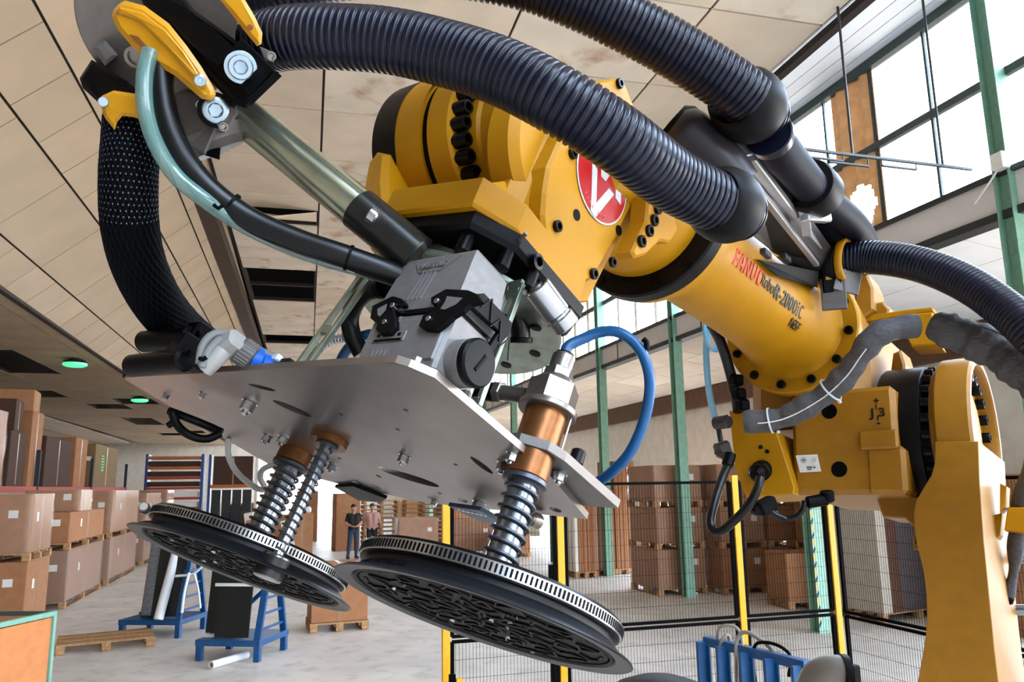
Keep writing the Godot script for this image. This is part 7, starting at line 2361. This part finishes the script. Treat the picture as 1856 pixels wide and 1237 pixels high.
	tube(st, curve(PackedVector3Array([Vector3(0.1178, 2.5569, -1.0077), Vector3(0.1018, 2.5564, -1.0337), Vector3(0.089, 2.5458, -1.0502), Vector3(0.0834, 2.526, -1.0662), Vector3(0.0886, 2.5022, -1.0692), Vector3(0.1009, 2.4813, -1.0696)]), 0.006), [0.0125], 18)
	obj("cable_wall", st, M.black_hose, bc)
	st = mb()
	rod(st, Vector3(0.1178, 2.5569, -1.0077), Vector3(0.1221, 2.5564, -0.996), 0.0145, 20, 0.001)
	obj("boot", st, M.black_plastic, bc)
	var bd := thing("black_cable", "black cable arching behind the plug's right lever into the slotted strut", "cable", Vector3(0.2997, 2.5396, -1.0105))
	st = mb()
	tube(st, curve(PackedVector3Array([Vector3(0.2675, 2.5599, -1.0373), Vector3(0.2837, 2.5512, -1.0236), Vector3(0.2999, 2.5351, -1.0113), Vector3(0.3094, 2.5155, -1.0123), Vector3(0.3114, 2.4991, -1.0149)]), 0.006), [0.0135], 18)
	obj("cable_wall", st, M.black_hose, bd)
	st = mb()
	rod(st, Vector3(0.3114, 2.5006, -1.0146), Vector3(0.3116, 2.4931, -1.0159), 0.0165, 20, 0.001)
	obj("boot", st, M.black_plastic, bd)
	# armoured conduit spring and clear loop below the plate
	var mc := thing("armoured_cable", "thin metal armoured cable rising behind the plate's near edge", "cable", Vector3(0.042, 2.484, -1.1712))
	st = mb()
	var mp := curve(PackedVector3Array([Vector3(0.0324, 2.4671, -1.1985), Vector3(0.0364, 2.4873, -1.1935), Vector3(0.0499, 2.5073, -1.1856), Vector3(0.0701, 2.5183, -1.1776), Vector3(0.0969, 2.5211, -1.1692)]), 0.0008)
	var mr := PackedFloat32Array()
	for i in mp.size(): mr.append(0.0068 + 0.0014 * sin(i * TAU / 6.0))
	tube(st, mp, mr, 14)
	obj("armour", st, M.bright_steel, mc)
	st = mb()
	rod(st, Vector3(0.0969, 2.5211, -1.1692), Vector3(0.1047, 2.5218, -1.1667), 0.009, 16)
	obj("ferrule", st, M.nickel, mc)
	var lp := thing("clear_loop", "thin clear white tube hanging in a loop under the plate beside the left cup's rod", "tube", Vector3(-0.0807, 2.3766, -1.334))
	st = mb()
	tube(st, curve(PackedVector3Array([Vector3(-0.0849, 2.3842, -1.3868), Vector3(-0.084, 2.3572, -1.3917), Vector3(-0.0725, 2.3327, -1.393), Vector3(-0.052, 2.3125, -1.3803), Vector3(-0.0304, 2.2996, -1.3658), Vector3(-0.0233, 2.303, -1.3419), Vector3(-0.0303, 2.317, -1.3307), Vector3(-0.0273, 2.3305, -1.3165), Vector3(-0.0124, 2.337, -1.3056), Vector3(-0.0006, 2.3349, -1.2973)]), 0.006), [0.0048], 12)
	obj("tube_wall", st, M.clear_white, lp)
	st = mb()
	rod(st, Vector3(-0.0006, 2.3349, -1.2973), Vector3(0.0044, 2.3331, -1.294), 0.006, 12)
	obj("fitting", st, M.nickel, lp)

func build_right_cables() -> void:
	var o := thing("fabric_sleeve", "grey fabric cable sleeve curving from the connector box up to the yellow bracket", "cable sleeve", Vector3(1.1536, 2.4504, -1.7515))
	var st := mb()
	var path := curve(PackedVector3Array([Vector3(1.0937, 2.4454, -1.6959), Vector3(1.1275, 2.4445, -1.665), Vector3(1.1601, 2.4514, -1.6328), Vector3(1.1911, 2.4727, -1.5878), Vector3(1.2201, 2.5021, -1.5418), Vector3(1.2412, 2.5404, -1.4965), Vector3(1.2511, 2.5825, -1.4537), Vector3(1.2686, 2.6175, -1.4206), Vector3(1.3055, 2.6319, -1.3964), Vector3(1.343, 2.6337, -1.385)]), 0.01)
	var rr := PackedFloat32Array()
	for i in path.size(): rr.append(0.027 + 0.0022 * sin(i * 0.55) + 0.0018 * sin(i * 1.3))
	tube(st, path, rr, 28)
	obj("sleeve", st, M.fabric_grey, o)
	st = mb()
	var seam := PackedVector3Array()
	for i in range(3, path.size() - 12): seam.append(path[i] + (Vector3(0, 2.3, 0) * 0.0 + (Vector3(0, 2.3, 0) - path[i])).normalized() * 0.029 + Vector3(0, -0.004, 0))
	tube(st, seam, [0.0016], 6)
	obj("white_seam", st, M.paper, o)
	for q in [[6, 0.030], [22, 0.030]]:
		st = mb()
		var d := (path[q[0] + 1] - path[q[0]]).normalized()
		lathe(st, frame_on(path[q[0]], d), PackedVector2Array([Vector2(q[1], -0.002), Vector2(q[1] + 0.0015, -0.002), Vector2(q[1] + 0.0015, 0.002), Vector2(q[1], 0.002)]), 24)
		bx(st, frame_on(path[q[0]] + Vector3(0.012, -q[1] * 0.95, 0.012), d), Vector3(0.007, 0.007, 0.007), 0.001)
		obj("cable_tie", st, M.white_plastic, o)
	var g := thing("fabric_sleeve", "thick grey fabric sleeve leaving the yellow bracket towards the right edge", "cable sleeve", Vector3(1.374, 2.6315, -1.3551))
	st = mb()
	path = curve(PackedVector3Array([Vector3(1.3679, 2.636, -1.3666), Vector3(1.3837, 2.6198, -1.3439), Vector3(1.4113, 2.5936, -1.309), Vector3(1.4342, 2.5573, -1.2668), Vector3(1.4436, 2.5193, -1.229), Vector3(1.4621, 2.4622, -1.1921), Vector3(1.5352, 2.3369, -1.1947), Vector3(1.6232, 2.1472, -1.2688), Vector3(1.7846, 1.8192, -1.4752)]), 0.008)
	rr = PackedFloat32Array()
	for i in path.size(): rr.append(minf(0.026 + 0.0026 * i, 0.040) + 0.003 * sin(i * 0.6) + 0.002 * sin(i * 1.7))
	tube(st, path, rr, 30)
	obj("sleeve", st, M.fabric_grey, g)
	st = mb()
	tube(st, curve(PackedVector3Array([Vector3(1.3415, 2.64, -1.3206), Vector3(1.3766, 2.615, -1.2727), Vector3(1.3954, 2.5974, -1.2387), Vector3(1.4122, 2.5569, -1.1885)]), 0.01), [0.0014], 6)
	obj("seam", st, M.smoke_grey, g)
	var g2 := thing("fabric_sleeve", "grey fabric sleeve hanging beside the lower arm at the right edge", "cable sleeve", Vector3(1.6641, 2.1798, -1.4943))
	st = mb()
	path = curve(PackedVector3Array([Vector3(1.6987, 2.4992, -1.3167), Vector3(1.6768, 2.4172, -1.3707), Vector3(1.668, 2.3442, -1.4086), Vector3(1.6667, 2.2821, -1.4421), Vector3(1.6699, 2.2184, -1.4746), Vector3(1.6738, 2.1541, -1.4964), Vector3(1.6802, 2.0889, -1.5176), Vector3(1.679, 2.0233, -1.5412)]), 0.01)
	rr = PackedFloat32Array()
	for i in path.size(): rr.append(0.032 + 0.003 * sin(i * 0.5) - 0.0004 * i)
	tube(st, path, rr, 24)
	obj("sleeve", st, M.fabric_grey, g2)
	st = mb()
	rod(st, Vector3(1.679, 2.0233, -1.5412), Vector3(1.679, 2.007, -1.5497), 0.014, 16, 0.003)
	obj("sleeve_end", st, M.black, g2)
	# black cables round the connector box
	var c := thing("black_cable", "thick black cable looping below the connector box of the elbow", "cable", Vector3(1.038, 2.292, -1.5828))
	st = mb()
	tube(st, curve(PackedVector3Array([Vector3(1.0646, 2.3092, -1.6035), Vector3(1.0547, 2.2868, -1.6001), Vector3(1.0366, 2.2485, -1.6128), Vector3(1.0151, 2.2107, -1.6476), Vector3(0.9899, 2.1848, -1.6812), Vector3(0.9848, 2.2031, -1.7004), Vector3(1.0014, 2.2475, -1.7082), Vector3(1.0386, 2.3059, -1.7284), Vector3(1.0668, 2.3396, -1.7454)]), 0.01), [0.0105], 16)
	obj("cable_wall", st, M.black_hose, c)
	st = mb()
	rod(st, Vector3(1.0668, 2.3396, -1.7454), Vector3(1.0791, 2.3709, -1.7464), 0.015, 16, 0.002)
	obj("cable_plug", st, M.black_plastic, c)
	var c2 := thing("black_cable", "black cable running down behind the forearm to the connector box", "cable", Vector3(1.1102, 2.6993, -1.8225))
	st = mb()
	tube(st, curve(PackedVector3Array([Vector3(1.0694, 2.7042, -1.7805), Vector3(1.1092, 2.6666, -1.8079), Vector3(1.1452, 2.597, -1.8318), Vector3(1.1615, 2.5386, -1.8383), Vector3(1.1496, 2.484, -1.8099)]), 0.012), [0.014], 14)
	obj("cable_wall", st, M.black_hose, c2)
	st = mb()
	for q in [Vector3(1.1536, 2.5651, -1.8143), Vector3(1.1452, 2.5257, -1.7925), Vector3(1.1377, 2.4942, -1.769)]: bx(st, Transform3D(Basis(), q), Vector3(0.03, 0.03, 0.03), 0.005)
	obj("cable_boots", st, M.black, c2)
	var tt := thing("pale_blue_tube", "pale blue air tube hanging coiled behind the forearm", "tube", Vector3(1.1334, 2.7188, -1.9179))
	st = mb()
	tube(st, curve(PackedVector3Array([Vector3(1.1355, 2.7416, -1.9129), Vector3(1.1356, 2.6579, -1.929), Vector3(1.1449, 2.5664, -1.9438), Vector3(1.1627, 2.4869, -1.9539), Vector3(1.1723, 2.4669, -1.9549)]), 0.02), [0.009], 10)
	var pale := mat("pale_blue", Color(0.50, 0.72, 0.82), 0.3)
	obj("tube_wall", st, pale, tt)
	for i in 3:
		st = mb()
		var cp := PackedVector3Array()
		var cen := Vector3(1.1452, 2.7186, -1.9144)
		for q in 25: cp.append(cen + Vector3(cos(q * TAU / 24.0) * (0.022 + 0.004 * i), sin(q * TAU / 24.0) * (0.05 + 0.006 * i), 0.01 * i))
		tube(st, cp, [0.004], 8, false)
		obj("coil_turn", st, pale, tt)
	var v := thing("flow_valves", "pair of small grey push-in valves left of the connector box", "valves", Vector3(1.1289, 2.4229, -1.8701))
	st = mb()
	rod(st, Vector3(1.1135, 2.4551, -1.8684), Vector3(1.1283, 2.4573, -1.8213), 0.018, 20, 0.004)
	rod(st, Vector3(1.1225, 2.4433, -1.8681), Vector3(1.122, 2.3928, -1.8567), 0.007, 12)
	obj("valve_body", st, M.smoke_grey, v)
	st = mb()
	bx(st, Transform3D(Basis(Vector3(0, 0, 1), 0.3), Vector3(1.1089, 2.3844, -1.8304)), Vector3(0.04, 0.04, 0.03), 0.006)
	rod(st, Vector3(1.0953, 2.3775, -1.8357), Vector3(1.0935, 2.3586, -1.7869), 0.009, 14)
	obj("valve_body", st, M.smoke_grey, v)
	var d := thing("black_cable", "tangle of black cables and plugs under the elbow housing", "cable", Vector3(1.1125, 2.2348, -1.5931))
	st = mb()
	tube(st, curve(PackedVector3Array([Vector3(1.0581, 2.2433, -1.6605), Vector3(1.0816, 2.2253, -1.6464), Vector3(1.1063, 2.2341, -1.6268), Vector3(1.1194, 2.2178, -1.6155), Vector3(1.1438, 2.2178, -1.5978), Vector3(1.1551, 2.2341, -1.5807), Vector3(1.158, 2.2553, -1.5758)]), 0.01), [0.007], 10)
	tube(st, curve(PackedVector3Array([Vector3(1.093, 2.2597, -1.6258), Vector3(1.1005, 2.2282, -1.6191), Vector3(1.1256, 2.213, -1.604)]), 0.01), [0.008], 10)
	obj("cable_wall", st, M.black_hose, d)
	st = mb()
	bx(st, Transform3D(Basis(Vector3(0, 0, 1), 0.4), Vector3(1.0912, 2.2432, -1.6296)), Vector3(0.05, 0.035, 0.035), 0.006)
	obj("cable_plug", st, M.black, d)
	st = mb()
	rod(st, Vector3(1.1631, 2.2502, -1.5753), Vector3(1.209, 2.2582, -1.5602), 0.014, 16, 0.003)
	rod(st, Vector3(1.2059, 2.2769, -1.5575), Vector3(1.2092, 2.2519, -1.5613), 0.016, 16, 0.003)
	obj("cable_plug", st, M.black, d)
	# grey pipe elbow with a clip and a dark dome at the bottom edge
	var pe := thing("pipe_elbow", "grey pipe elbow with a dark clamp at the bottom edge of the picture", "pipe", Vector3(1.5635, 1.7369, -2.0861))
	st = mb()
	tube(st, curve(PackedVector3Array([Vector3(1.5189, 1.6819, -2.1098), Vector3(1.5297, 1.7263, -2.0981), Vector3(1.5631, 1.7481, -2.084), Vector3(1.6098, 1.7473, -2.0705)]), 0.01), [0.045], 28)
	obj("pipe_wall", st, mat("pipe_grey", Color(0.50, 0.49, 0.48), 0.4), pe)
	st = mb()
	lathe(st, frame_on(Vector3(1.5973, 1.7475, -2.0741), Vector3(0.0312, -0.0037, 0.0085)), PackedVector2Array([Vector2(0.045, 0), Vector2(0.050, 0), Vector2(0.050, 0.02), Vector2(0.045, 0.02)]), 28)
	bx(st, Transform3D(Basis(), Vector3(1.6238, 1.7454, -2.0455)), Vector3(0.03, 0.05, 0.03), 0.005)
	obj("pipe_clamp", st, M.black_plastic, pe)
	st = mb()
	rod(st, Vector3(1.5189, 1.6819, -2.1098), Vector3(1.5189, 0, -2.1098), 0.045, 20)
	obj("pipe_stem", st, M.pipe_grey, pe)
	var dm := thing("grey_dome", "dark grey rounded machine cover at the bottom edge before the blue frame", "cover", Vector3(1.2338, 0, -2.5264))
	st = mb()
	var dc := Vector3(1.2338, 1.6055, -2.5264)
	lathe(st, Transform3D(Basis(), dc), PackedVector2Array([Vector2(0.16, -0.25), Vector2(0.16, 0), Vector2(0.14, 0.035), Vector2(0.08, 0.055), Vector2(0, 0.06)]), 40)
	obj("dome", st, M.ball_black, dm)
	st = mb()
	lathe(st, Transform3D(Basis(), Vector3(dc.x, 0, dc.z)), PackedVector2Array([Vector2(0, 0), Vector2(0.13, 0), Vector2(0.13, dc.y - 0.24), Vector2(0, dc.y - 0.24)]), 32)
	obj("pedestal", st, M.steel_dark, dm)
# ---------------------------------------------------------------- people: one smooth surface per body, meshed from tapered bones
# bones: [from, to, radius at from, radius at to]; joined by a smooth minimum and meshed as surface nets
func nets(st: SurfaceTool, bones: Array, grow: float, cell: float, blend := 0.03, lo_cut := -1e9, hi_cut := 1e9) -> void:
	var lo := Vector3.ONE * 1e9
	var hi := Vector3.ONE * -1e9
	for b in bones:
		var r := maxf(b[2], b[3]) + grow + cell * 2.0
		for e in [b[0], b[1]]:
			lo = lo.min(e - Vector3.ONE * r)
			hi = hi.max(e + Vector3.ONE * r)
	lo.y = maxf(lo.y, lo_cut - cell * 1.5)
	hi.y = minf(hi.y, hi_cut + cell * 1.5)
	var n := Vector3i((hi - lo) / cell) + Vector3i.ONE * 2
	var field := PackedFloat32Array()
	field.resize(n.x * n.y * n.z)
	field.fill(1.0)
	for b in bones:
		var a: Vector3 = b[0]
		var ab: Vector3 = b[1] - a
		var ll := maxf(ab.length_squared(), 1e-9)
		var rr := maxf(b[2], b[3]) + grow + blend + cell * 2.0
		var l3 := Vector3i(((a.min(b[1]) - Vector3.ONE * rr) - lo) / cell).max(Vector3i.ZERO)
		var h3 := Vector3i(((a.max(b[1]) + Vector3.ONE * rr) - lo) / cell).min(n - Vector3i.ONE)
		for z in range(l3.z, h3.z + 1):
			for y in range(l3.y, h3.y + 1):
				for x in range(l3.x, h3.x + 1):
					var p := lo + Vector3(x, y, z) * cell
					var tt := clampf((p - a).dot(ab) / ll, 0.0, 1.0)
					var d: float = (p - a - ab * tt).length() - lerpf(b[2], b[3], tt) - grow
					var i := x + n.x * (y + n.y * z)
					var o := field[i]
					var h := maxf(blend - absf(o - d), 0.0) / blend
					field[i] = minf(o, d) - h * h * blend * 0.25
	if lo_cut > -1e8 or hi_cut < 1e8:
		for z in n.z:
			for y in n.y:
				var py := lo.y + y * cell
				var c := maxf(lo_cut - py, py - hi_cut)
				for x in n.x:
					var i := x + n.x * (y + n.y * z)
					field[i] = maxf(field[i], c)
	var at := {}
	smooth(st)
	var sx := 1
	var sy := n.x
	var sz := n.x * n.y
	for z in n.z - 1:
		for y in n.y - 1:
			for x in n.x - 1:
				var i := x + sy * y + sz * z
				var inside := 0
				var corners := [field[i], field[i + sx], field[i + sy], field[i + sx + sy], field[i + sz], field[i + sx + sz], field[i + sy + sz], field[i + sx + sy + sz]]
				for c in corners: inside += 1 if c < 0.0 else 0
				if inside == 0 or inside == 8: continue
				var sum := Vector3.ZERO
				var cnt := 0
				for e in [[0, 1], [2, 3], [4, 5], [6, 7], [0, 2], [1, 3], [4, 6], [5, 7], [0, 4], [1, 5], [2, 6], [3, 7]]:
					var f0: float = corners[e[0]]
					var f1: float = corners[e[1]]
					if (f0 < 0.0) == (f1 < 0.0): continue
					var q := f0 / (f0 - f1)
					sum += Vector3(e[0] & 1, (e[0] >> 1) & 1, e[0] >> 2).lerp(Vector3(e[1] & 1, (e[1] >> 1) & 1, e[1] >> 2), q)
					cnt += 1
				at[i] = lo + (Vector3(x, y, z) + sum / cnt) * cell
	for z in range(1, n.z - 1):
		for y in range(1, n.y - 1):
			for x in range(1, n.x - 1):
				var i := x + sy * y + sz * z
				var s0 := field[i] < 0.0
				for ax in 3:
					var step: int = [sx, sy, sz][ax]
					var s1 := field[i + step] < 0.0
					if s0 == s1: continue
					var u_: int = [sy, sz, sx][ax]
					var v_: int = [sz, sx, sy][ax]
					var q := [i - u_ - v_, i - v_, i, i - u_]
					if not (at.has(q[0]) and at.has(q[1]) and at.has(q[2]) and at.has(q[3])): continue
					if s0: quad(st, at[q[0]], at[q[1]], at[q[2]], at[q[3]])
					else: quad(st, at[q[3]], at[q[2]], at[q[1]], at[q[0]])

func hand_bones(wrist: Vector3, dir: Vector3, palm_n: Vector3, s: float) -> Array:
	var y := dir.normalized()
	var x := y.cross(palm_n).normalized()
	var z := x.cross(y)
	var out := []
	for i in 4:
		var off := x * (0.026 - 0.0175 * i)
		out.append([wrist + off * 0.55, wrist + y * 0.085 + off, 0.014, 0.0125])
		var k := wrist + y * (0.088 - 0.005 * absf(i - 1)) + off
		var l: float = [0.062, 0.072, 0.067, 0.052][i]
		var m := k + (y * 0.9 + z * 0.35).normalized() * l * 0.55
		out.append([k, m, 0.0092, 0.0085])
		out.append([m, m + (y * 0.65 + z * 0.7).normalized() * l * 0.5, 0.0085, 0.0072])
	var th := wrist + y * 0.025 + x * 0.026 * s
	out.append([th, th + (y * 0.7 + x * 0.75 * s + z * 0.3).normalized() * 0.042, 0.0125, 0.0102])
	out.append([th + (y * 0.7 + x * 0.75 * s + z * 0.3).normalized() * 0.042, th + (y * 0.7 + x * 0.75 * s + z * 0.3).normalized() * 0.042 + (y + z * 0.35).normalized() * 0.03, 0.0102, 0.0085])
	return out

func person(label: String, at: Vector3, turn: float, arms: Array, stance: Array, mats: Array, build: float, tee: bool) -> void:
	var o := thing("person", label, "person", at)
	o.rotation.y = turn
	var hip := 0.92
	var sh := 1.43
	var legs := []
	for s in [-1, 1]:
		var foot: Vector3 = stance[0 if s < 0 else 1]
		var h := Vector3(0.085 * s, hip, 0)
		var knee := h.lerp(foot + Vector3(0, 0.08, 0), 0.5) + Vector3(0.005 * s, 0, 0.025)
		var an := foot + Vector3(0, 0.09, -0.02)
		legs.append([h, knee, 0.085 * build, 0.058])
		legs.append([knee, knee.lerp(an, 0.4), 0.057, 0.058])
		legs.append([knee.lerp(an, 0.4), an, 0.058, 0.038])
		legs.append([foot + Vector3(0, 0.05, -0.05), foot + Vector3(0.02 * s, 0.035, 0.15), 0.042, 0.032])
	var torso := []
	for s in [-1, 1]:
		torso.append([Vector3(0.06 * s, hip, 0), Vector3(0.07 * s, 1.12, 0.01), 0.105 * build, 0.098 * build])
		torso.append([Vector3(0.07 * s, 1.12, 0.01), Vector3(0.085 * s, 1.33, 0.0), 0.098 * build, 0.10])
		torso.append([Vector3(0.05 * s, 1.40, -0.01), Vector3(0.165 * s, sh - 0.02, -0.01), 0.062, 0.056])
	torso.append([Vector3(0, 1.42, -0.015), Vector3(0, 1.54, 0.0), 0.055, 0.05])
	var up := []
	var fore := []
	var skin := st_new()
	for s in [-1, 1]:
		var a: Array = arms[0 if s < 0 else 1]
		var shp := Vector3(0.185 * s, sh - 0.03, -0.01)
		up.append([shp, shp.lerp(a[0], 0.6), 0.05, 0.043])
		fore.append([shp.lerp(a[0], 0.5), a[0], 0.043, 0.037])
		fore.append([a[0], a[0].lerp(a[1], 0.35), 0.037, 0.039])
		fore.append([a[0].lerp(a[1], 0.35), a[1], 0.039, 0.025])
	nets(skin, torso + up + fore + legs, 0.0, 0.022, 0.035)
	for s in [-1, 1]:
		var a: Array = arms[0 if s < 0 else 1]
		nets(skin, hand_bones(a[1], a[1] - a[0] if a.size() < 3 else a[2], Vector3(-s, 0, 0.3), -s), 0.0, 0.006, 0.006)
	# head with brow, nose, jaw, lips and ears
	var hb := [[Vector3(0, 1.655, -0.015), Vector3(0, 1.665, -0.01), 0.088, 0.09], [Vector3(0, 1.60, 0.03), Vector3(0, 1.575, 0.045), 0.058, 0.042], [Vector3(0, 1.53, 0.0), Vector3(0, 1.6, 0.0), 0.05, 0.056],
		[Vector3(0, 1.648, 0.083), Vector3(0, 1.617, 0.099), 0.009, 0.014], [Vector3(-0.035, 1.665, 0.068), Vector3(0.035, 1.665, 0.068), 0.016, 0.016], [Vector3(-0.02, 1.588, 0.081), Vector3(0.02, 1.588, 0.081), 0.0075, 0.0075],
		[Vector3(-0.09, 1.63, -0.01), Vector3(-0.092, 1.66, -0.02), 0.011, 0.014], [Vector3(0.09, 1.63, -0.01), Vector3(0.092, 1.66, -0.02), 0.011, 0.014], [Vector3(-0.045, 1.62, 0.045), Vector3(-0.03, 1.60, 0.05), 0.035, 0.03], [Vector3(0.045, 1.62, 0.045), Vector3(0.03, 1.60, 0.05), 0.035, 0.03]]
	nets(skin, hb, 0.0, 0.008, 0.014)
	obj("body", skin, mats[0], o, true)
	for s in [-1, 1]:
		var eye := mb()
		lathe(eye, Transform3D(Basis(), Vector3(0.033 * s, 1.643, 0.066)), PackedVector2Array([Vector2(0, -0.011), Vector2(0.008, -0.008), Vector2(0.011, 0), Vector2(0.008, 0.008), Vector2(0, 0.011)]), 12)
		obj("eye", eye, M.print_black, o, true)
	var hair := st_new()
	nets(hair, [[Vector3(0, 1.69, -0.03), Vector3(0, 1.69, 0.0), 0.092, 0.088], [Vector3(0, 1.64, -0.05), Vector3(0, 1.60, -0.055), 0.075, 0.06], [Vector3(-0.07, 1.66, -0.02), Vector3(0.07, 1.66, -0.02), 0.032, 0.032]], 0.0, 0.01, 0.02)
	obj("hair", hair, mats[1], o, true)
	var shirt := st_new()
	nets(shirt, torso.slice(0, 6) + up, 0.011, 0.02, 0.035, hip - 0.03, 1.485)
	obj("shirt", shirt, mats[2], o, true)
	var tr := st_new()
	var pel := [[Vector3(-0.06, 0.93, 0), Vector3(0.06, 0.93, 0), 0.105 * build, 0.105 * build]]
	nets(tr, legs.filter(func(b): return b[2] != 0.042) + pel, 0.010, 0.02, 0.03, 0.075, 1.0)
	obj("trousers", tr, mats[3], o, true)
	for s in [0, 1]:
		var shoe := st_new()
		var f: Vector3 = stance[s]
		nets(shoe, [[f + Vector3(0, 0.052, -0.055), f + Vector3(0.015 * (s * 2 - 1), 0.042, 0.16), 0.046, 0.036]], 0.006, 0.012, 0.02, 0.0, 0.1)
		obj("shoe", shoe, mats[4], o, true)

func st_new() -> SurfaceTool:
	return mb()

func build_people() -> void:
	var skin := mat("skin", Color(0.72, 0.52, 0.42), 0.55)
	skin.subsurf_scatter_enabled = true
	skin.subsurf_scatter_strength = 0.1
	var dark := mat("hair_dark", Color(0.07, 0.05, 0.04), 0.6)
	person("person in a black T-shirt and blue jeans with hands joined in front", Vector3(2.40, 0, -27.2), 0.15,
		[[Vector3(-0.27, 1.12, -0.03), Vector3(-0.09, 1.05, 0.20), Vector3(0.16, -0.02, 0.04)], [Vector3(0.27, 1.12, -0.03), Vector3(0.08, 1.03, 0.19), Vector3(-0.16, -0.02, 0.05)]],
		[Vector3(-0.17, 0, 0.03), Vector3(0.12, 0, -0.04)], [skin, dark, mat("tee_black", Color(0.045, 0.045, 0.05), 0.8), mat("jeans", Color(0.16, 0.24, 0.33), 0.8, 0.0, 0.2, 8.0), mat("shoe_dark", Color(0.09, 0.08, 0.08), 0.6)], 1.0, true)
	person("person in a faded pink shirt and dark trousers standing right of the one in black", Vector3(3.06, 0, -27.6), -0.12,
		[[Vector3(-0.25, 1.13, -0.04), Vector3(-0.25, 0.90, 0.06), Vector3(0, -0.2, 0.05)], [Vector3(0.27, 1.14, 0.0), Vector3(0.30, 0.95, 0.14), Vector3(0.06, -0.15, 0.1)]],
		[Vector3(-0.11, 0, 0.0), Vector3(0.12, 0, 0.02)], [skin, mat("hair_brown", Color(0.24, 0.15, 0.10), 0.6), mat("shirt_pink", Color(0.72, 0.55, 0.52), 0.85), mat("trousers_dark", Color(0.09, 0.10, 0.14), 0.8), M.shoe_dark], 1.06, false)
